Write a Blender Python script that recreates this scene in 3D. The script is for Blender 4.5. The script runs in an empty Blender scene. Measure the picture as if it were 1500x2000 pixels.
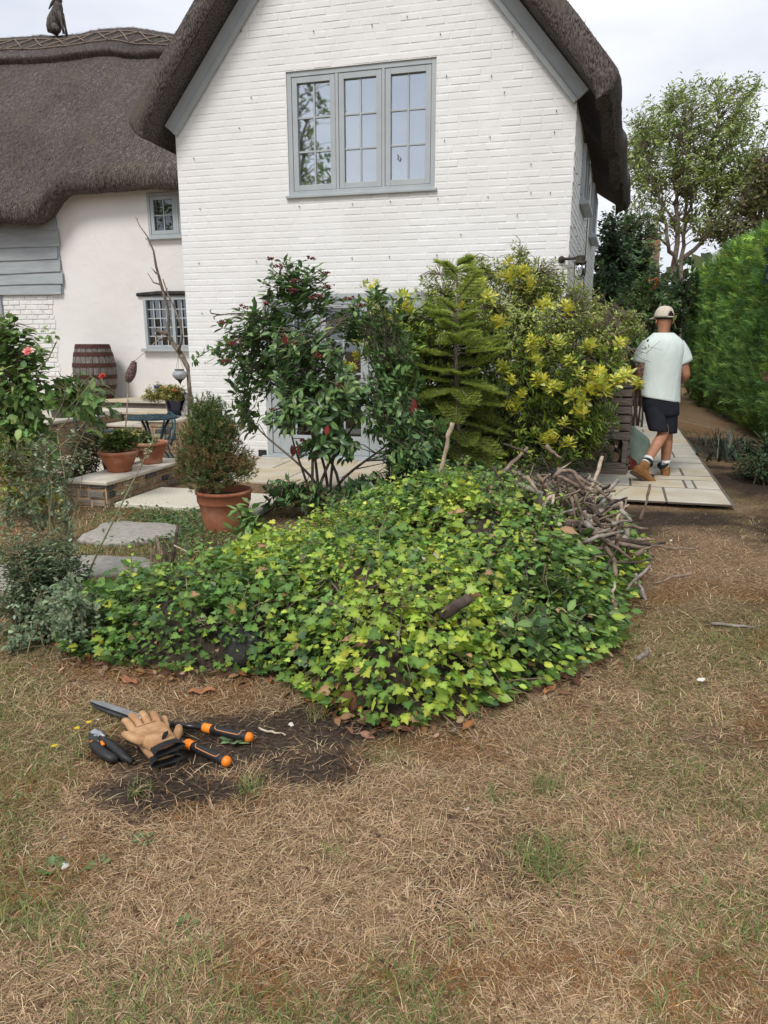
import bpy, bmesh, math, random
import numpy as np
from mathutils import Vector, Matrix, noise as mnoise
R = math.radians
random.seed(7)
rng = np.random.default_rng(11)
scene = bpy.context.scene
COL = scene.collection

# ------------------------------------------------------------------ camera
CAM_H, PITCH, FPX = 1.4, R(13.2), 1360.0        # metres, radians, focal length in units of a 1500 x 2000 frame
cam_d = bpy.data.cameras.new('camera')
cam = bpy.data.objects.new('camera', cam_d)
COL.objects.link(cam)
cam.location = (0, 0, CAM_H)
cam.rotation_euler = (R(90) - PITCH, 0, 0)
cam_d.sensor_fit = 'VERTICAL'
cam_d.sensor_height = 24.0
cam_d.sensor_width = 18.0
cam_d.lens = 24.0 * FPX / 2000.0
cam_d.clip_start = 0.05
cam_d.clip_end = 500
scene.camera = cam

# ------------------------------------------------------------------ sky, sun, exposure
SUN_ELEV, SUN_AZ = R(52), R(205)                 # azimuth clockwise from +Y: the light comes from behind and left of the camera
world = bpy.data.worlds.new('World')
scene.world = world
world.use_nodes = True
nt = world.node_tree
nt.nodes.clear()
wo = nt.nodes.new('ShaderNodeOutputWorld')
bg = nt.nodes.new('ShaderNodeBackground')
sky = nt.nodes.new('ShaderNodeTexSky')
sky.sky_type = 'NISHITA'
sky.sun_disc = False
sky.sun_elevation = SUN_ELEV
sky.sun_rotation = SUN_AZ
tc = nt.nodes.new('ShaderNodeTexCoord')
mp = nt.nodes.new('ShaderNodeMapping')
mp.inputs['Scale'].default_value = (1.0, 1.0, 2.6)
mp.inputs['Location'].default_value = (1.37, 0.42, 0.2)
n1 = nt.nodes.new('ShaderNodeTexNoise')
n1.inputs['Scale'].default_value = 2.3
n1.inputs['Detail'].default_value = 5
n1.inputs['Roughness'].default_value = 0.5
cr = nt.nodes.new('ShaderNodeValToRGB')            # cloud tone: soft grey undersides to bright tops
cr.color_ramp.elements[0].position = 0.34
cr.color_ramp.elements[0].color = (6.7, 7.1, 8.1, 1)
cr.color_ramp.elements[1].position = 0.66
cr.color_ramp.elements[1].color = (9.7, 9.8, 10.1, 1)
n2 = nt.nodes.new('ShaderNodeTexNoise')
n2.inputs['Scale'].default_value = 1.7
n2.inputs['Detail'].default_value = 4
cover = nt.nodes.new('ShaderNodeMapRange')         # cloud cover: almost closed
cover.inputs[1].default_value = 0.28
cover.inputs[2].default_value = 0.46
cover.inputs[3].default_value = 0.72
cover.inputs[4].default_value = 1.0
mixw = nt.nodes.new('ShaderNodeMix')
mixw.data_type = 'RGBA'
nt.links.new(tc.outputs['Generated'], mp.inputs['Vector'])
nt.links.new(mp.outputs[0], n1.inputs['Vector'])
nt.links.new(mp.outputs[0], n2.inputs['Vector'])
nt.links.new(n1.outputs['Fac'], cr.inputs[0])
nt.links.new(n2.outputs['Fac'], cover.inputs[0])
nt.links.new(cover.outputs[0], mixw.inputs[0])
nt.links.new(sky.outputs[0], mixw.inputs[6])
nt.links.new(cr.outputs[0], mixw.inputs[7])
nt.links.new(mixw.outputs[2], bg.inputs[0])
bg.inputs[1].default_value = 0.082
nt.links.new(bg.outputs[0], wo.inputs[0])

sun_d = bpy.data.lights.new('sun', 'SUN')
sun_d.energy = 1.8
sun_d.angle = R(16)
sun_d.color = (1.0, 0.965, 0.92)
sun = bpy.data.objects.new('sun', sun_d)
COL.objects.link(sun)
sd = Vector((math.sin(SUN_AZ) * math.cos(SUN_ELEV), math.cos(SUN_AZ) * math.cos(SUN_ELEV), math.sin(SUN_ELEV)))
sun.rotation_euler = sd.to_track_quat('Z', 'Y').to_euler()
sun.location = sd * 40

scene.view_settings.view_transform = 'Standard'
scene.view_settings.look = 'None'
scene.view_settings.exposure = 0.45
scene.view_settings.gamma = 1.0
scene.view_settings.use_curve_mapping = False
scene.cycles.max_bounces = 6
scene.cycles.transparent_max_bounces = 12
scene.cycles.diffuse_bounces = 3
scene.cycles.glossy_bounces = 3
scene.cycles.transmission_bounces = 4
scene.cycles.caustics_reflective = False
scene.cycles.caustics_refractive = False

# ------------------------------------------------------------------ positions read off the photograph
SP, CP = math.sin(PITCH), math.cos(PITCH)
def ray(u, v):
    a = (1000 - v) / FPX
    return np.array([(u - 750) / FPX, CP + a * SP, -SP + a * CP])
def gp(u, v, z=0.0):                               # the point of height z seen at (u, v)
    d = ray(u, v)
    return Vector(np.array([0, 0, CAM_H]) + d * ((z - CAM_H) / d[2]))
def at(u, v, Y):                                   # the point at depth Y seen at (u, v)
    d = ray(u, v)
    return Vector(np.array([0, 0, CAM_H]) + d * (Y / d[1]))
def to_px(p):
    D = p[1] * CP - (p[2] - CAM_H) * SP
    U = p[1] * SP + (p[2] - CAM_H) * CP
    return 750 + FPX * p[0] / D, 1000 - FPX * U / D, D
HL = np.array([-2.546, 9.32])                      # the house frame: left front corner of the brick gable
HYAW = -14.312
EX = np.array([math.cos(R(HYAW)), math.sin(R(HYAW))])
EY = np.array([-EX[1], EX[0]])
def hw(s, t, z=0.0):                               # house frame to world
    p = HL + EX * s + EY * t
    return Vector((p[0], p[1], z))
def hp(u, v, t):                                   # the point of the plane t of the house frame seen at (u, v): (s, z)
    d = ray(u, v)
    k = np.dot(HL + EY * t, EY) / np.dot(d[:2], EY)
    p = np.array([0, 0, CAM_H]) + d * k
    return float(np.dot(p[:2] - HL, EX)), float(p[2])

# ------------------------------------------------------------------ mesh helpers
class MB:
    def __init__(self):
        self.v, self.f, self.m = [], [], []
    def add(self, vs, fs, mi=0):
        o = len(self.v)
        self.v += [tuple(p) for p in vs]
        self.f += [tuple(i + o for i in f) for f in fs]
        self.m += [mi] * len(fs)
    def box(self, x0, x1, y0, y1, z0, z1, mi=0):
        vs = [(x0,y0,z0),(x1,y0,z0),(x1,y1,z0),(x0,y1,z0),(x0,y0,z1),(x1,y0,z1),(x1,y1,z1),(x0,y1,z1)]
        self.add(vs, [(0,3,2,1),(4,5,6,7),(0,1,5,4),(1,2,6,5),(2,3,7,6),(3,0,4,7)], mi)
    def cbox(self, x0, x1, y0, y1, z0, z1, c=0.01, mi=0):          # box with chamfered top and front edges
        def ring(y_in, z, k):
            return [(x0+k,y0+k,z),(x1-k,y0+k,z),(x1-k,y1-k,z),(x0+k,y1-k,z)]
        rs = [ring(0, z0 , c), ring(0, z0 + c, 0), ring(0, z1 - c, 0), ring(0, z1, c)]
        vs = sum(rs, [])
        fs = [(3,2,1,0), (12,13,14,15)]
        for k in range(3):
            for i in range(4):
                j = (i + 1) % 4
                fs.append((k*4+i, k*4+j, k*4+4+j, k*4+4+i))
        self.add(vs, fs, mi)
    def obox(self, p0, p1, w, h, up=(0,0,1), mi=0):                # bar from p0 to p1, width w across, height h along up
        p0, p1 = Vector(p0), Vector(p1)
        d = (p1 - p0).normalized()
        up = Vector(up)
        side = d.cross(up).normalized()
        up = side.cross(d).normalized()
        vs = []
        for p in (p0, p1):
            for a, b in ((-1,-1),(1,-1),(1,1),(-1,1)):
                vs.append(p + side * (a*w/2) + up * (b*h/2))
        self.add(vs, [(0,1,2,3),(7,6,5,4),(0,4,5,1),(1,5,6,2),(2,6,7,3),(3,7,4,0)], mi)
    def tube(self, pts, rad, n=6, cap=True, mi=0, flat=1.0):
        pts = [Vector(p) for p in pts]
        if not isinstance(rad, (list, tuple)): rad = [rad] * len(pts)
        vs, fs = [], []
        d0 = (pts[1] - pts[0]).normalized()
        side = d0.orthogonal().normalized()
        for i, p in enumerate(pts):
            a = pts[max(i-1, 0)]; b = pts[min(i+1, len(pts)-1)]
            d = (b - a).normalized()
            side = (side - d * side.dot(d))
            side = side.normalized() if side.length > 1e-6 else d.orthogonal().normalized()
            up = d.cross(side)
            for k in range(n):
                t = 2 * math.pi * k / n
                vs.append(p + side * (math.cos(t) * rad[i]) + up * (math.sin(t) * rad[i] * flat))
        for i in range(len(pts)-1):
            for k in range(n):
                j = (k + 1) % n
                fs.append((i*n+k, i*n+j, (i+1)*n+j, (i+1)*n+k))
        if cap:
            fs.append(tuple(reversed(range(n))))
            fs.append(tuple(range((len(pts)-1)*n, len(pts)*n)))
        self.add(vs, fs, mi)
    def lathe(self, prof, c=(0,0,0), n=28, mi=0, sx=1.0, sy=1.0):    # prof: list of (r, z)
        vs, fs = [], []
        for r, z in prof:
            for k in range(n):
                t = 2 * math.pi * k / n
                vs.append((c[0] + r*math.cos(t)*sx, c[1] + r*math.sin(t)*sy, c[2] + z))
        for i in range(len(prof)-1):
            for k in range(n):
                j = (k+1) % n
                fs.append((i*n+k, i*n+j, (i+1)*n+j, (i+1)*n+k))
        if prof[0][0] > 1e-4: fs.append(tuple(reversed(range(n))))
        if prof[-1][0] > 1e-4: fs.append(tuple(range((len(prof)-1)*n, len(prof)*n)))
        self.add(vs, fs, mi)
    def loft(self, rings, cap=True, mi=0):                           # rings of equal length
        n = len(rings[0]); vs = [p for r in rings for p in r]; fs = []
        for i in range(len(rings)-1):
            for k in range(n):
                j = (k+1) % n
                fs.append((i*n+k, i*n+j, (i+1)*n+j, (i+1)*n+k))
        if cap:
            fs.append(tuple(reversed(range(n)))); fs.append(tuple(range((len(rings)-1)*n, len(rings)*n)))
        self.add(vs, fs, mi)
    def prism(self, poly, z0, z1, mi=0):                             # poly: (x, y) counter-clockwise
        n = len(poly)
        vs = [(x, y, z0) for x, y in poly] + [(x, y, z1) for x, y in poly]
        fs = [tuple(reversed(range(n))), tuple(range(n, 2*n))] + [(i, (i+1)%n, n+(i+1)%n, n+i) for i in range(n)]
        self.add(vs, fs, mi)
    def mesh(self, name='mesh', smooth=False, mats=()):
        me = bpy.data.meshes.new(name)
        me.from_pydata([tuple(p) for p in self.v], [], self.f)
        for m in mats: me.materials.append(m)
        if len(mats) > 1: me.polygons.foreach_set('material_index', self.m)
        if smooth: me.polygons.foreach_set('use_smooth', [True]*len(self.f))
        me.update()
        return me
    def build(self, name, mats, parent=None, smooth=False, loc=None, bevel=0, kind=None, sub=0):
        if not isinstance(mats, (list, tuple)): mats = [mats]
        o = bpy.data.objects.new(name, self.mesh(name, smooth, mats))
        COL.objects.link(o)
        if parent is not None: o.parent = parent
        if loc is not None: o.location = loc
        if bevel:
            b = o.modifiers.new('edge', 'BEVEL'); b.width = bevel; b.segments = 2; b.limit_method = 'ANGLE'
        if sub:
            b = o.modifiers.new('smooth', 'SUBSURF'); b.levels = sub; b.render_levels = sub
        if kind: o['kind'] = kind
        return o
def obj(name, me, parent=None, loc=None, rot=None):
    o = bpy.data.objects.new(name, me)
    COL.objects.link(o)
    if parent is not None: o.parent = parent
    if loc is not None: o.location = loc
    if rot is not None: o.rotation_euler = rot
    return o
def tag(o, label, cat, group=None, kind=None):
    o['label'] = label; o['category'] = cat
    if group: o['group'] = group
    if kind: o['kind'] = kind
    return o
def thing(name, label, cat, loc=(0,0,0), rotz=0, group=None):
    o = bpy.data.objects.new(name, None)
    o.empty_display_size = 0.1
    COL.objects.link(o)
    o.location = loc; o.rotation_euler = (0, 0, rotz)
    return tag(o, label, cat, group)
def fast_mesh(name, V, F, mat, col=None, smooth=False):              # F: (n,3) or (n,4) integer array
    me = bpy.data.meshes.new(name)
    V = np.asarray(V, np.float32); F = np.asarray(F, np.int32)
    nf, k = F.shape
    me.vertices.add(len(V)); me.vertices.foreach_set('co', V.ravel())
    me.loops.add(nf * k); me.loops.foreach_set('vertex_index', F.ravel())
    me.polygons.add(nf); me.polygons.foreach_set('loop_start', np.arange(0, nf*k, k, dtype=np.int32))
    if smooth: me.polygons.foreach_set('use_smooth', np.ones(nf, bool))
    if col is not None:
        at_ = me.attributes.new('col', 'FLOAT_COLOR', 'POINT')
        c4 = np.ones((len(V), 4), np.float32); c4[:, :3] = col
        at_.data.foreach_set('color', c4.ravel())
    me.materials.append(mat)
    me.update(calc_edges=True)
    return me
def vnoise(x, y, scale, seed=0):                                     # smooth value noise in 0..1
    r = np.random.default_rng(seed).random((64, 64))
    x = np.asarray(x) * scale + 100; y = np.asarray(y) * scale + 100
    xi = np.floor(x).astype(int); yi = np.floor(y).astype(int)
    fx = x - xi; fy = y - yi
    fx = fx*fx*(3-2*fx); fy = fy*fy*(3-2*fy)
    g = lambda i, j: r[i % 64, j % 64]
    return (g(xi,yi)*(1-fx)+g(xi+1,yi)*fx)*(1-fy) + (g(xi,yi+1)*(1-fx)+g(xi+1,yi+1)*fx)*fy
def fbm(x, y, scale, seed=0, o=3):
    t = 0; a = 0.5
    for k in range(o):
        t = t + a * vnoise(x, y, scale * 2**k, seed + k); a /= 2
    return t / (1 - 0.5**o)

# ------------------------------------------------------------------ materials
def mat(name, c1, c2=None, scale=8, rough=0.75, bump=0.0, bscale=60, metal=0.0, stretch=(1,1,1), spec=0.4, detail=4, c3=None, s3=1.5, bdist=0.01, coat=0.0, lo=0.35, hi=0.65, local=False):
    m = bpy.data.materials.new(name); m.use_nodes = True
    nt = m.node_tree; N = nt.nodes; Lk = nt.links
    b = N['Principled BSDF']
    b.inputs['Roughness'].default_value = rough
    b.inputs['Metallic'].default_value = metal
    b.inputs['Specular IOR Level'].default_value = spec
    b.inputs['Coat Weight'].default_value = coat
    if local:
        src = N.new('ShaderNodeTexCoord').outputs['Object']
    else:
        src = N.new('ShaderNodeNewGeometry').outputs['Position']
    mp = N.new('ShaderNodeMapping'); mp.inputs['Scale'].default_value = stretch
    Lk.new(src, mp.inputs[0])
    if c2 is None:
        b.inputs['Base Color'].default_value = (*c1, 1)
    else:
        t = N.new('ShaderNodeTexNoise'); t.inputs['Scale'].default_value = scale; t.inputs['Detail'].default_value = detail
        Lk.new(mp.outputs[0], t.inputs['Vector'])
        r = N.new('ShaderNodeValToRGB')
        r.color_ramp.elements[0].position = lo; r.color_ramp.elements[0].color = (*c1, 1)
        r.color_ramp.elements[1].position = hi; r.color_ramp.elements[1].color = (*c2, 1)
        Lk.new(t.outputs['Fac'], r.inputs[0])
        out = r.outputs[0]
        if c3 is not None:
            t3 = N.new('ShaderNodeTexNoise'); t3.inputs['Scale'].default_value = s3; t3.inputs['Detail'].default_value = 5
            Lk.new(src, t3.inputs['Vector'])
            mr = N.new('ShaderNodeMapRange'); mr.inputs[1].default_value = 0.5; mr.inputs[2].default_value = 0.68
            Lk.new(t3.outputs['Fac'], mr.inputs[0])
            mx = N.new('ShaderNodeMix'); mx.data_type = 'RGBA'
            Lk.new(mr.outputs[0], mx.inputs[0]); Lk.new(out, mx.inputs[6]); mx.inputs[7].default_value = (*c3, 1)
            out = mx.outputs[2]
        Lk.new(out, b.inputs['Base Color'])
    if bump:
        t2 = N.new('ShaderNodeTexNoise'); t2.inputs['Scale'].default_value = bscale; t2.inputs['Detail'].default_value = 5
        Lk.new(mp.outputs[0], t2.inputs['Vector'])
        bp = N.new('ShaderNodeBump'); bp.inputs['Strength'].default_value = bump; bp.inputs['Distance'].default_value = bdist
        Lk.new(t2.outputs['Fac'], bp.inputs['Height']); Lk.new(bp.outputs[0], b.inputs['Normal'])
    return m
def leafmat(name, rough=0.45, trans=0.22, spec=0.35):
    m = bpy.data.materials.new(name); m.use_nodes = True
    nt = m.node_tree; N = nt.nodes; Lk = nt.links
    b = N['Principled BSDF']; b.inputs['Roughness'].default_value = rough; b.inputs['Specular IOR Level'].default_value = spec
    a = N.new('ShaderNodeAttribute'); a.attribute_name = 'col'
    Lk.new(a.outputs['Color'], b.inputs['Base Color'])
    if trans > 0:
        tr = N.new('ShaderNodeBsdfTranslucent'); Lk.new(a.outputs['Color'], tr.inputs[0])
        mx = N.new('ShaderNodeMixShader'); mx.inputs[0].default_value = trans
        Lk.new(b.outputs[0], mx.inputs[1]); Lk.new(tr.outputs[0], mx.inputs[2])
        Lk.new(mx.outputs[0], N['Material Output'].inputs[0])
    return m
def thatchmat(name, c1, c2, c3):
    m = bpy.data.materials.new(name); m.use_nodes = True
    nt = m.node_tree; N = nt.nodes; Lk = nt.links
    b = N['Principled BSDF']; b.inputs['Roughness'].default_value = 0.95; b.inputs['Specular IOR Level'].default_value = 0.1
    g = N.new('ShaderNodeNewGeometry')
    t = N.new('ShaderNodeTexNoise'); t.inputs['Scale'].default_value = 75; t.inputs['Detail'].default_value = 7
    mp = N.new('ShaderNodeMapping'); mp.inputs['Scale'].default_value = (1, 1, 0.35)
    Lk.new(g.outputs['Position'], mp.inputs[0]); Lk.new(mp.outputs[0], t.inputs['Vector'])
    r = N.new('ShaderNodeValToRGB')
    r.color_ramp.elements[0].position = 0.36; r.color_ramp.elements[0].color = (*c1, 1)
    r.color_ramp.elements[1].position = 0.66; r.color_ramp.elements[1].color = (*c2, 1)
    Lk.new(t.outputs['Fac'], r.inputs[0])
    t3 = N.new('ShaderNodeTexNoise'); t3.inputs['Scale'].default_value = 1.6; t3.inputs['Detail'].default_value = 6
    Lk.new(g.outputs['Position'], t3.inputs['Vector'])
    mr = N.new('ShaderNodeMapRange'); mr.inputs[1].default_value = 0.52; mr.inputs[2].default_value = 0.72
    Lk.new(t3.outputs['Fac'], mr.inputs[0])
    mx = N.new('ShaderNodeMix'); mx.data_type = 'RGBA'
    Lk.new(mr.outputs[0], mx.inputs[0]); Lk.new(r.outputs[0], mx.inputs[6]); mx.inputs[7].default_value = (*c3, 1)
    Lk.new(mx.outputs[2], b.inputs['Base Color'])
    bp = N.new('ShaderNodeBump'); bp.inputs['Strength'].default_value = 0.8; bp.inputs['Distance'].default_value = 0.012
    Lk.new(t.outputs['Fac'], bp.inputs['Height']); Lk.new(bp.outputs[0], b.inputs['Normal'])
    return m
def glassmat(name, tint, opacity, rough=0.02):                       # a pane: mirror-like sheen over a partly clear sheet
    m = bpy.data.materials.new(name); m.use_nodes = True
    nt = m.node_tree; N = nt.nodes; Lk = nt.links
    N.remove(N['Principled BSDF'])
    gl = N.new('ShaderNodeBsdfGlossy'); gl.inputs['Roughness'].default_value = rough; gl.inputs['Color'].default_value = (0.9, 0.95, 1, 1)
    tr = N.new('ShaderNodeBsdfTransparent'); tr.inputs[0].default_value = (*tint, 1)
    fr = N.new('ShaderNodeFresnel'); fr.inputs['IOR'].default_value = 1.9
    ad = N.new('ShaderNodeMath'); ad.operation = 'ADD'; ad.inputs[1].default_value = opacity
    Lk.new(fr.outputs[0], ad.inputs[0])
    mx = N.new('ShaderNodeMixShader'); Lk.new(ad.outputs[0], mx.inputs[0])
    Lk.new(tr.outputs[0], mx.inputs[1]); Lk.new(gl.outputs[0], mx.inputs[2])
    Lk.new(mx.outputs[0], N['Material Output'].inputs[0])
    return m
m_brick = mat('white_painted_brick', (0.77,0.77,0.755), (0.81,0.81,0.80), scale=3.5, rough=0.7, bump=0.35, bscale=90, bdist=0.004, c3=(0.745,0.74,0.715), s3=0.9)
m_render = mat('cream_limewash', (0.735,0.71,0.68), (0.785,0.765,0.74), scale=1.6, rough=0.9, bump=0.5, bscale=6, bdist=0.02, c3=(0.70,0.675,0.64), s3=0.8)
m_oldbrick = mat('old_white_brick', (0.70,0.69,0.66), (0.79,0.78,0.76), scale=9, rough=0.85, bump=0.6, bscale=40, bdist=0.006)
m_grey = mat('sage_grey_paint', (0.37,0.405,0.415), (0.41,0.445,0.455), scale=5, rough=0.45, bump=0.08, bscale=120)
m_greyboard = mat('grey_weatherboard_paint', (0.30,0.325,0.335), (0.37,0.395,0.405), scale=3, stretch=(1,1,6), rough=0.55, bump=0.3, bscale=20, bdist=0.004)
m_thatch = thatchmat('weathered_thatch', (0.030,0.0255,0.0245), (0.165,0.138,0.126), (0.105,0.095,0.078))
m_thatch_cut = thatchmat('cut_thatch_edge', (0.020,0.016,0.014), (0.125,0.098,0.080), (0.07,0.055,0.045))
m_straw = leafmat('thatch_straw', 0.9, 0.0, 0.1)
m_spar = mat('hazel_spar', (0.16,0.12,0.09), (0.24,0.19,0.15), scale=30, rough=0.85)
m_glass = glassmat('window_glass', (0.93,0.97,1.0), 0.34)
m_glass_dark = glassmat('dim_window_glass', (0.35,0.38,0.40), 0.06)
m_blind = mat('white_blind', (0.80,0.84,0.88), rough=0.9)
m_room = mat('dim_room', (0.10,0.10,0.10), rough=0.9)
m_curtain = mat('linen_curtain', (0.40,0.39,0.36), (0.48,0.47,0.44), scale=3, rough=0.95)
m_iron = mat('black_iron', (0.025,0.024,0.023), (0.07,0.05,0.035), scale=30, rough=0.6, metal=0.4)
m_rust = mat('rusty_nail', (0.10,0.07,0.05), (0.16,0.13,0.11), scale=60, rough=0.8)
m_stone = mat('brown_rubble_stone', (0.19,0.135,0.085), (0.40,0.30,0.20), scale=7, rough=0.9, bump=0.7, bscale=35, bdist=0.012, c3=(0.20,0.185,0.17), s3=4.2)
m_slate = mat('dark_slate_stone', (0.05,0.05,0.055), (0.11,0.105,0.10), scale=9, rough=0.8, bump=0.5, bscale=40)
m_mortar = mat('ochre_mortar', (0.46,0.30,0.17), (0.54,0.38,0.24), scale=20, rough=0.95, bump=0.6, bscale=80)
m_coping = mat('pale_sandstone_coping', (0.54,0.49,0.40), (0.66,0.61,0.52), scale=5, rough=0.85, bump=0.3, bscale=60, bdist=0.004, c3=(0.36,0.34,0.30), s3=2.5)
m_flag = mat('sandstone_flag', (0.45,0.405,0.325), (0.55,0.51,0.43), scale=3, rough=0.85, bump=0.3, bscale=45, bdist=0.004, c3=(0.44,0.38,0.28), s3=2.1)
m_flag2 = mat('buff_sandstone_flag', (0.47,0.395,0.265), (0.55,0.485,0.365), scale=4, rough=0.85, bump=0.3, bscale=45, bdist=0.004, c3=(0.50,0.46,0.38), s3=2.3)
m_flag3 = mat('grey_sandstone_flag', (0.42,0.395,0.335), (0.52,0.49,0.42), scale=4, rough=0.85, bump=0.3, bscale=45, bdist=0.004)
m_step = mat('lichened_slab', (0.50,0.46,0.36), (0.66,0.63,0.54), scale=55, rough=0.95, bump=0.5, bscale=90, bdist=0.004)
m_stepstone = mat('grey_stepping_stone', (0.24,0.225,0.195), (0.40,0.375,0.33), scale=22, stretch=(1,3,1), rough=0.95, bump=0.6, bscale=40, bdist=0.006)
m_joint = mat('dark_sand_joint', (0.10,0.085,0.07), (0.16,0.135,0.11), scale=40, rough=1)
m_terra = mat('terracotta', (0.30,0.105,0.052), (0.40,0.155,0.08), scale=5, rough=0.85, bump=0.3, bscale=70, bdist=0.003, c3=(0.42,0.24,0.17), s3=5)
m_bluepot = mat('blue_glazed_pot', (0.008,0.012,0.05), (0.014,0.02,0.075), scale=4, rough=0.15, spec=0.6)
m_navypot = mat('navy_glazed_pot', (0.010,0.012,0.028), rough=0.25)
m_olivepot = mat('olive_planter', (0.075,0.078,0.060), (0.10,0.10,0.08), scale=6, rough=0.7)
m_plastic = mat('black_plastic_pot', (0.012,0.012,0.014), rough=0.45)
m_soil = mat('dark_soil', (0.030,0.022,0.016), (0.075,0.055,0.040), scale=30, rough=1, bump=1.0, bscale=60, bdist=0.02)
m_verdigris = mat('dark_teal_cast_metal', (0.020,0.045,0.060), (0.040,0.085,0.105), scale=18, rough=0.5, metal=0.2)
m_barrel = mat('weathered_oak_stave', (0.075,0.062,0.055), (0.24,0.21,0.19), scale=7, stretch=(6,6,0.7), rough=0.85, bump=0.4, bscale=20, lo=0.3, hi=0.7)
m_hoop = mat('rusty_barrel_hoop', (0.045,0.016,0.012), (0.085,0.032,0.025), scale=25, rough=0.75, metal=0.2)
m_cat = mat('pale_cast_stone', (0.27,0.26,0.23), (0.42,0.40,0.36), scale=22, rough=0.95, bump=0.5, bscale=60)
m_bark = mat('grey_brown_bark', (0.115,0.09,0.068), (0.26,0.215,0.17), scale=24, rough=0.95, bump=0.7, bscale=60, stretch=(1,1,0.5))
m_barkdark = mat('dark_bark', (0.045,0.032,0.024), (0.10,0.075,0.058), scale=24, rough=0.95, bump=0.6, bscale=60)
m_stem = mat('green_brown_stem', (0.10,0.085,0.045), (0.17,0.14,0.075), scale=20, rough=0.8)
m_bramble = mat('olive_stem', (0.16,0.15,0.07), (0.24,0.22,0.11), scale=20, rough=0.7)
m_dead = mat('pale_dead_wood', (0.30,0.22,0.15), (0.52,0.43,0.33), scale=16, rough=0.9, bump=0.5, bscale=60)
m_deadgrey = mat('grey_dead_wood', (0.15,0.125,0.105), (0.33,0.295,0.255), scale=18, rough=0.95, bump=0.6, bscale=60)
m_deadbrown = mat('brown_cut_branch', (0.125,0.088,0.062), (0.27,0.20,0.15), scale=18, rough=0.9, bump=0.5, bscale=60)
m_char = mat('charred_wood', (0.008,0.008,0.009), (0.04,0.038,0.036), scale=12, rough=0.7, bump=0.7, bscale=35)
m_plank = mat('weathered_plank', (0.105,0.085,0.070), (0.215,0.18,0.15), scale=9, stretch=(1,1,7), rough=0.95, bump=0.5, bscale=30, bdist=0.004)
m_logbark = mat('firewood_bark', (0.05,0.037,0.028), (0.13,0.10,0.08), scale=22, rough=0.95, bump=0.8, bscale=40)
m_logend = mat('firewood_end', (0.16,0.11,0.07), (0.26,0.19,0.13), scale=20, rough=0.9)
m_leaf = leafmat('garden_leaf', 0.45, 0.30)
m_gloss = leafmat('glossy_leaf', 0.36, 0.20, 0.45)
m_matte = leafmat('matte_leaf', 0.7, 0.28, 0.2)
m_ivy = leafmat('ivy_leaf', 0.42, 0.30, 0.35)
m_grass = leafmat('grass_blade', 0.75, 0.15, 0.2)
m_ground = leafmat('lawn_soil', 1.0, 0.0, 0.05)
# ================================================================== GROUND
SOIL = [(-0.55, 2.28, 0.50, 0.30), (-0.20, 2.36, 0.45, 0.22), (-0.62, 2.00, 0.34, 0.14), (-0.25, 2.12, 0.36, 0.16), (2.35, 5.75, 0.75, 0.35), (1.75, 5.35, 0.5, 0.3), (3.9, 7.2, 0.6, 1.3), (4.9, 10.2, 0.8, 1.7), (3.55, 5.35, 0.7, 0.8), (-1.2, 4.6, 0.5, 0.5)]
def soil_mask(x, y):
    m = np.zeros_like(x)
    wob = fbm(x, y, 4.0, 31, 3)
    for cx, cy, rx, ry in SOIL:
        d = np.sqrt(((x-cx)/rx)**2 + ((y-cy)/ry)**2)
        m = np.maximum(m, np.clip((1.25 - d) * 1.6 + (wob - 0.5) * 2.2, 0, 1))
    m = np.maximum(m, np.clip((fbm(x, y, 2.6, 5, 4) - 0.62) * 4, 0, 0.5))
    return m
def green_mask(x, y):
    g = np.clip((fbm(x, y, 1.7, 17, 4) - 0.54) * 3.5, 0, .55)
    g = np.maximum(g, np.clip(0.85 - np.hypot((x-1.9)/1.3, (y-3.2)/0.9), 0, 1))        # greener beside the ivy, right
    g = np.maximum(g, np.clip(1.0 - np.hypot((x-1.3)/0.95, (y-1.9)/0.9), 0, 1) * 0.95*np.clip(fbm(x,y,3,19,3)*1.8-.3,0,1))
    g = np.maximum(g, np.clip(1.0 - np.hypot((x+1.5)/0.45, (y-2.25)/0.35), 0, 1) * 0.7)
    g = np.maximum(g, np.clip(1.0 - np.hypot((x-3.4)/0.4, (y-6.8)/0.6), 0, 1))
    g = np.maximum(g, np.clip(1.1 - np.hypot((x+2.1)/0.9, (y-5.0)/0.9), 0, 1) * 0.8)
    return g
def ground_z(x, y):
    return (fbm(x, y, 1.3, 3, 3) - 0.5) * 0.05
def ground_col(x, y):
    s = soil_mask(x, y)[:, None]; g = green_mask(x, y)[:, None]
    f = fbm(x, y, 9, 41, 3)[:, None]
    straw = np.array([0.20,0.135,0.082]) * (0.6 + 0.8*f)
    moss = np.array([0.105,0.095,0.030]) * (0.7 + 0.6*f)
    soil = np.array([0.050,0.037,0.028]) * (0.7 + 0.7*f)
    c = straw*(1-g*0.75) + moss*g*0.75
    rust = np.clip((fbm(x, y, 3.1, 77, 3) - 0.58) * 4, 0, 0.6)[:, None]
    c = c*(1-rust) + np.array([0.17,0.085,0.03])*rust
    return c*(1-s) + soil*s
def lin(a, b, n): return np.linspace(a, b, n)
gx = np.concatenate([[-260,-120,-60,-30,-15,-9], lin(-6, 6.5, 170), [9,14,24,50,120,260]])
gy = np.concatenate([[-260,-120,-50,-20,-8,-3], lin(0.0, 3.2, 90), lin(3.25, 12, 95), [14,18,25,40,80,150,300]])
GX, GY = np.meshgrid(gx, gy)
fx, fy = GX.ravel(), GY.ravel()
gz = ground_z(fx, fy) * np.clip(1 - np.hypot(fx, fy)/60, 0, 1)
nx_, ny_ = len(gx), len(gy)
ii = (np.arange(ny_-1)[:, None]*nx_ + np.arange(nx_-1)[None, :]).ravel()
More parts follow.
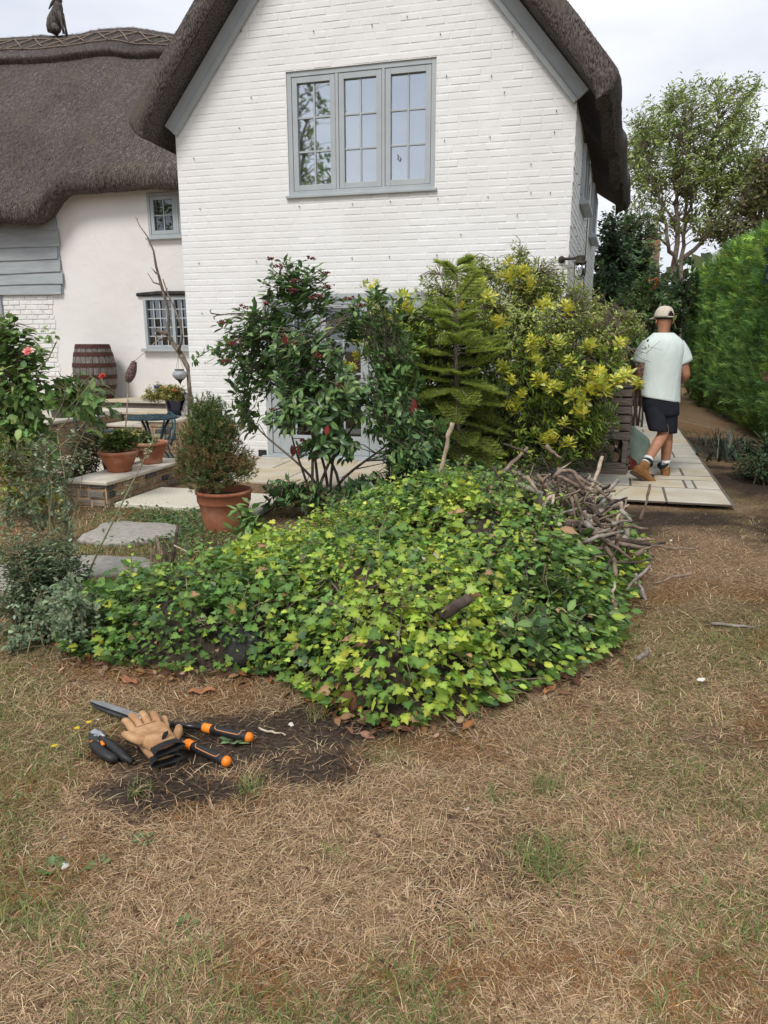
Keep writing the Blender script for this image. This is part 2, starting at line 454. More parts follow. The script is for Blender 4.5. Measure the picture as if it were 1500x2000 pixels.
GF = np.stack([ii, ii+1, ii+nx_+1, ii+nx_], 1)
# soil texture: vertex tone plus fine noise and crumb relief
ntg = m_ground.node_tree
_b = ntg.nodes['Principled BSDF']; _a = [n for n in ntg.nodes if n.type == 'ATTRIBUTE'][0]
_g = ntg.nodes.new('ShaderNodeNewGeometry'); _t = ntg.nodes.new('ShaderNodeTexNoise'); _t.inputs['Scale'].default_value = 55; _t.inputs['Detail'].default_value = 7
ntg.links.new(_g.outputs['Position'], _t.inputs['Vector'])
_r = ntg.nodes.new('ShaderNodeMapRange'); _r.inputs[1].default_value = 0.3; _r.inputs[2].default_value = 0.7; _r.inputs[3].default_value = 0.45; _r.inputs[4].default_value = 1.55
ntg.links.new(_t.outputs['Fac'], _r.inputs[0])
_m = ntg.nodes.new('ShaderNodeMix'); _m.data_type = 'RGBA'; _m.blend_type = 'MULTIPLY'; _m.inputs[0].default_value = 1
ntg.links.new(_a.outputs['Color'], _m.inputs[6]); ntg.links.new(_r.outputs[0], _m.inputs[7]); ntg.links.new(_m.outputs[2], _b.inputs['Base Color'])
_bp = ntg.nodes.new('ShaderNodeBump'); _bp.inputs['Strength'].default_value = 1; _bp.inputs['Distance'].default_value = 0.02
ntg.links.new(_t.outputs['Fac'], _bp.inputs['Height']); ntg.links.new(_bp.outputs[0], _b.inputs['Normal'])
ground = obj('ground', fast_mesh('ground', np.stack([fx, fy, gz], 1), GF, m_ground, ground_col(fx, fy), smooth=True))
ground['kind'] = 'structure'; ground['label'] = 'parched lawn with worn earth patches around the garden'

# ------------------------------------------------------------------ paved path along the side of the house
PYAW = -18.0
PO = Vector((3.114, 6.069, 0))
pdir = Vector((math.sin(R(18.4)), math.cos(R(18.4)), 0)); pleft = Vector((-math.cos(R(14.5)), math.sin(R(14.5)), 0))
path = MB()
def pp(a, b): return PO + pleft * a + pdir * b
path.add([(*pp(-0.02, -0.02).xy, 0.0395), (*pp(2.0, -0.02).xy, 0.0395), (*pp(1.75, 14.5).xy, 0.0395), (*pp(-0.02, 14.5).xy, 0.0395)], [(3,2,1,0)])
path_o = path.build('path', m_joint); path_o['kind'] = 'structure'; path_o['label'] = 'sandstone path leading past the gable between house and hedge'
def quad_slab(a0, a1, b0, b1, m, parent, base=0.0, top=0.045, fr=pp, name='paver'):
    g = 0.011; c = 0.004
    def ring(k, z):
        o = []
        gb = g*1.9
        for a, b in ((a0+g+k,b0+gb+k),(a1-g-k,b0+gb+k),(a1-g-k,b1-gb-k),(a0+g+k,b1-gb-k)):
            p = fr(a, b); o.append((p.x + random.uniform(-.003,.003), p.y + random.uniform(-.003,.003), z))
        return o
    dz = random.uniform(-0.003, 0.003)
    mb = MB()
    r0, r1, r2 = ring(0, base), ring(0, top - c + dz), ring(c, top + dz)
    # rings run clockwise in the path frame, so flip the faces
    vs = r0 + r1 + r2
    fs = [(8,11,10,9)] + [(k*4+i, k*4+4+i, k*4+4+(i+1)%4, k*4+(i+1)%4) for k in (0,1) for i in range(4)]
    mb.add(vs, fs)
    o = mb.build(name, m, parent)
    return o
b = 0.0; row = 0; rr = random.Random(3)
first = [[(0,0.55),(0.55,1.3),(1.3,2.0)], [(0,0.235),(0.235,0.325),(0.325,.86),(.86,1.4),(1.4,2.0)], [(0,0.62),(0.62,1.5),(1.5,2.0)]]
depths = [0.72, 0.48, 0.28, 0.5, 0.45, 0.4, 0.55]
while b < 13.9:
    d = depths[row] if row < len(depths) else rr.choice([0.36,0.45,0.58,.7])
    W = 2.0 - 0.018*b
    if row < len(first): cuts = first[row]
    else:
        cuts = []; a = 0
        while a < W - 0.25:
            w = rr.choice([0.3,0.45,0.6,0.75,0.9]); a2 = min(a + w, W)
            if W - a2 < 0.25: a2 = W
            cuts.append((a, a2)); a = a2
    for a0, a1 in cuts:
        quad_slab(a0, a1, b, b+d, rr.choice([m_flag, m_flag, m_flag3, m_flag3, m_flag2, m_flag3]), path_o, base=0.02)
    b += d; row += 1

# ================================================================== THE BRICK GABLE COTTAGE
SL = 1.186                                        # gable slope
EAVE, WID = 3.93, 4.733
ang = math.atan(SL)
gable = thing('brick_cottage', 'white painted brick gable cottage with thatched roof and large grey window', 'cottage', (*HL, 0), R(HYAW))
WIN = (1.46, 3.22, 3.145, 4.50)
DOOR = (1.06, 3.15, 0.0, 2.05)
# back wall (mortar plane), pieces butted around the openings, 0.26 thick
wb = MB()
def wq(poly, t0=0.0, t1=0.26):
    n = len(poly)
    vs = [(s, t0, z) for s, z in poly] + [(s, t1, z) for s, z in poly]
    wb.add(vs, [tuple(range(n)), tuple(reversed(range(n, 2*n)))] + [(i, n+i, n+(i+1)%n, (i+1)%n) for i in range(n)])
wq([(0,-.2),(DOOR[0],-.2),(DOOR[0],EAVE),(0,EAVE)])
wq([(DOOR[1],-.2),(WID,-.2),(WID,WIN[2]),(DOOR[1],WIN[2])])
wq([(WIN[1],WIN[2]),(WID,WIN[2]),(WID,EAVE),(WIN[1],EAVE)])
wq([(DOOR[0],DOOR[3]),(DOOR[1],DOOR[3]),(DOOR[1],WIN[2]),(DOOR[0],WIN[2])])
wq([(DOOR[0],WIN[2]),(WIN[0],WIN[2]),(WIN[0],EAVE),(DOOR[0],EAVE)])
wq([(0,EAVE),(WIN[0],EAVE),(WIN[0],WIN[3]),(0.48,WIN[3])])
wq([(WIN[1],EAVE),(WID,EAVE),(WID-.48,WIN[3]),(WIN[1],WIN[3])])
wq([(0.48,WIN[3]),(WID-.48,WIN[3]),(WID/2,EAVE+WID/2*SL)])
# side wall, skewed a little from square
sx = math.tan(R(4.7))
wb.add([(WID,0.0,-.2),(WID+5.2*sx,5.2,-.2),(WID+5.2*sx,5.2,EAVE),(WID,0.0,EAVE),(WID-.26,.261,-.2),(WID-.26+5.2*sx,5.2,-.2),(WID-.26+5.2*sx,5.2,EAVE),(WID-.26,.261,EAVE)],
       [(0,1,2,3),(7,6,5,4),(1,5,6,2)])
wb.add([(0,0.0,-.2),(0,5.2,-.2),(0,5.2,EAVE),(0,0.0,EAVE)], [(3,2,1,0)])
wb.build('wall', m_brick, gable)
# bricks
def brick_geo(s0, s1, z0, z1, dep=0.0028, c=0.006):
    vs = [(s0,0.002,z0),(s1,0.002,z0),(s1,0.002,z1),(s0,0.002,z1),(s0+c*.4,-dep+c*.5,z0+c*.4),(s1-c*.4,-dep+c*.5,z0+c*.4),(s1-c*.4,-dep+c*.5,z1-c*.4),(s0+c*.4,-dep+c*.5,z1-c*.4),(s0+c,-dep,z0+c),(s1-c,-dep,z0+c),(s1-c,-dep,z1-c),(s0+c,-dep,z1-c)]
    fs = [(8,9,10,11)]
    for k in (0, 4):
        for i in range(4):
            j = (i+1) % 4
            fs.append((k+i, k+j, k+4+j, k+4+i))
    return vs, fs
_bm = MB(); _bm.add(*brick_geo(-.1075, .1075, -.0325, .0325)); brick_me = _bm.mesh('brick', False, [m_brick])
rest = MB(); cand = []
rb = random.Random(5)
for k in range(-2, 92):
    z0 = 0.075 * k + 0.006; z1 = z0 + 0.065; zm = (z0+z1)/2
    lo, hi = 0.0, WID
    if z1 > EAVE: lo = (z1-EAVE)/SL + 0.012; hi = WID - lo
    if hi - lo < 0.1: continue
    s = -0.1125 * (k % 2) - (0.056 if rb.random() < 0.12 else 0)
    while s < hi:
        ln = 0.215 if rb.random() > 0.07 else 0.1025
        a, bb = max(s, lo), min(s + ln, hi)
        s += ln + 0.010
        if bb - a < 0.03: continue
        segs = [(a, bb)]
        for (h0, h1, g0, g1) in (WIN, DOOR):
            if z1 > g0 + 0.004 and z0 < g1 - 0.004:
                ns = []
                for p, q in segs:
                    if q <= h0 or p >= h1: ns.append((p, q)); continue
                    if p < h0 - .03: ns.append((p, h0))
                    if q > h1 + .03: ns.append((h1, q))
                segs = ns
        for p, q in segs:
            dd = rb.uniform(-.0022, .0022)
            if abs(q - p - 0.215) < 1e-4 and zm > 2.05:
                w = hw((p+q)/2, 0, zm); u, v, D = to_px(w)
                if -20 < v and not (v > 500 and (u < 720 or u > 840)):
                    cand.append((D, (p+q)/2, zm, dd)); continue
            vs, fs = brick_geo(p, q, z0, z1, 0.0028 + dd*.6)
            rest.add(vs, fs)
cand.sort()
for i, (D, sm, zm, dd) in enumerate(cand):
    if i < 290:
        obj('brick', brick_me, gable, (sm, dd, zm), (rb.uniform(-.008,.008), rb.uniform(-.006,.006), rb.uniform(-.012,.012)))
    else:
        vs, fs = brick_geo(sm-.1075, sm+.1075, zm-.0325, zm+.0325, 0.0028 + dd*.6); rest.add(vs, fs)
for k in range(-2, 52):                             # the side wall, seen at a grazing angle
    z0 = 0.075*k + 0.006; s = 0.112*(k % 2)
    if z0 + .065 > EAVE: continue
    while s < 5.1:
        vs, fs = brick_geo(s+.003, min(s+.215, 5.2), z0, z0+.065, 0.006 + rb.uniform(-.002,.003))
        rest.add([(WID - y + x*sx, x, z) for x, y, z in vs], fs); s += .225
rest.build('brick', m_brick, gable, kind='stuff')

# ---- windows
def casement_window(parent, s0, s1, z0, z1, t, ncase, cols, rows, glass, fr=0.055, sash=0.062, bar=0.022, frame_m=m_grey, sill=True, back=None, name='window', proud=0.03, sill_out=0.055):
    w = MB()
    w.box(s0, s0+fr, t-proud, t+.07, z0, z1); w.box(s1-fr, s1, t-proud, t+.07, z0, z1)
    w.box(s0+fr, s1-fr, t-proud, t+.07, z1-fr, z1); w.box(s0+fr, s1-fr, t-proud, t+.07, z0, z0+fr*.9)
    iw = (s1 - s0 - 2*fr) / ncase
    for k in range(1, ncase):
        x = s0 + fr + iw*k
        w.box(x-.018, x+.018, t-proud+.001, t+.06, z0+fr*.9, z1-fr)
    wo_ = w.build(name, frame_m, parent, bevel=0.004)
    for k in range(ncase):
        a = s0 + fr + iw*k + (.018 if k else 0) + .004; b_ = s0 + fr + iw*(k+1) - (.018 if k < ncase-1 else 0) - .004
        c0, c1 = z0 + fr*.9 + .004, z1 - fr - .004
        c = MB(); ty, tb = t - proud + .007, t + .04
        c.box(a, a+sash, ty, tb, c0, c1); c.box(b_-sash, b_, ty, tb, c0, c1)
        c.box(a+sash, b_-sash, ty, tb, c1-sash, c1); c.box(a+sash, b_-sash, ty, tb, c0, c0+sash)
        gx0, gx1, gz0, gz1 = a+sash, b_-sash, c0+sash, c1-sash
        for q in range(1, cols):
            x = gx0 + (gx1-gx0)*q/cols; c.box(x-bar/2, x+bar/2, t-.004, t+.024, gz0, gz1)
        for q in range(1, rows):
            z = gz0 + (gz1-gz0)*q/rows
            for q2 in range(cols):
                xa = gx0 + (gx1-gx0)*q2/cols + (bar/2 if q2 else 0); xb = gx0 + (gx1-gx0)*(q2+1)/cols - (bar/2 if q2 < cols-1 else 0)
                c.box(xa, xb, t-.003, t+.022, z-bar/2, z+bar/2)
        c.build('casement', frame_m, wo_, bevel=0.003)
        for i in range(cols):
            for j in range(rows):
                p = MB()
                pw, ph = (gx1-gx0)/cols, (gz1-gz0)/rows
                p.box(-pw/2, pw/2, -.002, .002, -ph/2, ph/2)
                po = p.build('pane', glass, wo_, loc=(gx0+pw*(i+.5), t+.012, gz0+ph*(j+.5)))
                po.rotation_euler = (rb.uniform(-.008,.008), 0, rb.uniform(-.010,.010))
    if sill:
        sl = MB(); sl.box(s0-.03, s1+.03, t-proud-sill_out, t+.06, z0-.035, z0-.002)
        sl.build('sill', frame_m, wo_, bevel=0.005)
    if back == 'blind':
        q = MB(); n = 40
        for i in range(n):
            xa, xb = s0 + (s1-s0)*i/n, s0 + (s1-s0)*(i+1)/n
            ya, yb = t + .10 + .004*math.sin(i*1.9), t + .10 + .004*math.sin((i+1)*1.9)
            q.add([(xa,ya,z0),(xb,yb,z0),(xb,yb,z1),(xa,ya,z1)], [(0,1,2,3)])
        q.build('blind', m_blind, wo_)
    else:
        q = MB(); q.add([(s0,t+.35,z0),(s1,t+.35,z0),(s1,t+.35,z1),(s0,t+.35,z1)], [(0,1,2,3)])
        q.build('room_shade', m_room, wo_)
        n = 12
        for (xa0, xb0) in ((s0+.02, s0+(s1-s0)*.16), (s1-(s1-s0)*.16, s1-.02)):
            q = MB()
            for i in range(n):
                xa, xb = xa0 + (xb0-xa0)*i/n, xa0 + (xb0-xa0)*(i+1)/n
                ya, yb = t + .12 + .02*math.sin(i*1.6), t + .12 + .02*math.sin((i+1)*1.6)
                q.add([(xa,ya,z0),(xb,yb,z0),(xb,yb,z1),(xa,ya,z1)], [(0,1,2,3)])
            q.build('curtain', m_curtain, wo_)
    return wo_
casement_window(gable, WIN[0], WIN[1], WIN[2]+.03, WIN[3], 0.045, 3, 2, 3, m_glass, back='blind')
# window catch seen through the right casement
q = MB(); q.tube([(2.79,0.03,3.50),(2.79,0.0,3.50),(2.80,-.005,3.53),(2.785,-.005,3.545)], 0.006, 6); q.build('window_catch', m_iron, gable)
# garden doors behind the shrubs
dd_ = MB()
s0, s1, z0, z1 = DOOR[0], DOOR[1], 0.02, DOOR[3]
dd_.box(s0, s0+.07, .0, .10, z0, z1); dd_.box(s1-.07, s1, .0, .10, z0, z1); dd_.box(s0+.07, s1-.07, .0, .10, z1-.07, z1); dd_.box(s0+.07, s1-.07, -.03, .10, z0, z0+.05)
doors = dd_.build('garden_door', m_grey, gable, bevel=0.004)
lw = (s1 - s0 - .14) / 3
for k in range(3):
    a = s0 + .07 + lw*k + .004; b_ = a + lw - .008; c0, c1 = z0+.055, z1-.075
    c = MB(); st = .10
    c.box(a, a+st, .02, .075, c0, c1); c.box(b_-st, b_, .02, .075, c0, c1)
    c.box(a+st, b_-st, .02, .075, c1-st, c1); c.box(a+st, b_-st, .02, .075, c0, c0+.24)
    gx0, gx1, gz0, gz1 = a+st, b_-st, c0+.24, c1-st
    c.box((gx0+gx1)/2-.013, (gx0+gx1)/2+.013, .03, .065, gz0, gz1)
    for j in range(1, 4):
        z = gz0 + (gz1-gz0)*j/4
        c.box(gx0, (gx0+gx1)/2-.013, .032, .063, z-.013, z+.013); c.box((gx0+gx1)/2+.013, gx1, .032, .063, z-.013, z+.013)
    lf = c.build('door_leaf', m_grey, doors, bevel=0.003)
    for i in range(2):
        for j in range(4):
            p = MB(); pw, ph = (gx1-gx0)/2, (gz1-gz0)/4
            p.box(-pw/2, pw/2, -.002, .002, -ph/2, ph/2)
            p.build('pane', m_glass_dark, doors, loc=(gx0+pw*(i+.5), .048, gz0+ph*(j+.5)))
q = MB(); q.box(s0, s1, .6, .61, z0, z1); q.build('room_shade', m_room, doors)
q = MB(); q.box(s0-.06, s1+.06, -.07, .0, .0, .045); q.build('threshold', m_grey, doors, bevel=0.005)
# side windows, eyebrow in the eaves
for (t0, t1, zz0, zz1) in ((1.05, 1.95, 3.16, 3.80), (3.1, 4.0, 3.06, 3.78)):
    w = MB()
    def sb(ta, tb, za, zb, o0=-.01, o1=.05):
        vs = []
        for z in (za, zb):
            for (o, t_) in ((o0,ta),(o1,ta),(o1,tb),(o0,tb)): vs.append((WID + o + t_*sx, t_, z))
        w.add(vs, [(0,3,2,1),(4,5,6,7),(0,1,5,4),(1,2,6,5),(2,3,7,6),(3,0,4,7)])
    sb(t0, t0+.06, zz0, zz1); sb(t1-.06, t1, zz0, zz1); sb(t0+.06, t1-.06, zz1-.06, zz1); sb(t0+.06, t1-.06, zz0, zz0+.06)
    sb((t0+t1)/2-.025, (t0+t1)/2+.025, zz0+.06, zz1-.06)
    wo_ = w.build('window', m_grey, gable, bevel=0.003)
    w = MB(); sb(t0-.04, t1+.04, zz0-.045, zz0-.003, -.01, .12); w.build('sill', m_grey, wo_, bevel=0.004)
    for ta, tb in ((t0+.06, (t0+t1)/2-.025), ((t0+t1)/2+.025, t1-.06)):
        w = MB(); sb(ta, tb, zz0+.06, zz1-.06, .012, .018); w.build('pane', m_glass_dark, wo_)
# bargeboards with inner moulding
for sg in (0, 1):
    fl = (lambda s: s) if sg == 0 else (lambda s: WID - s)
    def bp(along, off, t):                           # along the slope from the eave end, off = perpendicular outwards
        s = 0.03 + along*math.cos(ang) - off*math.sin(ang); z = 3.915 + along*math.sin(ang) + off*math.cos(ang)
        return (fl(s), t, z)
    top = (WID/2 - 0.03) / math.cos(ang)
    for nm, o0, o1, t0, t1, tp in (('bargeboard', .052, .188, -.045, -.008, 0), ('bargeboard_moulding', -.002, .050, -.062, -.008, 0)):
        mb = MB()
        la, lb = top + o0*math.tan(ang), top + o1*math.tan(ang)
        vs = [bp(0,o0,t0), bp(la,o0,t0), bp(lb,o1,t0), bp(0,o1,t0), bp(0,o0,t1), bp(la,o0,t1), bp(lb,o1,t1), bp(0,o1,t1)]
        fs = [(0,1,2,3),(7,6,5,4),(0,4,5,1),(1,5,6,2),(2,6,7,3),(3,7,4,0)]
        if sg == 0: fs = [tuple(reversed(f)) for f in fs]
        mb.add(vs, fs)
        mb.build(nm, m_grey, gable, bevel=0.006)
# vine eyes: rows of rusty fixings in the joints
eyes = [(378,309),(390,408),(490,190),(612,61),(726,48),(795,32),(872,148),(868,274),(855,388),(762,393),(688,398),(584,403),(960,148),(957,267),(953,384),(1037,320),(1037,376),(1087,216),(1083,258),(1075,376),(500,510),(687,504),(760,501),(853,498),(394,612),(388,514),(467,250),(985,180),(1000,62),(400,708),(470,60),(860,66),(1010,420),(900,458)]
_e = MB(); _e.tube([(0,.01,0),(0,-.016,0),(.002,-.020,.003)], .005, 6); eye_me = _e.mesh('vine_eye', True, [m_rust])
for u, v in eyes:
    s, z = hp(u, v, -.02)
    obj('vine_eye', eye_me, gable, (s, -.008, z))
for k in range(14):
    t_ = 0.3 + 0.36*(k % 7) + 0.1*(k//7); z = 3.3 - 0.55*(k//7) - .04*(k % 7)
    obj('vine_eye', eye_me, gable, (WID + .008 + t_*sx, t_, z), (0,0,R(90)))
q = MB(); q.tube([(WID+.03+t_*sx, t_, z) for t_, z in ((2.35,3.6),(2.3,3.0),(2.33,2.2),(2.3,1.62))], .006, 5); q.build('cable', m_iron, gable)
# small dark air brick by the doors
q = MB(); q.box(.93, 1.04, -.02, .0, .0, .11); q.build('air_brick', m_char, gable, bevel=.004)

# ------------------------------------------------------------------ thatch
SEED = [0]
def straw(V, F, n, down, length, width, lift, cols, seed=0, jit=0.35):
    """n straw blades lying on the quads F of the surface V, pointing along -z of the surface"""
    r = np.random.default_rng(seed)
    V = np.asarray(V); F = np.asarray(F)
    A, B, C, D = V[F[:,0]], V[F[:,1]], V[F[:,2]], V[F[:,3]]
    nrm = np.cross(C - A, D - B); area = np.linalg.norm(nrm, axis=1) + 1e-9
    nrm /= area[:, None]
    idx = r.choice(len(F), n, p=area/area.sum())
    a, b = r.random((n,1)), r.random((n,1))
    P = (A[idx]*(1-a)+B[idx]*a)*(1-b) + (D[idx]*(1-a)+C[idx]*a)*b
    N = nrm[idx]
    d = np.tile(np.asarray(down, float), (n,1)) if np.ndim(down) == 1 else down[idx]
    d = d + r.normal(0, jit, (n,3))
    d = d - N * (d*N).sum(1, keepdims=True)
    d /= np.linalg.norm(d, axis=1, keepdims=True) + 1e-9
    s = np.cross(N, d)
    Ln = length * r.uniform(.5, 1.4, (n,1)); W = width * r.uniform(.6, 1.4, (n,1)); Lf = lift * r.uniform(0, 1, (n,1))
    p0 = P + N*.004 - d*Ln*.5
    VV = np.stack([p0 - s*W*.5, p0 + s*W*.5, P + d*Ln*.5 + N*(Lf+.004)], 1).reshape(-1,3)
    FF = np.arange(3*n).reshape(-1,3)
    c0, c1 = np.array(cols[0]), np.array(cols[1])
    k = r.random((n,1))**1.6
    tone = .20 + 1.35*fbm(P[:,0]*1.0+P[:,1]*.35, P[:,2]*.8, 1.1, 140+seed, 4) + .18*(vnoise(P[:,0]*9, P[:,2]*.7+P[:,1]*.5, 1.0, 150+seed)-.5)
    moss = np.clip((fbm(P[:,0]+3, P[:,2]+P[:,1]*.4, 2.2, 160, 4)-.60)*5, 0, .55)[:,None]
    base_c = (c0*(1-k)+c1*k)*tone[:,None]
    base_c = base_c*(1-moss) + np.array([.16,.17,.09])*moss*(.4+k)
    cc = np.repeat(base_c, 3, axis=0)
    return VV, FF, cc
def grid_faces(nu, nv, flip=False):
    i = (np.arange(nu-1)[:, None]*nv + np.arange(nv-1)[None, :]).ravel()
    f = np.stack([i, i+1, i+nv+1, i+nv], 1)
    return f[:, ::-1] if flip else f
def wob(V, amp, sc):
    return np.array([[p[0] + amp*mnoise.noise(Vector(p)*sc), p[1] + amp*mnoise.noise(Vector(p)*sc + Vector((9,3,5))), p[2] + amp*mnoise.noise(Vector(p)*sc + Vector((3,7,1)))] for p in V])
# profile of the gable thatch: offsets from the mid line, per side; inner and outer lines share a parameter
def gable_profile():
    outer, inner = [], []
    th = 0.27
    base_off = 0.20
    n = 26
    L0, L1 = -0.30, (WID/2 - .03)/math.cos(ang)
    # eave roll at the lower end
    for k in range(9):
        f = k/8
        a_ = L0 - 0.02 + 0.25*(f**1.5); rnd = math.sin(f*math.pi/2)
        off_o = base_off + th*(0.25 + 0.75*rnd); off_i = base_off - 0.02*(1-f) - .05*(1-f)
        outer.append((a_ + 0.06*(1-rnd), off_o)); inner.append((a_ + 0.10*(1-f), off_i))
    for k in range(1, n):
        f = k/(n-1); a_ = L0 + .23 + (L1 - L0 - .23)*f
        outer.append((a_, base_off + th)); inner.append((a_, base_off))
    # meet at the ridge
    def xy(a_, o):
        return (0.03 + a_*math.cos(ang) - o*math.sin(ang), 3.915 + a_*math.sin(ang) + o*math.cos(ang))
    lo_ = [xy(a_, o) for a_, o in outer]; li_ = [xy(a_, o) for a_, o in inner]
    # clip at the centre line: extend to s = WID/2
    ro = (WID/2, lo_[-1][1] + (WID/2 - lo_[-1][0])*SL*.55); ri = (WID/2, li_[-1][1] + (WID/2 - li_[-1][0])*SL)
    lo_.append(ro); li_.append(ri)
    return lo_ + [(WID - s, z) for s, z in reversed(lo_[:-1])], li_ + [(WID - s, z) for s, z in reversed(li_[:-1])]
po_, pi_ = gable_profile()
npf = len(po_)
ts = [-.37, -.36, -.33, -.27] + list(np.linspace(-.18, 5.6, 44))
VO = []
for j, t_ in enumerate(ts):
    shrink = [0.10, .045, .012, 0][j] if j < 4 else 0
    for (so, zo), (si, zi) in zip(po_, pi_):
        d = Vector((so-si, zo-zi)); l = d.length; d.normalize()
        s, z = so - d.x*shrink, zo - d.y*shrink
        if so > WID/2:
            k = max(0, min(1, (so - 4.6)/.5)); s += t_*sx*k*1.25
            # eyebrows lifting over the two side windows
            if t_ > 0: z += k*0.10*math.sin(t_*2.9+.5)
        VO.append((s, t_, z))
VO = wob(VO, .016, 1.6); VO = wob(VO, .006, 14)
FO = grid_faces(len(ts), npf, flip=True)
VI = []
for j, t_ in enumerate(ts):
    for (so, zo), (si, zi) in zip(po_, pi_):
        s, z = si, zi
        if so > WID/2:
            k = max(0, min(1, (so - 4.6)/.5)); s += t_*sx*k*1.25
            if t_ > 0: z += k*0.10*math.sin(t_*2.9+.5)
        VI.append((s, t_ + (0.03 if j == 0 else 0), z))
VI = np.array(VI); VI = VI + (wob(VI, .01, 6) - VI)
FI = grid_faces(len(ts), npf) + len(VO)
# front cut face between outer and inner lines, in four strips
K = 5
CV, CF = [], []
for k in range(K+1):
    f = k/K
    for i in range(npf):
        p = VO[i]*(1-f) + VI[i]*f
        CV.append((p[0], p[1] - .03*math.sin(f*math.pi), p[2]))
CV = wob(CV, .012, 9); CV[:npf] = VO[:npf]; CV[-npf:] = VI[:npf]
CFa = grid_faces(K+1, npf) + len(VO) + len(VI)
# eave undersides left and right: close outer and inner at the profile ends
EV = []; nt_ = len(ts)
EFl = [(j*npf, (j+1)*npf, len(VO)+(j+1)*npf, len(VO)+j*npf) for j in range(nt_-1)]
EFr = [(j*npf+npf-1, len(VO)+j*npf+npf-1, len(VO)+(j+1)*npf+npf-1, (j+1)*npf+npf-1) for j in range(nt_-1)]
VT = np.concatenate([VO, VI, CV]); FT = np.concatenate([FO, FI, CFa, np.array(EFl), np.array(EFr)])
thatch1 = obj('thatched_roof', fast_mesh('thatched_roof', VT, FT, m_thatch, smooth=True), gable)
cdark, clight = (0.044,0.037,0.035), (0.36,0.30,0.275)
def slope_down(V, F):
    V = np.asarray(V); F = np.asarray(F)
    n = np.cross(V[F[:,2]]-V[F[:,0]], V[F[:,3]]-V[F[:,1]]); n /= np.linalg.norm(n, axis=1, keepdims=True)+1e-9
    d = np.array([0,0,-1.0]) - n * (-n[:,2:3])
    return d / (np.linalg.norm(d, axis=1, keepdims=True) + .05)
FS = np.concatenate([FO])
front = FS[VT[FS[:,0],1] < 3.5]
a1 = straw(VT, front, 50000, slope_down(VT, front), .075, .0042, .014, (cdark, clight), 1)
cf = CFa
dc = np.tile(np.array([[0,-1.0,-.25]]), (len(cf),1))
a2 = straw(VT, cf, 26000, slope_down(VT, cf), .030, .0042, .010, ((.055,.045,.04), (.42,.35,.30)), 2, jit=.9)
ef = np.concatenate([np.array(EFl), np.array(EFr)])
ef = np.concatenate([ef, ef[:, ::-1]])
a3 = straw(VT, ef, 24000, slope_down(VT, ef), .05, .0045, .010, ((.05,.04,.035), (.30,.24,.20)), 3, jit=.5)
fi_r = FI[VT[FI[:,0],0] > 4.3]
fi_r = np.concatenate([fi_r, fi_r[:, ::-1]])
a4 = straw(VT, fi_r, 12000, slope_down(VT, fi_r), .06, .0045, .010, ((.05,.04,.035), (.28,.22,.19)), 4, jit=.5)
def merge(parts):
    V, F, C = [], [], []; o = 0
    for v, f, c in parts:
        V.append(v); F.append(f + o); C.append(c); o += len(v)
    return np.concatenate(V), np.concatenate(F), np.concatenate(C)
v, f, c = merge([a1, a2, a3, a4])
so_ = obj('straw', fast_mesh('straw', v, f, m_straw, c), gable); so_['kind'] = 'stuff'

# ================================================================== THE RENDERED OLD COTTAGE (left, set back)
T2 = 1.75
old = thing('rendered_cottage', 'cream rendered old cottage with deep thatch behind the terrace', 'cottage', (*HL, 0), R(HYAW))
UW = (-1.545, -0.55, 3.06, 3.70); LW = (-1.735, -0.70, 1.41, 2.19)
wb = MB()
XR = 0.3
wq([(-4.6,-.2),(-3.0,-.2),(-3.0,3.62),(-3.3,3.56),(-4.6,3.56)], T2, T2+.3)
wq([(-3.0,-.2),(LW[0],-.2),(LW[0],3.9),(-2.88,3.9),(-3.0,3.78)], T2, T2+.3)
wq([(LW[1],-.2),(XR,-.2),(XR,UW[2]-.4),(LW[1],UW[2]-.4)], T2, T2+.3)
wq([(LW[0],-.2),(LW[1],-.2),(LW[1],LW[2]),(LW[0],LW[2])], T2, T2+.3)
wq([(LW[0],LW[3]),(LW[1],LW[3]),(LW[1],UW[2]-.4),(LW[0],UW[2]-.4)], T2, T2+.3)
wq([(LW[0],UW[2]-.4),(XR,UW[2]-.4),(XR,UW[2]),(LW[0],UW[2])], T2, T2+.3)
wq([(LW[0],UW[2]),(UW[0],UW[2]),(UW[0],3.9),(LW[0],3.9)], T2, T2+.3)
wq([(UW[0],UW[3]),(XR,UW[3]),(XR,3.9),(UW[0],3.9)], T2, T2+.3)
wq([(UW[1],UW[2]),(XR,UW[2]),(XR,UW[3]),(UW[1],UW[3])], T2, T2+.3)
wb.build('wall', m_render, old)
casement_window(old, *UW, T2+.02, 2, 2, 2, m_glass_dark, fr=.045, sash=.055, bar=.018, sill_out=.06)
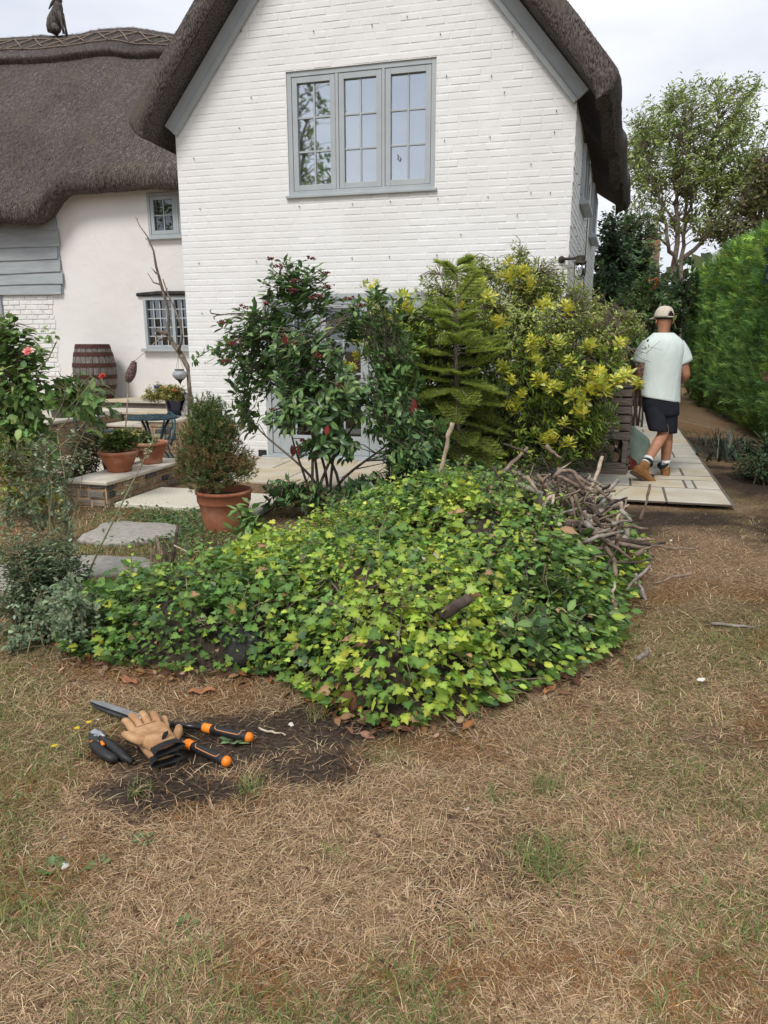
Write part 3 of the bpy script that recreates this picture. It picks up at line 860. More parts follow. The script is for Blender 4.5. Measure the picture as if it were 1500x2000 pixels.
# leaded window: slender iron bars
w = MB(); s0, s1, z0, z1 = LW; t = T2 + .03
w.box(s0, s0+.05, t-.05, t+.06, z0, z1); w.box(s1-.05, s1, t-.05, t+.06, z0, z1); w.box(s0+.05, s1-.05, t-.05, t+.06, z1-.05, z1); w.box(s0+.05, s1-.05, t-.05, t+.06, z0, z0+.045)
mx_ = (s0+s1)/2; w.box(mx_-.025, mx_+.025, t-.048, t+.05, z0+.045, z1-.05)
lwin = w.build('window', m_grey, old, bevel=.004)
bars = MB()
for (a, b_) in ((s0+.05, mx_-.025), (mx_+.025, s1-.05)):
    for i in range(1, 4):
        x = a + (b_-a)*i/4; bars.box(x-.008, x+.008, t-.012, t+.004, z0+.045, z1-.05)
    for j in range(1, 5):
        z = z0+.045 + (z1-z0-.095)*j/5; bars.box(a, b_, t-.010, t+.003, z-.008, z+.008)
    for i in range(4):
        for j in range(5):
            pw, ph = (b_-a)/4, (z1-z0-.095)/5
            p = MB(); p.box(-pw/2,pw/2,-.002,.002,-ph/2,ph/2)
            po2 = p.build('pane', m_glass_dark, lwin, loc=(a+pw*(i+.5), t+.012, z0+.045+ph*(j+.5)))
            po2.rotation_euler = (rb.uniform(-.03,.03), 0, rb.uniform(-.03,.03))
bars.build('glazing_bars', mat('pale_glazing_bar', (.42,.45,.46), rough=.5), lwin)
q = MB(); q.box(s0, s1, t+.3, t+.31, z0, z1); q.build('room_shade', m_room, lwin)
q = MB(); q.box(s0-.05, s1+.05, t-.12, t+.02, z0-.055, z0-.004); q.build('sill', m_grey, lwin, bevel=.008)
q = MB(); q.tube([(s0-.09,T2-.02,z1+.035),(s0+.3,T2-.03,z1+.05),(s0+.7,T2-.03,z1+.045),(s1+.15,T2-.02,z1+.035)], [.028,.036,.034,.03], 7); q.build('lintel', m_char, old)
# weatherboards
nb = 6; zt = [3.40, 3.23, 2.99, 2.80, 2.60, 2.42, 2.262]
for k in range(nb):
    za, zb_ = zt[k+1], zt[k]
    mb = MB(); n = 22; sa, sb_ = -4.75, -3.16 + .03*math.sin(k*2.1)
    top, bot = [], []
    vs = []
    for i in range(n+1):
        x = sa + (sb_-sa)*i/n
        wv = .005*math.sin(x*3 + k*1.7) + .004*mnoise.noise(Vector((x*4, k*3.1, 0)))
        vs += [(x, T2-.035, zb_+.02), (x, T2-.060+.003*math.sin(x*2+k), za+wv), (x, T2-.038, za+wv), ]
    fs = []
    for i in range(n):
        a = i*3; b_ = a+3
        fs += [(a, a+1, b_+1, b_), (a+1, a+2, b_+2, b_+1)]
    fs += [(n*3, n*3+1, n*3+2), (2,1,0)]
    mb.add(vs, fs)
    mb.build('weatherboard', m_greyboard, old)
q = MB(); q.box(-4.75, -3.17, T2-.03, T2, 2.27, 3.42); q.build('board_backing', m_greyboard, old)
q = MB(); q.box(-4.62, -4.375, T2-.05, T2, 1.0, 2.26); q.build('post', m_greyboard, old, bevel=.006)
# old brick panel under the boards
for k in range(17):
    z0 = .95 + .077*k
    s = -4.36 - (.11 if k % 2 else 0)
    while s < -3.43:
        a, b_ = max(s, -4.37), min(s+.21, -3.40 + .02*math.sin(k*1.3))
        s += .22
        if b_ - a < .05: continue
        vs, fs = brick_geo(a, b_, z0, z0+.066, .012 + rb.uniform(-.003,.005), .007)
        mb = MB(); mb.add([(x, y + T2, z + rb.uniform(-.003,.003)) for x, y, z in vs], fs); mb.build('brick', m_oldbrick, old)

# thatch of the old cottage: eave line, body, thick ridge cap with spars
def eave_z(s):
    a = 1/(1+math.exp((s+3.05)/.10))            # lower over the boarded bay
    return 3.70 - .36*a - .06*math.exp(-((s+3.3)/.3)**2)
def eave_t(s):
    a = 1/(1+math.exp((s+3.0)/.12)); return T2 - .34 - .14*a
RT, RZ = 5.2, 7.42
ns = 110
ss = np.linspace(-8.5, 1.2, ns)
prof = []                                         # (fraction up the slope, extra outward offset)
V2 = []
nv = 46
def ridge_z(s): return 7.27 - .085*(s+2.7) + .07*math.sin(s*1.5+1.4) + .03*math.sin(s*2.9)
for s in ss:
    ez, et = eave_z(s), eave_t(s)
    rz = ridge_z(s)
    rowp = [(T2-.02, ez+.06), (T2-.12, ez+.02), (et+.10, ez-.02), (et+.02, ez+.04), (et-.01, ez+.14), (et+.03, ez+.27)]
    for k in range(nv-6):
        f = (k+1)/(nv-6)
        t_ = et+.03 + (RT - et-.03)*f; z = ez+.27 + (rz-.10 - ez-.27)*f + .16*math.sin(f*math.pi)
        rowp.append((t_, z))
    V2 += [(s, t_, z) for t_, z in rowp]
V2 = wob(V2, .03, 1.6); V2 = wob(V2, .008, 11)
F2 = grid_faces(ns, nv, flip=True)
th2 = obj('thatched_roof', fast_mesh('thatched_roof', V2, F2, m_thatch, smooth=True), old)
# ridge cap: a raised blanket over the top
V3 = []; nk = 14
for s in ss:
    ez, et = eave_z(s), eave_t(s); rz = ridge_z(s)
    f0 = 0.80
    rowp = []
    for k in range(nk):
        f = f0 + (1-f0)*max(k-2, 0)/(nk-5)
        f = min(f, 1.0)
        t_ = et+.03 + (RT-et-.03)*f; z = ez+.27 + (rz-.10-ez-.27)*f + .16*math.sin(f*math.pi)
        lift = [-.02, .05, .11][k] if k < 3 else .12
        if k >= nk-2: t_ += .12*(k-(nk-3)); z -= .03*(k-(nk-3))**2
        rowp.append((t_ - lift*.72, z + lift*.69))
    V3 += [(s, a, b_) for a, b_ in rowp]
V3 = wob(V3, .03, 1.6); V3 = wob(V3, .006, 12)
F3 = grid_faces(ns, nk, flip=True)
cap_ = obj('ridge_cap', fast_mesh('ridge_cap', V3, F3, m_thatch, smooth=True), old)
b1 = straw(V2, F2, 90000, slope_down(V2, F2), .085, .0055, .013, (cdark, (.37,.31,.285)), 5)
b2 = straw(V3, F3, 28000, slope_down(V3, F3), .085, .0055, .013, ((.055,.048,.048), (.345,.30,.28)), 6)
v, f, c = merge([b1, b2])
so2 = obj('straw', fast_mesh('straw', v, f, m_straw, c), old); so2['kind'] = 'stuff'
def cap_pt(s, g, out=.02):                         # point on the cap, g = 0 bottom edge .. 1 ridge
    i = (s - ss[0])/(ss[-1]-ss[0])*(ns-1); i0 = int(i); fi = i - i0
    k = 3 + g*(nk-6); k0 = int(k); fk = k - k0
    P = lambda a, b_: Vector(V3[a*nk + b_])
    p = (P(i0,k0)*(1-fk)+P(i0,k0+1)*fk)*(1-fi) + (P(i0+1,k0)*(1-fk)+P(i0+1,k0+1)*fk)*fi
    return p + Vector((0,-.7,.7))*out
def spar(pts, r=.012):
    q = MB(); q.tube(pts, r, 5); return q.build('spar', m_spar, cap_, smooth=True)
for g in (.25, .74):
    s = -7.6
    while s < -2.2:
        spar([cap_pt(s + .9*k/4, g + .03*math.sin(s*3+k)) for k in range(5)], .012); s += .88
s = -7.6
while s < -2.3:
    spar([cap_pt(s + .42*k/4, .25 + .49*k/4, .028) for k in range(5)], .013)
    spar([cap_pt(s + .42*k/4, .74 - .49*k/4, .040) for k in range(5)], .013)
    s += .47

# straw hare on the ridge
hs, _ = hp(120, 50, RT-.1)
hb = Vector((hs, RT - .18, ridge_z(hs) - .03))
hare = thing('straw_hare', 'straw hare figure sitting upright on the thatched ridge', 'roof finial', hw(hb.x, hb.y, hb.z), R(HYAW))
m_hare = mat('dark_straw_sculpture', (0.035,0.03,0.028), (0.14,0.12,0.105), scale=40, stretch=(1,1,.4), rough=.95, bump=.9, bscale=60)
q = MB()
q.tube([(-.17,0,.02),(-.13,0,.10),(-.08,0,.22),(-.01,0,.36),(.03,0,.47),(.04,0,.54)], [.09,.135,.145,.115,.085,.06], 10); 
q.tube([(.04,0,.50),(.05,0,.58),(.07,0,.64),(.115,0,.63)], [.05,.07,.062,.03], 9)
hbody = q.build('body', m_hare, hare, smooth=True)
q = MB(); q.tube([(.04,.02,.66),(.035,.02,.76),(.055,.02,.90)], [.025,.03,.008], 7); q.build('ear', m_hare, hare, smooth=True)
q = MB(); q.tube([(.01,-.03,.62),(-.08,-.03,.52),(-.17,-.03,.43)], [.022,.03,.010], 7); q.build('ear', m_hare, hare, smooth=True)
for yy in (-.04, .05):
    q = MB(); q.tube([(.05,yy,.36),(.085,yy,.22),(.11,yy,.10),(.125,yy,-.02)], [.05,.032,.022,.026], 7); q.build('front_leg', m_hare, hare, smooth=True)
q = MB(); q.tube([(-.05,-.09,.09),(.02,-.10,.05),(.06,-.10,.0)], [.085,.06,.03], 8); q.build('hind_leg', m_hare, hare, smooth=True)
q = MB(); q.tube([(-.2,0,.06),(-.25,0,.075),(-.27,0,.09)], [.03,.03,.01], 6); q.build('tail', m_hare, hare, smooth=True)

# wall lantern on the corner of the brick gable
lamp = thing('wall_lantern', 'caged bulkhead lantern on the corner of the brick gable', 'wall lamp', (*HL, 0), R(HYAW))
ls, lz = hp(1133, 520, -.1)
m_lampg = glassmat('lantern_glass', (.9,.92,.92), .08, .1)
q = MB(); q.lathe([(.0,0),(.038,0),(.038,.014),(.02,.024),(0,.024)], (0,0,0), 14)
bpz = q.build('back_plate', m_iron, lamp, smooth=False, loc=(WID-.07, -.008, lz+.085)); bpz.rotation_euler = (R(90),0,0)
q = MB(); q.tube([(WID-.07,-.03,lz+.085),(WID-.03,-.06,lz+.085),(ls,-.1,lz+.085)], .016, 8); q.build('arm', m_iron, lamp, smooth=True)
q = MB(); q.lathe([(.02,.05),(.048,.05),(.05,.10),(.066,.045),(.066,.062),(.05,.062)][:1] + [(.05,.055),(.052,.105),(.03,.112),(0,.112)], (ls,-.1,lz), 16); q.lathe([(.0,.03),(.068,.03),(.068,.052),(0,.052)], (ls,-.1,lz), 16)
q.build('cap', mat('bronze_lamp_body', (.05,.045,.035), (.11,.10,.08), scale=30, rough=.5, metal=.5), lamp)
q = MB(); q.lathe([(.05,.03),(.052,-.05),(.045,-.09),(.025,-.115),(0,-.12)], (ls,-.1,lz), 16); q.build('glass_jar', m_lampg, lamp, smooth=True)
q = MB()
for k in range(4):
    a = k*math.pi/2 + .4
    q.tube([(ls+math.cos(a)*r_, -.1+math.sin(a)*r_, lz+z_) for r_, z_ in ((.064,.035),(.066,-.06),(.055,-.105),(.025,-.135),(0,-.138))], .005, 5)
q.build('cage', m_iron, lamp, smooth=True)

# iron hook bracket on the wall left of the doors
hs0, hz0 = hp(440, 615, -.25)
hk = thing('iron_hook', 'curled black iron hook bracket sticking out beside the viburnum', 'hook', (*HL, 0), R(HYAW))
q = MB(); q.tube([(hs0+.12,-.01,hz0+.03),(hs0+.02,-.2,hz0+.015),(hs0-.08,-.3,hz0-.005),(hs0-.12,-.33,hz0-.03),(hs0-.10,-.34,hz0-.055)], .007, 6)
q.tube([(hs0-.05,-.27,hz0),(hs0-.14,-.34,hz0+.015),(hs0-.155,-.35,hz0+.045),(hs0-.135,-.34,hz0+.06)], .007, 6); q.build('bracket', m_iron, hk, smooth=True)
# ================================================================== TERRACE, STEPS AND LOW WALLS (all in the house frame)
def stone_face(mb_parent, p0, p1, z0, z1, nrm, seed, wmin=.10, wmax=.26, hmin=.055, hmax=.10, dark=()):
    """rubble stones on the vertical face from p0 to p1 (house frame), standing proud along nrm"""
    r = random.Random(seed)
    p0, p1 = Vector(p0), Vector(p1); L = (p1-p0).length; d = (p1-p0)/L; n = Vector(nrm)
    z = z0 + .006
    while z < z1 - .03:
        h = min(r.uniform(hmin, hmax), z1 - z)
        if z1 - (z+h) < .035: h = z1 - z
        x = 0
        while x < L - .02:
            w = min(r.uniform(wmin, wmax), L - x)
            if L - (x+w) < .06: w = L - x
            g = .010; out = r.uniform(.010, .024); c = .014
            a0, a1, b0, b1 = x+g, x+w-g, z+g*.8, z+h-g*.8
            a1 = min(a1, L - .002)
            if a1 - a0 > .02 and b1 - b0 > .015:
                cc = min(c, (a1-a0)*.3, (b1-b0)*.3)
                vs = []
                for (k, o) in ((0, -.004), (cc*.3, out*.7), (cc, out)):
                    for (aa, bb) in ((a0+k,b0+k),(a1-k,b0+k),(a1-k,b1-k),(a0+k,b1-k)):
                        q_ = p0 + d*(aa + r.uniform(-.006,.006)) + n*(o + r.uniform(-.002,.002))
                        vs.append((q_.x, q_.y, bb + r.uniform(-.005,.005)))
                fs = [(8,9,10,11)]
                for k in (0, 4):
                    for i in range(4):
                        j = (i+1) % 4; fs.append((k+i, k+j, k+4+j, k+4+i))
                if d.cross(Vector((0,0,1))).dot(n) < 0: fs = [tuple(reversed(f)) for f in fs]
                m = MB(); m.add(vs, fs); m.build('stone', m_slate if r.random() < .10 else m_stone, mb_parent)
            x += w
        z += h
def wall_block(name, label, s0, s1, t0, t1, z0, z1, cop=.04, seed=0, faces='FLR', over=.03, flag_m=m_coping, split=.55, cat='garden wall'):
    w = thing(name, label, cat, (*HL, 0), R(HYAW))
    q = MB(); q.box(s0, s1, t0, t1, z0, z1-cop); q.build('core', m_mortar, w)
    if 'F' in faces: stone_face(w, (s0,t0,0), (s1,t0,0), max(z0, .0), z1-cop, (0,-1,0), seed)
    if 'R' in faces: stone_face(w, (s1,t0,0), (s1,t1,0), max(z0, .0), z1-cop, (1,0,0), seed+1)
    if 'L' in faces: stone_face(w, (s0,t1,0), (s0,t0,0), max(z0, .0), z1-cop, (-1,0,0), seed+2)
    # coping slabs, butted with a narrow joint
    along_s = (s1-s0) >= (t1-t0)
    L = (s1-s0) if along_s else (t1-t0)
    n = max(1, round(L/split))
    for k in range(n):
        a, b_ = k/n, (k+1)/n
        q = MB()
        if along_s: q.cbox(s0-over*(k==0)+(s1-s0)*a+.004*(k>0), s0+(s1-s0)*b_+over*(k==n-1)-.004*(k<n-1), t0-over, t1+(over if 'B' in faces else 0), z1-cop+.001, z1, .010)
        else: q.cbox(s0-over*('L' in faces), s1+over*('R' in faces), t0-over*(k==0)+(t1-t0)*a+.004*(k>0), t0+(t1-t0)*b_-.004, z1-cop+.001, z1, .010)
        q.build('coping_slab', flag_m, w)
    return w
def flags(name, label, s0, s1, t0, t1, z, th=.04, seed=1, ms=None, nosing=0.0, base=None):
    o = MB(); b0 = base if base is not None else -.1
    o.box(s0+.02, s1-.02, t0+.02, t1-.01, b0, z-.008)
    po = o.build(name, m_joint); po.location = (*HL, 0); po.rotation_euler = (0,0,R(HYAW)); po['kind'] = 'structure'; po['label'] = label
    r = random.Random(seed); t = t0
    while t < t1 - .02:
        d = min(r.choice([.3,.42,.5,.6]), t1 - t)
        if t1 - (t+d) < .2: d = t1 - t
        s = s0
        while s < s1 - .02:
            w = min(r.choice([.42,.55,.7,.85]), s1 - s)
            if s1 - (s+w) < .25: w = s1 - s
            q = MB(); q.cbox(s+.006, s+w-.006, t+.006-(nosing if t == t0 else 0), t+d-.006, z-th, z+r.uniform(-.002,.002), .007)
            q.build('flagstone', r.choice(ms or [m_flag, m_flag2, m_flag3, m_flag]), po); s += w
        t += d
    return po
# paving outside the garden doors, and the sunken sitting area
flags('patio', 'buff sandstone paving in front of the garden doors', -.05, 4.4, -1.72, -.08, .035, .035, 4, [m_flag, m_flag2, m_flag2, m_flag])
flags('sitting_area', 'small paved sitting area below the terrace wall', -1.5, -.06, -1.72, .24, .05, .04, 8)
flags('terrace', 'upper flagged terrace along the cream cottage wall', -4.4, .0, 1.2, T2-.005, .63, .05, 12, nosing=.03, base=.5)
q = thing('terrace_steps', 'two sandstone steps rising from sitting area to terrace', 'steps', (*HL, 0), R(HYAW))
m = MB(); m.box(-1.5, -.62, .25, .65, .0, .32); m.box(-1.5, -.62, .651, 1.19, .0, .46); m.build('core', m_mortar, q)
stone_face(q, (-1.5,.25,0), (-.62,.25,0), .02, .32, (0,-1,0), 61); stone_face(q, (-1.5,.65,0), (-.62,.65,0), .37, .46, (0,-1,0), 62, .15, .3)
for s_ in (0, 1):
    m = MB(); m.cbox(-1.5+.44*s_+.003, -1.06+.44*s_-.003, .21, .648, .322, .365, .008); m.build('tread', m_coping, q)
    m = MB(); m.cbox(-1.5+.44*s_+.003, -1.06+.44*s_-.003, .61, 1.19, .462, .505, .008); m.build('tread', m_flag2, q)
wall_block('retaining_wall', 'rubble stone retaining wall carrying the blue pot and stone cat', -.60, -.055, -.28, 1.19, .0, .505, .045, 20, 'FL')
wall_block('retaining_wall', 'rubble stone retaining wall under the olive green planters', -4.4, -1.53, -1.1, 1.19, .0, .505, .045, 30, 'FR')
# dark shadow step edge: front board of the upper terrace
# low wall with the terracotta bowls
s_b, t_b = -.74, -3.1
lowB = gp(206, 940, .25); lowA = gp(145, 932, .25)
def to_h(p): d_ = np.array([p[0], p[1]]) - HL; return float(d_ @ EX), float(d_ @ EY)
sB, tB = to_h(lowB)
wall_block('low_wall', 'low stone garden wall with pale coping carrying two terracotta bowls', sB-.40, sB, tB, tB+1.36, .0, .25, .04, 40, 'FR', split=.45)
# dark slate lump set into its side face
# pale step slab beside the low wall
ss_ = thing('step_slab', 'pale lichened stone slab step beside low wall', 'step', (*HL, 0), R(HYAW))
m = MB(); m.cbox(sB+.06, sB+.86, tB+.02, tB+.78, .0, .055, .012); m.build('slab', m_step, ss_)
m = MB(); m.cbox(sB+.868, sB+1.45, tB+.0, tB+.74, .0, .052, .012); m.build('slab', m_step, ss_)
# stepping stones in the lawn
def stepping(label, c, rx, ry, rot, seed):
    r = random.Random(seed); n = 40; rings = []
    cs, sn = math.cos(rot), math.sin(rot)
    for k, z in ((1.0, -.02), (1.02, .02), (.985, .032), (.93, .037), (.6, .038), (.25, .037)):
        ring = []
        for i in range(n):
            a = 2*math.pi*i/n
            w = 1 + .08*math.sin(3*a+seed) + .05*math.sin(5*a+seed*2) + .03*math.sin(9*a+seed*3)
            x, y = rx*k*w*math.copysign(abs(math.cos(a))**.7, math.cos(a)), ry*k*w*math.copysign(abs(math.sin(a))**.7, math.sin(a))
            ring.append((x*cs-y*sn, x*sn+y*cs, z + .004*mnoise.noise(Vector((x*9, y*9, seed)))))
        rings.append(ring)
    m = MB(); m.loft(rings)
    o = m.build('stepping_stone', m_stepstone, None, smooth=True, loc=(c.x, c.y, 0))
    return tag(o, label, 'stepping stone', 'stepping stones across the lawn')
stepping('large flat grey stepping stone nearest the terracotta conifer pot', gp(256, 1045), .35, .30, -.1, 1)
stepping('pale stepping stone partly hidden by the grey-green shrub', gp(185, 1112), .36, .20, .05, 2)
stepping('pale stepping stone cut by the edge of the picture', gp(30, 1135), .38, .30, .15, 4)

# ================================================================== POTS AND THINGS ON THE TERRACE
def pot(name, label, loc, prof, m, group=None, soil_r=None, soil_z=None, extra=None, cat='plant pot', rz=0):
    t = thing(name, label, cat, loc, rz, group)
    q = MB(); q.lathe(prof, n=36); q.build('pot', m, t, smooth=True, bevel=0)
    if soil_r:
        q = MB(); q.lathe([(soil_r, soil_z-.01),(soil_r*.6, soil_z+.008),(0, soil_z+.015)], n=20); q.build('soil', m_soil, t, smooth=True)
    return t
bowl = [(0,.0),(.105,.0),(.115,.012),(.112,.03),(.125,.06),(.152,.11),(.168,.150),(.170,.165),(.184,.168),(.190,.182),(.186,.198),(.172,.200),(.165,.185),(.15,.16),(0,.155)]
pb1 = gp(234, 920, .25)
pot('terracotta_bowl', 'wide terracotta bowl at the near end of low wall', pb1, bowl, m_terra, None, .155, .172)
pb2 = gp(283, 908, .25) + Vector((.03, .12, 0))
pot('terracotta_bowl', 'terracotta bowl behind the first, nearer the bistro table', pb2, [(r*.96, z*1.12) for r, z in bowl], m_terra, None, .145, .19)
navy = [(0,0),(.10,0),(.115,.02),(.15,.16),(.165,.25),(.172,.255),(.172,.27),(.155,.27),(.145,.24),(0,.23)]
pot('navy_pot', 'dark navy glazed pot half hidden behind terracotta bowl', hw(sB-.46, tB+.85, .0), [(r, z*1.7) for r, z in navy], m_navypot, None, .14, .41)
blue = [(0,0),(.13,0),(.145,.02),(.165,.14),(.185,.25),(.195,.262),(.195,.285),(.178,.285),(.17,.25),(0,.24)]
pblue = hw(-.37, .28, .505)
pot('blue_pot', 'cobalt blue glazed pot of yellow green flowers on the wall', pblue, blue, m_bluepot, None, .165, .262)
oliv = [(0,0),(.14,0),(.15,.01),(.185,.30),(.198,.302),(.198,.325),(.18,.325),(.17,.29),(0,.28)]
for i, (u, dt) in enumerate(((140, -.35), (176, .15))):
    p = hw(-1.72 - .02*i, dt, .505)
    pot('olive_planter', ['olive green tapered planter nearer the rose bush', 'olive green tapered planter nearer the oak barrel'][i], p, oliv, m_olivepot, 'olive planters on the coping', .165, .30)
# oak barrel
bc = hw(-2.42, 1.33, .63)
barrel = thing('oak_barrel', 'upright weathered oak barrel with rusty hoops against cream wall', 'barrel', bc)
def bar_r(z): return .245 + .080*math.sin(math.pi*min(max(z/.84, 0), 1))
nst = 20
for k in range(nst):
    a0, a1 = 2*math.pi*k/nst + .012, 2*math.pi*(k+1)/nst - .012
    q = MB(); rings = []
    for j in range(9):
        z = .84*j/8; r_ = bar_r(z) + random.uniform(-.001,.001)
        rings.append([(r_*math.cos(a0), r_*math.sin(a0), z), (r_*1.004*math.cos((a0+a1)/2), r_*1.004*math.sin((a0+a1)/2), z), (r_*math.cos(a1), r_*math.sin(a1), z), ((r_-.025)*math.cos(a1), (r_-.025)*math.sin(a1), z), ((r_-.025)*math.cos(a0), (r_-.025)*math.sin(a0), z)])
    q.loft(rings); q.build('stave', m_barrel, barrel)
for z0 in (.005, .15, .31, .49, .655, .775):
    q = MB(); z1 = z0 + .062
    q.lathe([(bar_r(z0)+.001, z0),(bar_r(z0)+.006, z0),(bar_r(z1)+.006, z1),(bar_r(z1)+.001, z1)], n=40); q.build('hoop', m_hoop, barrel, smooth=False)
q = MB(); q.lathe([(.225,.81),(0,.81)], n=30); q.build('head', m_barrel, barrel)
# stone cat
catp = hw(-.15, .16, .505)
cat_ = thing('stone_cat', 'pale cast stone cat sitting at the brick corner', 'garden statue', catp, R(20))
q = MB()
q.tube([(0,.03,.0),(0,.02,.06),(0,-.005,.14),(0,-.02,.20),(0,-.03,.235)], [.075,.085,.072,.052,.040], 12)
q.tube([(0,-.03,.225),(0,-.045,.262),(0,-.05,.30),(0,-.045,.315)], [.035,.055,.048,.02], 12)
for s_ in (-1, 1):
    q.tube([(.028*s_,-.05,.30),(.036*s_,-.04,.325),(.040*s_,-.035,.345)], [.02,.016,.003], 6)
    q.tube([(.026*s_,-.055,.19),(.028*s_,-.075,.09),(.028*s_,-.085,.01),(.028*s_,-.105,.008)], [.026,.02,.02,.016], 8)
    q.tube([(.06*s_,.02,.06),(.065*s_,-.03,.03),(.055*s_,-.07,.015)], [.045,.032,.018], 8)
q.tube([(0,-.085,.285),(0,-.11,.275)], [.028,.016], 8)
q.tube([(.05,.09,.012),(.1,.06,.014),(.115,0,.014),(.10,-.05,.012)], [.018,.016,.014,.01], 6)
q.build('figure', m_cat, cat_, smooth=True)
q = MB(); q.cbox(-.10,.10,-.13,.11,-.0,.014,.004); q.build('plinth', m_cat, cat_)

# bistro table and two chairs of dark teal cast metal
tb = at(297, 814, 8.05); tz = tb.z
tbl = thing('bistro_table', 'round dark teal cast metal bistro table in front of stone wall', 'table', (tb.x, tb.y, .05))
q = MB(); q.lathe([(0,0),(.29,0),(.305,.006),(.305,.022),(.295,.026),(.28,.024),(0,.022)], (0,0,tz-.05-.02), 40)
top_ = q.build('table_top', m_verdigris, tbl, smooth=False)
q = MB()
for k in range(3):
    for j in range([8, 14, 22][k]):
        a = 2*math.pi*j/[8,14,22][k]; rr_ = (.09,.17,.25)[k]
        q.lathe([(.030,.0),(.034,.006),(.026,.006),(.022,.0)], (math.cos(a)*rr_, math.sin(a)*rr_, tz-.05+.0025), 8)
q.build('fretwork', m_verdigris, top_)
for k in range(3):
    a = 2*math.pi*k/3 + .5; ca, sa = math.cos(a), math.sin(a); H = tz-.05-.02
    q = MB(); q.tube([(ca*r_, sa*r_, z_*H) for r_, z_ in ((.20,1.0),(.13,.8),(.08,.55),(.10,.35),(.19,.10),(.26,.015),(.28,.03))], [.015,.014,.014,.014,.014,.016,.012], 7)
    q.build('leg', m_verdigris, tbl, smooth=True)
q = MB(); q.lathe([(.085,0),(.095,.0),(.095,.012),(.085,.012)], (0,0,H*.52), 20); q.build('ring_stretcher', m_verdigris, tbl)
def bistro_chair(label, loc, rz, seat_h=.36):
    c = thing('bistro_chair', label, 'chair', loc, rz, 'cast metal bistro chairs')
    q = MB(); q.lathe([(0,0),(.175,0),(.19,.008),(.19,.02),(0,.022)], (0,0,seat_h), 28); q.build('seat', m_verdigris, c)
    for sx_, sy_ in ((-.13,-.12),(.13,-.12),(-.13,.13),(.13,.13)):
        q = MB(); q.tube([(sx_,sy_,seat_h),(sx_*1.1,sy_*1.1,seat_h*.5),(sx_*1.35,sy_*1.35,.0)], [.013,.012,.014], 6); q.build('leg', m_verdigris, c, smooth=True)
    q = MB(); q.tube([(-.17,.15,seat_h),(-.19,.2,seat_h+.16),(-.16,.23,seat_h+.30),(-.08,.245,seat_h+.38),(0,.25,seat_h+.40),(.08,.245,seat_h+.38),(.16,.23,seat_h+.30),(.19,.2,seat_h+.16),(.17,.15,seat_h)], .013, 7); bk = q.build('back_frame', m_verdigris, c, smooth=True)
    for (cx, cz, rr_) in ((-.085,.13,.078),(.085,.13,.078),(0,.26,.085),(0,.06,.045)):
        q = MB(); q.tube([(cx+rr_*math.cos(a), .215+.05*(cz+rr_*math.sin(a)), seat_h+cz+rr_*math.sin(a)) for a in [2*math.pi*k/18 for k in range(19)]], .009, 6, cap=False); q.build('back_ring', m_verdigris, bk, smooth=True)
    return c
bistro_chair('dark teal ring-backed bistro chair at the barrel side of the table', hw(-1.02, -.60, .05), R(62), .30)
bistro_chair('dark teal bistro chair tucked behind the potted conifer', hw(-.22, -.62, .05), R(-50), .16)
# dark slatted garden chair behind the rose
gc = thing('garden_chair', 'dark charcoal slatted garden chair behind the rose bush', 'chair', hw(-3.05, .0, .505), R(HYAW-10))
m_dkwood = mat('charcoal_paint', (.018,.019,.022), (.03,.031,.034), scale=10, rough=.5)
for k in range(3):
    q = MB(); q.cbox(-.26,.26,.24,.27,.50+.15*k,.60+.15*k,.006); q.build('back_slat', m_dkwood, gc)
for s_ in (-1,1):
    q = MB(); q.box(.26*s_-.02,.26*s_+.02,.271,.31,0,.93); q.build('back_post', m_dkwood, gc)
    q = MB(); q.box(.26*s_-.02,.26*s_+.02,-.24,-.20,0,.62); q.build('front_leg', m_dkwood, gc)
    q = MB(); q.box(.26*s_-.03,.26*s_+.03,-.26,.27,.621,.645); q.build('armrest', m_dkwood, gc)
for k in range(5):
    q = MB(); q.box(-.24,.24,-.23+.09*k,-.15+.09*k,.40,.42); q.build('seat_slat', m_dkwood, gc)

# pine-cone shaped twine ornament on a cane stuck in the front bowl
orn = thing('twine_ornament', 'cone shaped twine wrapped ornament on a thin cane above bowls', 'garden ornament', (pb1.x, pb1.y, .42))
Yc = pb1.y + .02
pA, pB = at(243, 862, Yc), at(251, 746, Yc); pC = at(262, 706, Yc)
o_ = Vector((pb1.x, pb1.y, .42))
q = MB(); q.tube([pA-o_, (pA+pB)/2-o_+Vector((.004,0,0)), pB-o_, (pB+pC)/2 - o_], [.007,.006,.006,.005], 6); q.build('cane', m_dead, orn, smooth=True)
q = MB(); N_ = 90
q.tube([pB.lerp(pC, k/N_) - o_ + Vector((math.cos(k*.9), math.sin(k*.9), 0))*(.012 + .030*math.sin(math.pi*(k/N_)**.7*.94 + .06)) for k in range(N_+1)], .010, 5)
q.tube([pB-o_, (pB+pC)/2-o_, pC-o_], [.02,.034,.012], 8)
q.build('twine_cone', mat('purple_brown_twine', (.07,.035,.035), (.26,.17,.15), scale=60, rough=.95), orn, smooth=True)
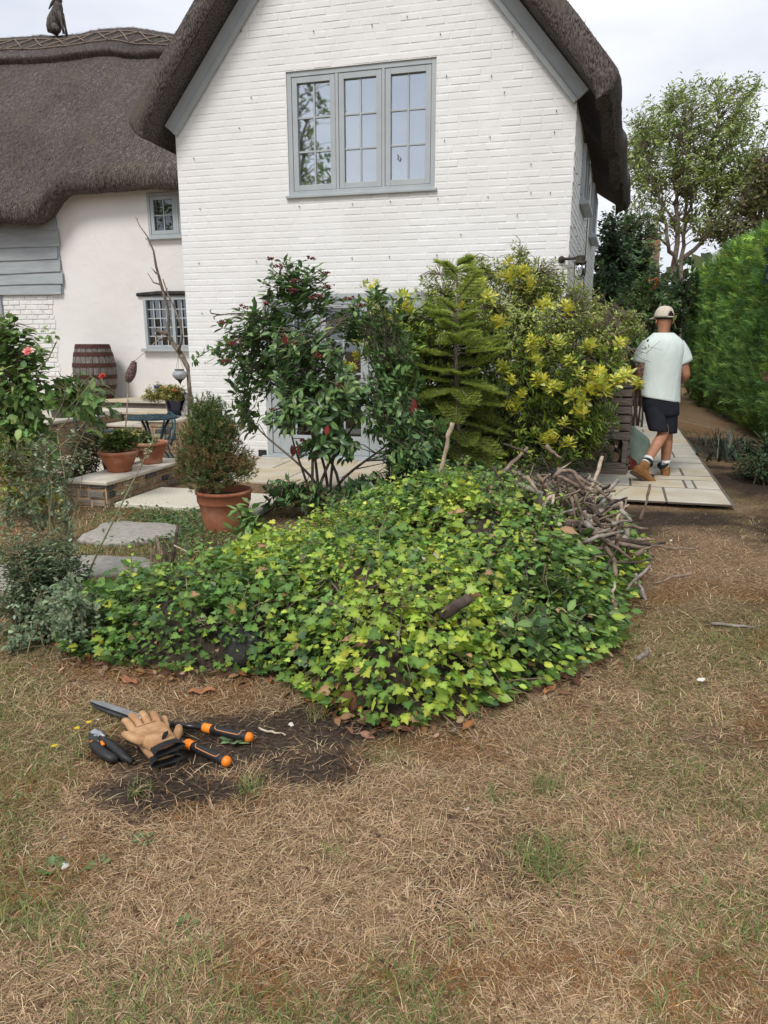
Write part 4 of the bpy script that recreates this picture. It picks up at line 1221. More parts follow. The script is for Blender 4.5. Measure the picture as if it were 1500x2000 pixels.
# driftwood branch rising by the brick corner, with a twine line to the ornament
dbY = 9.55
drift = thing('bare_branch', 'tall bare driftwood branch leaning up by the brick corner', 'branch', hw(-.12, .05, .505))
o_ = Vector(drift.location)
dp = [(372,800,9.3),(369,722,9.35),(352,690,9.45),(336,668,9.5),(326,650,9.5),(330,625,9.5),(327,600,9.5),(316,560,9.5),(305,520,9.45),(300,490,9.4),(288,462,9.4),(272,440,9.4),(265,424,9.4)]
q = MB(); q.tube([at(*p)-o_ for p in dp[:5]], [.030,.034,.034,.03,.026], 8); q.tube([at(*p)-o_ for p in dp[3:]], [.032,.028,.022,.019,.019,.016,.012,.009,.006,.004], 7)
q.tube([at(*p)-o_ for p in ((348,688,9.4),(356,660,9.35),(352,630,9.35),(340,600,9.4),(330,580,9.45),(318,545,9.5))], [.022,.018,.015,.014,.012,.008], 6)
q.tube([at(*p)-o_ for p in ((314,556,9.5),(300,552,9.5),(288,533,9.5))], [.014,.009,.004], 5); q.tube([at(*p)-o_ for p in ((306,535,9.5),(296,523,9.5))], [.01,.004], 5)
q.tube([at(*p)-o_ for p in ((316,565,9.5),(322,572,9.5),(328,562,9.5))], [.012,.008,.003], 5); q.tube([at(*p)-o_ for p in ((272,440,9.4),(268,430,9.4),(270,425,9.4))], [.006,.004,.002], 5)
q.tube([at(*p)-o_ for p in ((331,655,9.5),(318,650,9.45),(304,646,9.4),(300,640,9.4))], [.02,.022,.018,.01], 6); q.tube([at(*p)-o_ for p in ((326,660,9.5),(312,664,9.42),(301,652,9.4))], [.018,.016,.008], 6)
q.build('wood', m_bark, drift, smooth=True)
q = MB()
q.tube([at(262,706,Yc)-o_, at(280,690,7.4)-o_, at(305,667,8.6)-o_, at(322,652,9.45)-o_], .0035, 4); q.build('twine', m_dead, drift)
# hanging lantern
lp = at(351, 733, 9.3)
lan = thing('hanging_lantern', 'frosted glass drop lantern hanging from the bare branch', 'lantern', lp)
q = MB(); q.lathe([(.052,.075),(.062,.078),(.062,.07),(.05,.062)], n=20); q.lathe([(0,-.125),(.006,-.12),(.006,-.11),(.03,-.07),(.058,-.05)], n=16); q.build('metal_fitting', m_iron, lan, smooth=True)
q = MB(); q.lathe([(.05,.066),(.075,.05),(.092,.02),(.094,.0),(.082,-.025),(.055,-.05)], n=24); q.build('glass_bowl', mat('frosted_grey_glass', (.24,.25,.26), (.42,.44,.45), scale=60, rough=.35, bump=.4, bscale=120), lan, smooth=True)
q = MB()
for k in range(3):
    a = 2*math.pi*k/3; q.tube([(.057*math.cos(a), .057*math.sin(a), .076), (.004*math.cos(a), .004*math.sin(a), .25)], .002, 4)
q.build('chain', m_iron, lan)

# ================================================================== LARGE TERRACOTTA POT
cp = gp(441, 1036)
tp = [(0,0),(.145,0),(.15,.01),(.172,.12),(.190,.215),(.198,.222),(.203,.235),(.205,.29),(.215,.295),(.216,.315),(.200,.318),(.188,.30),(.18,.26),(0,.25)]
bigpot = pot('terracotta_pot', 'large terracotta pot with dwarf conifer beside the viburnum', cp, [(r*1.02, z*1.05) for r, z in tp], m_terra, None, .178, .285)

# ================================================================== LOG STORE, SACK AND FIREWOOD BY THE SIDE WALL
ls0 = to_h(gp(1222, 930, .03)); lsr = thing('log_store', 'weathered slatted timber log store along the side wall', 'log store', hw(ls0[0], ls0[1], .045), R(HYAW-3))
wv, dp_, ht = .62, 2.2, 1.32                          # local: x from -wv to 0, y back
def plank(x0,x1,y0,y1,z0,z1,nm='slat'):
    q = MB(); q.cbox(x0+random.uniform(-.004,.004),x1+random.uniform(-.004,.004),y0,y1,z0,z1,.004); return q.build(nm, m_plank, lsr)
plank(-wv,0,.0,.05,.0,.065,'base_rail'); plank(-wv,-.002,.0,.045,.068,.125,'base_rail')
plank(-.055,-.002,.0,.06,.127,.385,'post'); plank(-wv,-wv+.055,.0,.06,.127,.385,'post')
plank(-.055,-.002,dp_-.06,dp_,.0,ht,'post'); plank(-wv,-wv+.055,dp_-.06,dp_,.0,ht,'post')
plank(-wv,.006,-.012,.05,.387,.47,'rail')
z_ = .485
while z_ < ht:                                        # front slats
    h_ = random.uniform(.062,.082); plank(-wv,.0,-.004,.02,z_,z_+h_); z_ += h_ + random.uniform(.012,.022)
z_ = .02
while z_ < ht:                                        # outer side slats
    h_ = random.uniform(.062,.082); plank(-.0,.02,.07,dp_,z_,z_+h_); z_ += h_ + random.uniform(.012,.022)
plank(-wv-.05,.05,-.06,dp_+.05,ht+.02,ht+.045,'roof_board')
def log(label, c, r_, ln, rz, rx=0, m=m_logbark, group=None, name='log'):
    t = thing(name, label, 'log', c, rz, group)
    q = MB(); n = 14
    def rad(a, y): return r_*(1 + .07*math.sin(2*a+c[0]*9) + .05*math.sin(3*a+y*7))
    rings = [[(rad(2*math.pi*k/n, y)*math.cos(2*math.pi*k/n), y, rad(2*math.pi*k/n, y)*math.sin(2*math.pi*k/n)) for k in range(n)] for y in (0, ln*.33, ln*.66, ln)]
    q.loft(rings, cap=False); q.build('bark', m, t, smooth=True)
    q = MB(); q.add(rings[0], [tuple(range(n))]); q.build('cut_end', m_logend, t)
    q = MB(); q.add(rings[-1], [tuple(reversed(range(n)))]); q.build('cut_end', m_logend, t)
    t.rotation_euler = (rx, 0, rz)
    return t
LO = Vector(lsr.location); lrot = R(HYAW-3)
def lsp(x, y, z): return LO + Vector((x*math.cos(lrot)-y*math.sin(lrot), x*math.sin(lrot)+y*math.cos(lrot), z))
k = 0
for (x, z, r_) in ((-.13,.185,.052),(-.25,.18,.05),(-.38,.185,.055),(-.50,.18,.05),(-.18,.28,.045),(-.31,.285,.052),(-.44,.285,.05),(-.12,.345,.03)):
    k += 1; log('firewood log in log store bay, ' + ['bottom row, first from the post','bottom row, second from the post','bottom row, third from the post','bottom row, farthest from the post','second row, nearest the post','second row, middle','second row, farthest from the post','small one topping the pile by the post'][k-1], lsp(x, .06, z), r_, .45, lrot + R(random.uniform(-5,5)), 0, group='firewood in the log store', name='firewood_log')
# crumpled pale green sack with a red one beneath
def sack(name, label, c, w, h, m, seed, lean=0.0):
    rings = []
    for j in range(14):
        f = j/13; n = 26; ring = []
        r0 = w*(.75 + .35*math.sin(math.pi*min(f*1.1,1))**.7 - .62*f**2.2)
        for i in range(n):
            a = 2*math.pi*i/n
            nn = mnoise.noise(Vector((math.cos(a)*2.2+seed, math.sin(a)*2.2, f*3.5)))*.30 + mnoise.noise(Vector((math.cos(a)*5+seed, math.sin(a)*5, f*8)))*.14
            ring.append((r0*(1+nn)*math.cos(a) + lean*f*f*h, r0*.75*(1+nn)*math.sin(a), h*f + .02*nn))
        rings.append(ring)
    q = MB(); q.loft(rings); o = q.build(name, m, None, smooth=True, loc=c, sub=1)
    return tag(o, label, 'sack')
m_sack = mat('pale_green_woven_plastic', (.30,.42,.33), (.44,.55,.46), scale=6, rough=.4, bump=.3, bscale=50)
sp_ = gp(1246, 908, .045)
sack('garden_sack', 'crumpled pale green plastic sack beside the log store', sp_, .16, .47, m_sack, 3, -.22)
sack('garden_sack', 'small dark red sack at the foot of log store', gp(1228, 916, .045)+Vector((-.02,-.0,0)), .10, .16, mat('dark_red_plastic', (.10,.014,.012), (.15,.03,.025), scale=8, rough=.45), 8)
# ================================================================== VEGETATION TOOLS
T_OVATE = (np.array([(0,0,0),(.28,.20,.035),(.62,.21,.03),(1,0,-.06),(.62,-.21,.03),(.28,-.20,.035),(.30,0,-.02),(.66,0,-.015)]),
           np.array([(0,6,1),(6,7,2),(6,2,1),(7,3,2),(0,5,6),(6,4,7),(6,5,4),(7,4,3)]))
T_LANCE = (np.array([(0,0,0),(.35,.13,.02),(.7,.11,.015),(1,0,-.05),(.7,-.11,.015),(.35,-.13,.02)]),
           np.array([(0,5,1),(1,5,4),(1,4,2),(2,4,3)]))
T_SMALL = (np.array([(0,0,0),(.45,.24,.03),(1,0,-.03),(.45,-.24,.03)]), np.array([(0,3,1),(1,3,2)]))
T_IVY = (np.array([(.34,0,-.02),(.02,0,0),(-.12,.20,.03),(.02,.40,.05),(.22,.50,.05),(.36,.30,.03),(.60,.36,.05),(.66,.17,.02),(1.0,0,-.05),(.66,-.17,.02),(.60,-.36,.05),(.36,-.30,.03),(.22,-.50,.05),(.02,-.40,.05),(-.12,-.20,.03)]),
         np.array([(0,k+1 if k < 14 else 1,k) for k in range(1,15)]))
T_NEEDLE = (np.array([(0,.5,0),(0,-.5,0),(1,0,.0)]), np.array([(0,1,2)]))
def leaves(P, D, N, S, C, tmpl, rnd, wid=None):
    """bulk leaves: base points P, directions D, approximate normals N, lengths S, colours C"""
    tv, tf = tmpl; n = len(P); k = len(tv)
    D = D/(np.linalg.norm(D, axis=1, keepdims=True)+1e-9)
    N = N - D*(N*D).sum(1, keepdims=True); N /= np.linalg.norm(N, axis=1, keepdims=True)+1e-9
    Wd = np.cross(N, D)
    S = np.broadcast_to(np.asarray(S, float).reshape(-1,1), (n,1))
    wd = 1.0 if wid is None else np.asarray(wid).reshape(-1,1)
    curl = rnd.uniform(-.9, 1.6, (n,1))
    x, y, z = tv[:,0][None,:], tv[:,1][None,:], tv[:,2][None,:]
    V = P[:,None,:] + S[:,None,:]*(x[...,None]*D[:,None,:] + (y*wd)[...,None]*Wd[:,None,:] + ((z + curl*.10*x*x*-1))[...,None]*N[:,None,:])
    F = (tf[None] + (np.arange(n)*k)[:,None,None]).reshape(-1,3)
    vein = np.ones(k)
    if tmpl is T_IVY: vein[0] = 1.45; vein[[3,4,12,13]] = .85
    if tmpl is T_OVATE: vein[[6,7]] = 1.30; vein[[1,2,4,5]] = .93
    CC = (C[:,None,:]*vein[None,:,None]).reshape(-1,3)
    return V.reshape(-1,3), F, CC
def palette(rnd, n, cols, wts, var=.18, gain=1.5):
    cols = np.array(cols, float)*gain; wts = np.array(wts, float)/np.sum(wts)
    c = cols[rnd.choice(len(cols), n, p=wts)]
    c = c*(1 + rnd.normal(0, var, (n,1)))
    c = c*(1 + rnd.normal(0, .05, (n,3)))
    return np.clip(c, .003, .9)
def rdir(rnd, n):
    v = rnd.normal(size=(n,3)); return v/np.linalg.norm(v, axis=1, keepdims=True)
def bez(a, b, c, d, n):
    o = []
    for k in range(n+1):
        t = k/n; o.append(a*(1-t)**3 + b*3*t*(1-t)**2 + c*3*t*t*(1-t) + d*t**3)
    return o
def lobe_points(lobes, n, rnd, shell=.45):
    """points in a union of ellipsoids (centre, radii), crowding towards the surface"""
    vol = np.array([r[0]*r[1]*r[2] for _, r in lobes])**.75
    idx = rnd.choice(len(lobes), n, p=vol/vol.sum())
    d = rdir(rnd, n); r = rnd.random((n,1))**shell
    C = np.array([c for c, _ in lobes])[idx]; Rr = np.array([r_ for _, r_ in lobes])[idx]
    return C + d*r*Rr, d
def shrub(name, label, base, lobes, ntips, leaf_len, tmpl, cols, wts, mat_, seed, stems=4, per=9, stem_r=.016, bark=m_stem, cat='shrub', group=None, twig=.14, up=.5, leaf_spread=1.0, base_spread=.06, droop=0.0, shell=.45, twig_r=.003, crown_name='crown', var=.18, clear=.15, leafw=None, twig_frac=1.0, nodes=10):
    rnd = np.random.default_rng(seed)
    t = thing(name, label, cat, base, 0, group); o = np.array(base)
    P, d = lobe_points(lobes, ntips, rnd, shell)
    P = P[P[:,2] > base[2] + clear] if clear is not None else P
    # main stems towards the lobes
    q = MB(); nodes_ = []
    tops = [np.array(lobes[k % len(lobes)][0]) for k in range(stems)]
    for k in range(stems):
        b0 = o + np.array([rnd.normal(0, base_spread), rnd.normal(0, base_spread), -.02])
        tp = tops[k] + rnd.normal(0, .25, 3)*np.array(lobes[k % len(lobes)][1])
        L_ = np.linalg.norm(tp-b0)
        c1 = b0 + np.array([rnd.normal(0,.06), rnd.normal(0,.06), L_*.4]); c2 = tp - np.array([rnd.normal(0,.1), rnd.normal(0,.1), L_*.25])
        pts = bez(b0, c1, c2, tp, nodes)
        q.tube([p-o for p in pts], [stem_r*(1-.75*i/nodes) for i in range(nodes+1)], 6)
        nodes_ += [(p, stem_r*(1-.75*i/nodes)) for i, p in enumerate(pts) if i > 2]
    NP = np.array([p for p, _ in nodes_]); NR = [r_ for _, r_ in nodes_]
    for i, p in enumerate(P):
        if rnd.random() > twig_frac: continue
        dd = np.linalg.norm(NP - p, axis=1) + np.clip(NP[:,2]-p[2], 0, None)*1.5
        j = int(np.argmin(dd + rnd.random(len(dd))*.12))
        a = NP[j]; mid = (a+p)/2 + np.array([0,0,.12*np.linalg.norm(p-a)]) + rnd.normal(0,.015,3)
        q.tube([a-o, mid-o, p-o], [min(NR[j]*.7, .008), max(twig_r*1.4,.003), twig_r], 4, cap=False)
    q.build('stems', bark, t, smooth=True)
    # leaves round each tip
    n = len(P)*per
    idx = np.repeat(np.arange(len(P)), per)
    ctr = np.mean([c for c, _ in lobes], axis=0)
    outd = P - ctr; outd /= np.linalg.norm(outd, axis=1, keepdims=True)+1e-9
    ax = outd*.6 + np.array([0,0,up]) + rnd.normal(0,.25,(len(P),3)); ax /= np.linalg.norm(ax, axis=1, keepdims=True)
    A = ax[idx]
    back = rnd.random((n,1))*twig
    pos = P[idx] - A*back + rnd.normal(0,.006,(n,3))
    rd = rdir(rnd, n); rd = rd - A*(rd*A).sum(1,keepdims=True); rd /= np.linalg.norm(rd,axis=1,keepdims=True)
    D = rd*leaf_spread + A*(.55 - back/twig*.35) + np.array([0,0,-droop])
    Nn = A + np.array([0,0,.5]) + rnd.normal(0,.25,(n,3))
    C = palette(rnd, n, cols, wts, var)
    S = leaf_len*rnd.uniform(.55,1.2,n)
    V, F, CC = leaves(pos-o, D, Nn, S, C, tmpl, rnd, leafw if leafw is None else np.full(n, leafw))
    cr_ = obj(crown_name, fast_mesh(crown_name, V, F, mat_, CC), t)
    return t, P, rnd
def E_(u, v, Y, ru, rv, rd):                        # ellipsoid seen at (u, v) at depth Y, radii in picture units and metres of depth
    k = at(u, v, Y); D = to_px(k)[2]
    return (np.array(k), np.array([ru*D/FPX, rd, rv*D/FPX]))

# ================================================================== SHRUBS IN THE MIDDLE BED
GREEN = [(.062,.116,.044),(.092,.156,.053),(.135,.205,.068),(.038,.073,.031)]
vb = gp(632, 1000)
vlobes = [E_(575,570,5.9,72,70,.32), E_(490,680,5.9,75,95,.36), E_(590,690,5.7,85,80,.40), E_(470,800,6.0,34,46,.2), E_(590,800,5.6,85,48,.36), E_(680,770,5.7,70,55,.34), E_(775,800,5.8,62,75,.36), E_(770,710,5.9,55,60,.25), E_(520,620,5.9,50,45,.25), E_(640,870,5.6,60,22,.25), E_(743,600,5.9,20,90,.10), E_(790,650,5.9,22,95,.12), E_(690,620,6.0,45,45,.25), E_(820,880,5.7,45,45,.3), E_(800,880,5.7,40,35,.25)]
vib, VP_, vr = shrub('viburnum', 'tall dark green viburnum with red berry clusters before the doors', vb, vlobes, 1050, .088, T_OVATE, GREEN+[(.10,.16,.05)], [3,3.4,2.0,1.6,.6], m_gloss, 101, stems=9, per=8, stem_r=.016, bark=m_bark, twig=.13, up=.55, base_spread=.09, twig_r=.0028, clear=.35, leafw=.9)
# berry clusters: red, a part of the viburnum
def berries(parent, o, spots, cols, seed, r_=.0055, n=26, spread=.035, m=None):
    rnd = np.random.default_rng(seed); q = MB()
    V, F, C = [], [], []; off = 0
    ico = np.array([(0,0,1),(.894,0,.447),(.276,.851,.447),(-.724,.526,.447),(-.724,-.526,.447),(.276,-.851,.447),(.724,.526,-.447),(-.276,.851,-.447),(-.894,0,-.447),(-.276,-.851,-.447),(.724,-.526,-.447),(0,0,-1)])
    fi = np.array([(0,1,2),(0,2,3),(0,3,4),(0,4,5),(0,5,1),(1,6,2),(2,7,3),(3,8,4),(4,9,5),(5,10,1),(6,7,2),(7,8,3),(8,9,4),(9,10,5),(10,6,1),(11,7,6),(11,8,7),(11,9,8),(11,10,9),(11,6,10)])
    for s_ in spots:
        V, F, C = [], [], []; off = 0
        for k in range(n):
            p = np.array(s_)-o + rnd.normal(0, 1, 3)*np.array([spread,spread,spread*.4])
            rr_ = r_*rnd.uniform(.7,1.3)
            V.append(ico*rr_+p); F.append(fi+off); off += 12
            c_ = np.array(cols[rnd.integers(len(cols))])*rnd.uniform(.7,1.3); C.append(np.tile(c_,(12,1)))
        obj('berry_cluster', fast_mesh('berry_cluster', np.concatenate(V), np.concatenate(F), m_gloss, np.concatenate(C), smooth=True), parent)
bpx = [(530,506),(607,504),(575,548),(637,533),(574,567),(612,582),(622,578),(475,600),(518,592),(433,630),(575,669),(578,708),(553,702),(618,692),(625,697),(663,752),(705,596),(535,800),(640,560),(455,670),(680,582),(545,520),(440,705),(590,860)]
berries(vib, np.array(vb), [at(u, v, 5.45) for u, v in bpx], [(.22,.03,.03),(.16,.025,.03),(.26,.06,.05),(.10,.02,.02)], 5, spread=.017, n=22, r_=.0062)
# a few wilted red leaves hanging in it
rn = np.random.default_rng(77)
P = np.array([at(u, v, 5.3) for u, v in ((808,778),(810,786),(570,868),(576,874),(583,870),(553,640),(556,652),(640,830))]); n = len(P)
V, F, C = leaves(P-np.array(vb), np.tile([0,0,-1.0],(n,1))+rn.normal(0,.2,(n,3)), rn.normal(size=(n,3))+np.array([0,-1.5,0]), .085, palette(rn, n, [(.13,.018,.02),(.10,.03,.02)], [1,.6]), T_OVATE, rn)
obj('red_leaf', fast_mesh('red_leaf', V, F, m_leaf, C), vib)['kind'] = 'stuff'
# arching spray towards the brick corner
spr = [at(430,680,5.9), at(412,682,5.9), at(395,692,5.9), at(378,705,5.9)]
q = MB(); q.tube([p-vb for p in ([at(470,700,5.9)]+spr)], [.006,.004,.003,.003,.002], 5); q.build('spray', m_stem, vib)
P = np.array([spr[k//6].lerp(spr[min(k//6+1,3)], (k%6)/6) for k in range(24)]); n = len(P)
V, F, C = leaves(P-np.array(vb), rdir(rn,n)*np.array([1,.6,1]), np.tile([0,-.4,1.0],(n,1)), .06, palette(rn, n, [(.10,.17,.05),(.07,.13,.04)], [1,1]), T_OVATE, rn)
obj('spray_leaves', fast_mesh('spray_leaves', V, F, m_leaf, C), vib)

# golden choisya: rosettes of narrow leaflets
cb = gp(1000, 925) + Vector((0, .35, 0))
clobes = [E_(1010,760,7.0,150,120,.55), E_(880,690,7.1,110,110,.5), E_(1130,790,6.9,80,70,.45), E_(1080,850,6.8,110,60,.45), E_(770,660,7.1,75,80,.35), E_(950,850,6.9,110,70,.5), E_(855,770,6.8,75,115,.35), E_(800,640,7.0,60,70,.3), E_(1180,720,6.9,50,50,.3), E_(730,640,6.5,55,70,.25), E_(790,720,6.5,60,90,.25), E_(840,660,6.6,50,80,.2), E_(830,830,6.4,60,60,.25)]
CH = [(.25,.32,.055),(.155,.23,.05),(.09,.15,.04),(.38,.42,.075)]
cho, CPt, _ = shrub('choisya', 'broad golden choisya bush with yellow leaf rosettes', cb, clobes, 2450, .078, T_LANCE, CH, [2.6,3,2.8,.7], m_leaf, 102, stems=10, per=10, stem_r=.02, bark=m_barkdark, twig=.08, up=.6, clear=.25, leafw=1.15)
rpx = [(712,622),(745,598),(790,590),(700,655),(725,560),(790,575),(800,600),(692,690),(690,715),(840,650),(835,690),(852,705),(990,532),(1000,520),(1025,525),(895,590),(945,545),(1065,735),(1110,697),(1047,733),(1080,750),(1000,735),(1145,665),(1212,664),(1050,668),(1090,660),(1145,735),(1120,762),(1175,740),(1200,735),(1218,728),(1243,738),(1185,755),(1060,850),(1075,842),(1130,790),(1138,800),(1100,820),(1045,700),(975,705),(1020,760),(1155,752),(1090,745),(1165,730),(905,640),(975,620),(1115,600),(1070,590),(955,575),(1035,545),(765,620),(820,720),(1000,790),(1105,855),(1035,655)]
rn = np.random.default_rng(15)
YEL = [(.42,.38,.035),(.46,.43,.07),(.30,.31,.04),(.48,.47,.18)]
ros_tmpl = []
for s_ in range(4):                                  # four rosette shapes shared by all
    P, D, Nn = [], [], []
    for k in range(15):
        a = k*2.4 + rn.random()*.5; el = .15 + .9*(k/15)
        P.append((0,0,-.012*(15-k)*.5)); D.append((math.cos(a), math.sin(a), el)); Nn.append((-.3*math.cos(a), -.3*math.sin(a), 1))
    n = 15
    V, F, C = leaves(np.array(P), np.array(D), np.array(Nn), np.linspace(.095,.055,n), palette(rn, n, YEL[s_%2:]+CH[:1], [2,2,1.2,.7,.6][:len(YEL[s_%2:])+1]), T_LANCE, rn, np.full(n, 1.5))
    ros_tmpl.append(fast_mesh('leaf_rosette', V, F, m_leaf, C))
for k, (u, v) in enumerate(rpx):
    Yk = 6.35 if u > 950 else 6.75
    if v > 800: Yk = 6.3
    for j in range(3 if v < 800 else 2):
        p = at(u + (rn.normal(0,7) if j else 0), v + (rn.normal(0,7) if j else 0), Yk + .05*j) - cb
        o_ = obj('leaf_rosette', ros_tmpl[rn.integers(4)], cho, p, (R(35)+rn.normal(0,.35), rn.normal(0,.4), rn.random()*6.28)); sc_ = rn.uniform(.6,1.05); o_.scale = (sc_,)*3
# twiggy privet like bush rising behind it against the wall
pb_ = gp(1040, 920) + Vector((.05, .55, 0))
plobes = [E_(1000,560,7.45,110,60,.28), E_(900,600,7.55,70,70,.25), E_(1120,620,7.3,100,70,.3), E_(1180,680,7.1,60,60,.3), E_(1060,660,7.2,140,80,.35), E_(930,530,7.55,50,35,.2), E_(1015,500,7.5,25,45,.1), E_(1220,630,7.3,50,30,.2), E_(860,560,7.5,60,55,.22), E_(1060,545,7.4,80,45,.25), E_(960,640,7.3,90,80,.3)]
prv, _, _ = shrub('privet', 'loose twiggy privet rising behind the choisya against white brick', pb_, plobes, 2800, .045, T_SMALL, [(.27,.315,.085),(.195,.25,.065),(.35,.38,.13),(.30,.24,.10)], [3,3,1.6,.4], m_leaf, 103, stems=14, per=13, stem_r=.013, bark=m_bark, twig=.16, up=.8, clear=.9, twig_r=.0026)
# small twigs hanging in front of the man's shoulder
sprg = [at(1190,650,6.9), at(1230,680,6.6), at(1262,690,6.5), at(1290,665,6.5)]
q = MB(); q.tube([p-pb_ for p in sprg], [.005,.004,.003,.0015], 5); q.tube([at(1230,680,6.6)-pb_, at(1250,700,6.5)-pb_, at(1272,708,6.5)-pb_], [.004,.003,.0015], 4); q.tube([at(1240,684,6.55)-pb_, at(1270,678,6.5)-pb_, at(1296,684,6.5)-pb_], [.003,.002,.001], 4); q.build('twig', m_bark, prv)
P = np.array([at(u + rn.normal(0,7), v + rn.normal(0,6), 6.55) for (u, v) in ((1250,672),(1262,668),(1255,685),(1240,698),(1232,672),(1270,670),(1258,692),(1245,664)) for _ in range(2)]); n = len(P)
V, F, C = leaves(P-np.array(pb_), rdir(rn,n), np.tile([0,-.5,.8],(n,1)), .045, palette(rn, n, [(.10,.16,.05),(.06,.10,.03)], [1,1]), T_OVATE, rn); obj('twig_leaves', fast_mesh('twig_leaves', V, F, m_leaf, C), prv)
# dark undergrowth plants below
ub = gp(1090, 930)
shrub('box_bush', 'small dark fine leaved bush under the choisya by log store', ub, [E_(1140,860,7.1,75,60,.35), E_(1060,900,6.8,80,40,.35)], 420, .030, T_SMALL, [(.025,.048,.020),(.04,.07,.028),(.12,.15,.08)], [3,2,.35], m_leaf, 104, stems=6, per=14, stem_r=.01, twig=.12, clear=.05)
shrub('laurel', 'low dark laurel filling the gap under the fir', gp(800, 985), [E_(810,920,5.9,75,60,.3), E_(890,940,5.9,70,50,.3), E_(720,960,5.8,60,35,.3), E_(840,850,6.0,40,50,.25), E_(610,965,5.75,75,28,.2), E_(545,960,5.9,45,26,.2), E_(690,985,5.5,60,25,.2)], 430, .085, T_OVATE, GREEN, [3,3,1.4,2], m_gloss, 105, stems=6, per=8, stem_r=.010, twig=.12, clear=.02)
# fir in a black pot
fy_ = 6.35
fb = gp(895, 948)
fir = thing('fir_tree', 'young fir tree with flat tiered branches in the shrub bed', 'fir tree', (fb.x, fy_+.1, 0))
o_ = np.array(fir.location); rn = np.random.default_rng(21)
trunk = [at(896,900,fy_+.1), at(893,800,fy_+.1), at(890,690,fy_+.1), at(893,600,fy_+.1), at(893,530,fy_+.1)]
trunk = [Vector((trunk[0].x, trunk[0].y, 0))] + trunk
q = MB(); q.tube([p-Vector(o_) for p in trunk], [.028,.026,.021,.016,.011,.006], 8); q.build('trunk', m_bark, fir, smooth=True)
q = MB(); NPs, NDs, NNs = [], [], []
tiers = [(528,8,46),(596,7,78),(635,5,60),(680,9,105),(715,6,80),(745,8,100),(780,9,112),(820,9,112),(855,9,105),(890,8,90)]
for (v, nb_, rp) in tiers:
    c = at(893, v+8, fy_+.1); rad = rp*to_px(c)[2]/FPX
    a0 = rn.random()*6.28
    for k in range(nb_):
        a = a0 + 2*math.pi*k/nb_ + rn.normal(0,.25); c = at(893, v+8+(rn.normal(0,11) if v > 520 else 0), fy_+.1)
        L_ = rad*rn.uniform(.75,1.1); dr = np.array([math.cos(a), math.sin(a)*.9, 0])
        lift = (.22 if v < 600 else (.06 if v < 740 else -.14)) + rn.normal(0,.10)
        pts = [np.array(c) + dr*L_*f + np.array([0,0, L_*(lift*f + (.12 if v<720 else -.12)*f*f*(1 if v<720 else 1))]) for f in (0,.25,.5,.75,1)]
        q.tube([p-o_ for p in pts], [.008,.006,.005,.004,.002], 5, cap=False)
        tw = [(pts[0], pts[-1], .18)]
        for f in (.2,.32,.44,.56,.68,.8,.9,.97):
            b0 = pts[0] + (pts[-1]-pts[0])*f; b0 = b0 + np.array([0,0,0])
            for sg in (-1,1):
                sd_ = np.array([-dr[1], dr[0], 0])*sg
                tl = L_*(.42*(1.05-f)+.10)
                e = b0 + (sd_*.75 + dr*.7)*tl + np.array([0,0,-.02*tl])
                q.tube([b0-o_, e-o_], [.003,.0015], 4, cap=False); tw.append((b0, e, 0))
        for (b0, e, sk) in tw:
            ll = np.linalg.norm(e-b0); nn = int(ll/.0016)
            f = sk + (1-sk)*rn.random(nn); base_ = b0 + (e-b0)*f[:,None]
            ax = (e-b0)/ll; rd = rdir(rn, nn); rd -= ax*(rd@ax)[:,None]; rd /= np.linalg.norm(rd,axis=1,keepdims=True)
            rd[:,2] = np.abs(rd[:,2])*.6
            NPs.append(base_); NDs.append(rd + ax*.7); NNs.append(np.tile([0,0,1.0],(nn,1)) + rn.normal(0,.4,(nn,3)))
q.build('branches', m_bark, fir, smooth=True)['kind'] = 'stuff'
P, D, Nn = np.concatenate(NPs), np.concatenate(NDs), np.concatenate(NNs); n = len(P)
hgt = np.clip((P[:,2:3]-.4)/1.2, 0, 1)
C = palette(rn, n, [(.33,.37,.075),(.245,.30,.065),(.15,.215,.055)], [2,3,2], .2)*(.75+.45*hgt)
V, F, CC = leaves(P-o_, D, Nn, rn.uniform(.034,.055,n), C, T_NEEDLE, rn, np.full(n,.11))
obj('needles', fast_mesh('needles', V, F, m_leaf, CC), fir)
pk = gp(900, 925)
pot('plastic_pot', 'wide black plastic pot standing behind the fir', Vector((pk.x+.02, 7.25, 0)), [(0,0),(.17,0),(.185,.20),(.20,.205),(.20,.23),(.185,.23),(.178,.18),(0,.17)], m_plastic, None, .17, .19)

# dwarf conifer in the terracotta pot
cc_ = cp + Vector((-.06, .0, .30))
con = thing('dwarf_conifer', 'browning dwarf conifer growing in the large terracotta pot', 'conifer', cc_)
rn = np.random.default_rng(31); o_ = np.array(cc_)
clb = [E_(417,915,5.3,80,42,.30), E_(414,880,5.3,70,42,.26), E_(411,845,5.3,58,42,.22), E_(409,812,5.3,46,38,.18), E_(405,795,5.3,32,26,.13), E_(482,905,5.25,20,25,.12), E_(362,900,5.3,22,26,.13), E_(372,850,5.3,22,20,.1), E_(450,835,5.3,20,18,.1)]
P, d = lobe_points(clb, 4300, rn, .5); P = P + d*np.clip(rn.normal(0,.022,(len(P),1)),-.02,.07)
q = MB(); q.tube([(0,0,-.04),(-.02,0,.25),(-.03,0,.55)], [.022,.014,.005], 7)
for k in range(200):
    e = P[k]-o_; a = np.array([-.02*e[2]/.3, 0, max(e[2]*.55, .02)]); q.tube([a, (a+e)/2+np.array([0,0,.02]), e], [.006,.004,.002], 4, cap=False)
q.build('stems', m_barkdark, con, smooth=True)
ctr = np.array(clb[0][0]) - np.array([0,0,.05])
outd = P-ctr; outd /= np.linalg.norm(outd,axis=1,keepdims=True)
per = 13; idx = np.repeat(np.arange(len(P)), per); n = len(idx)
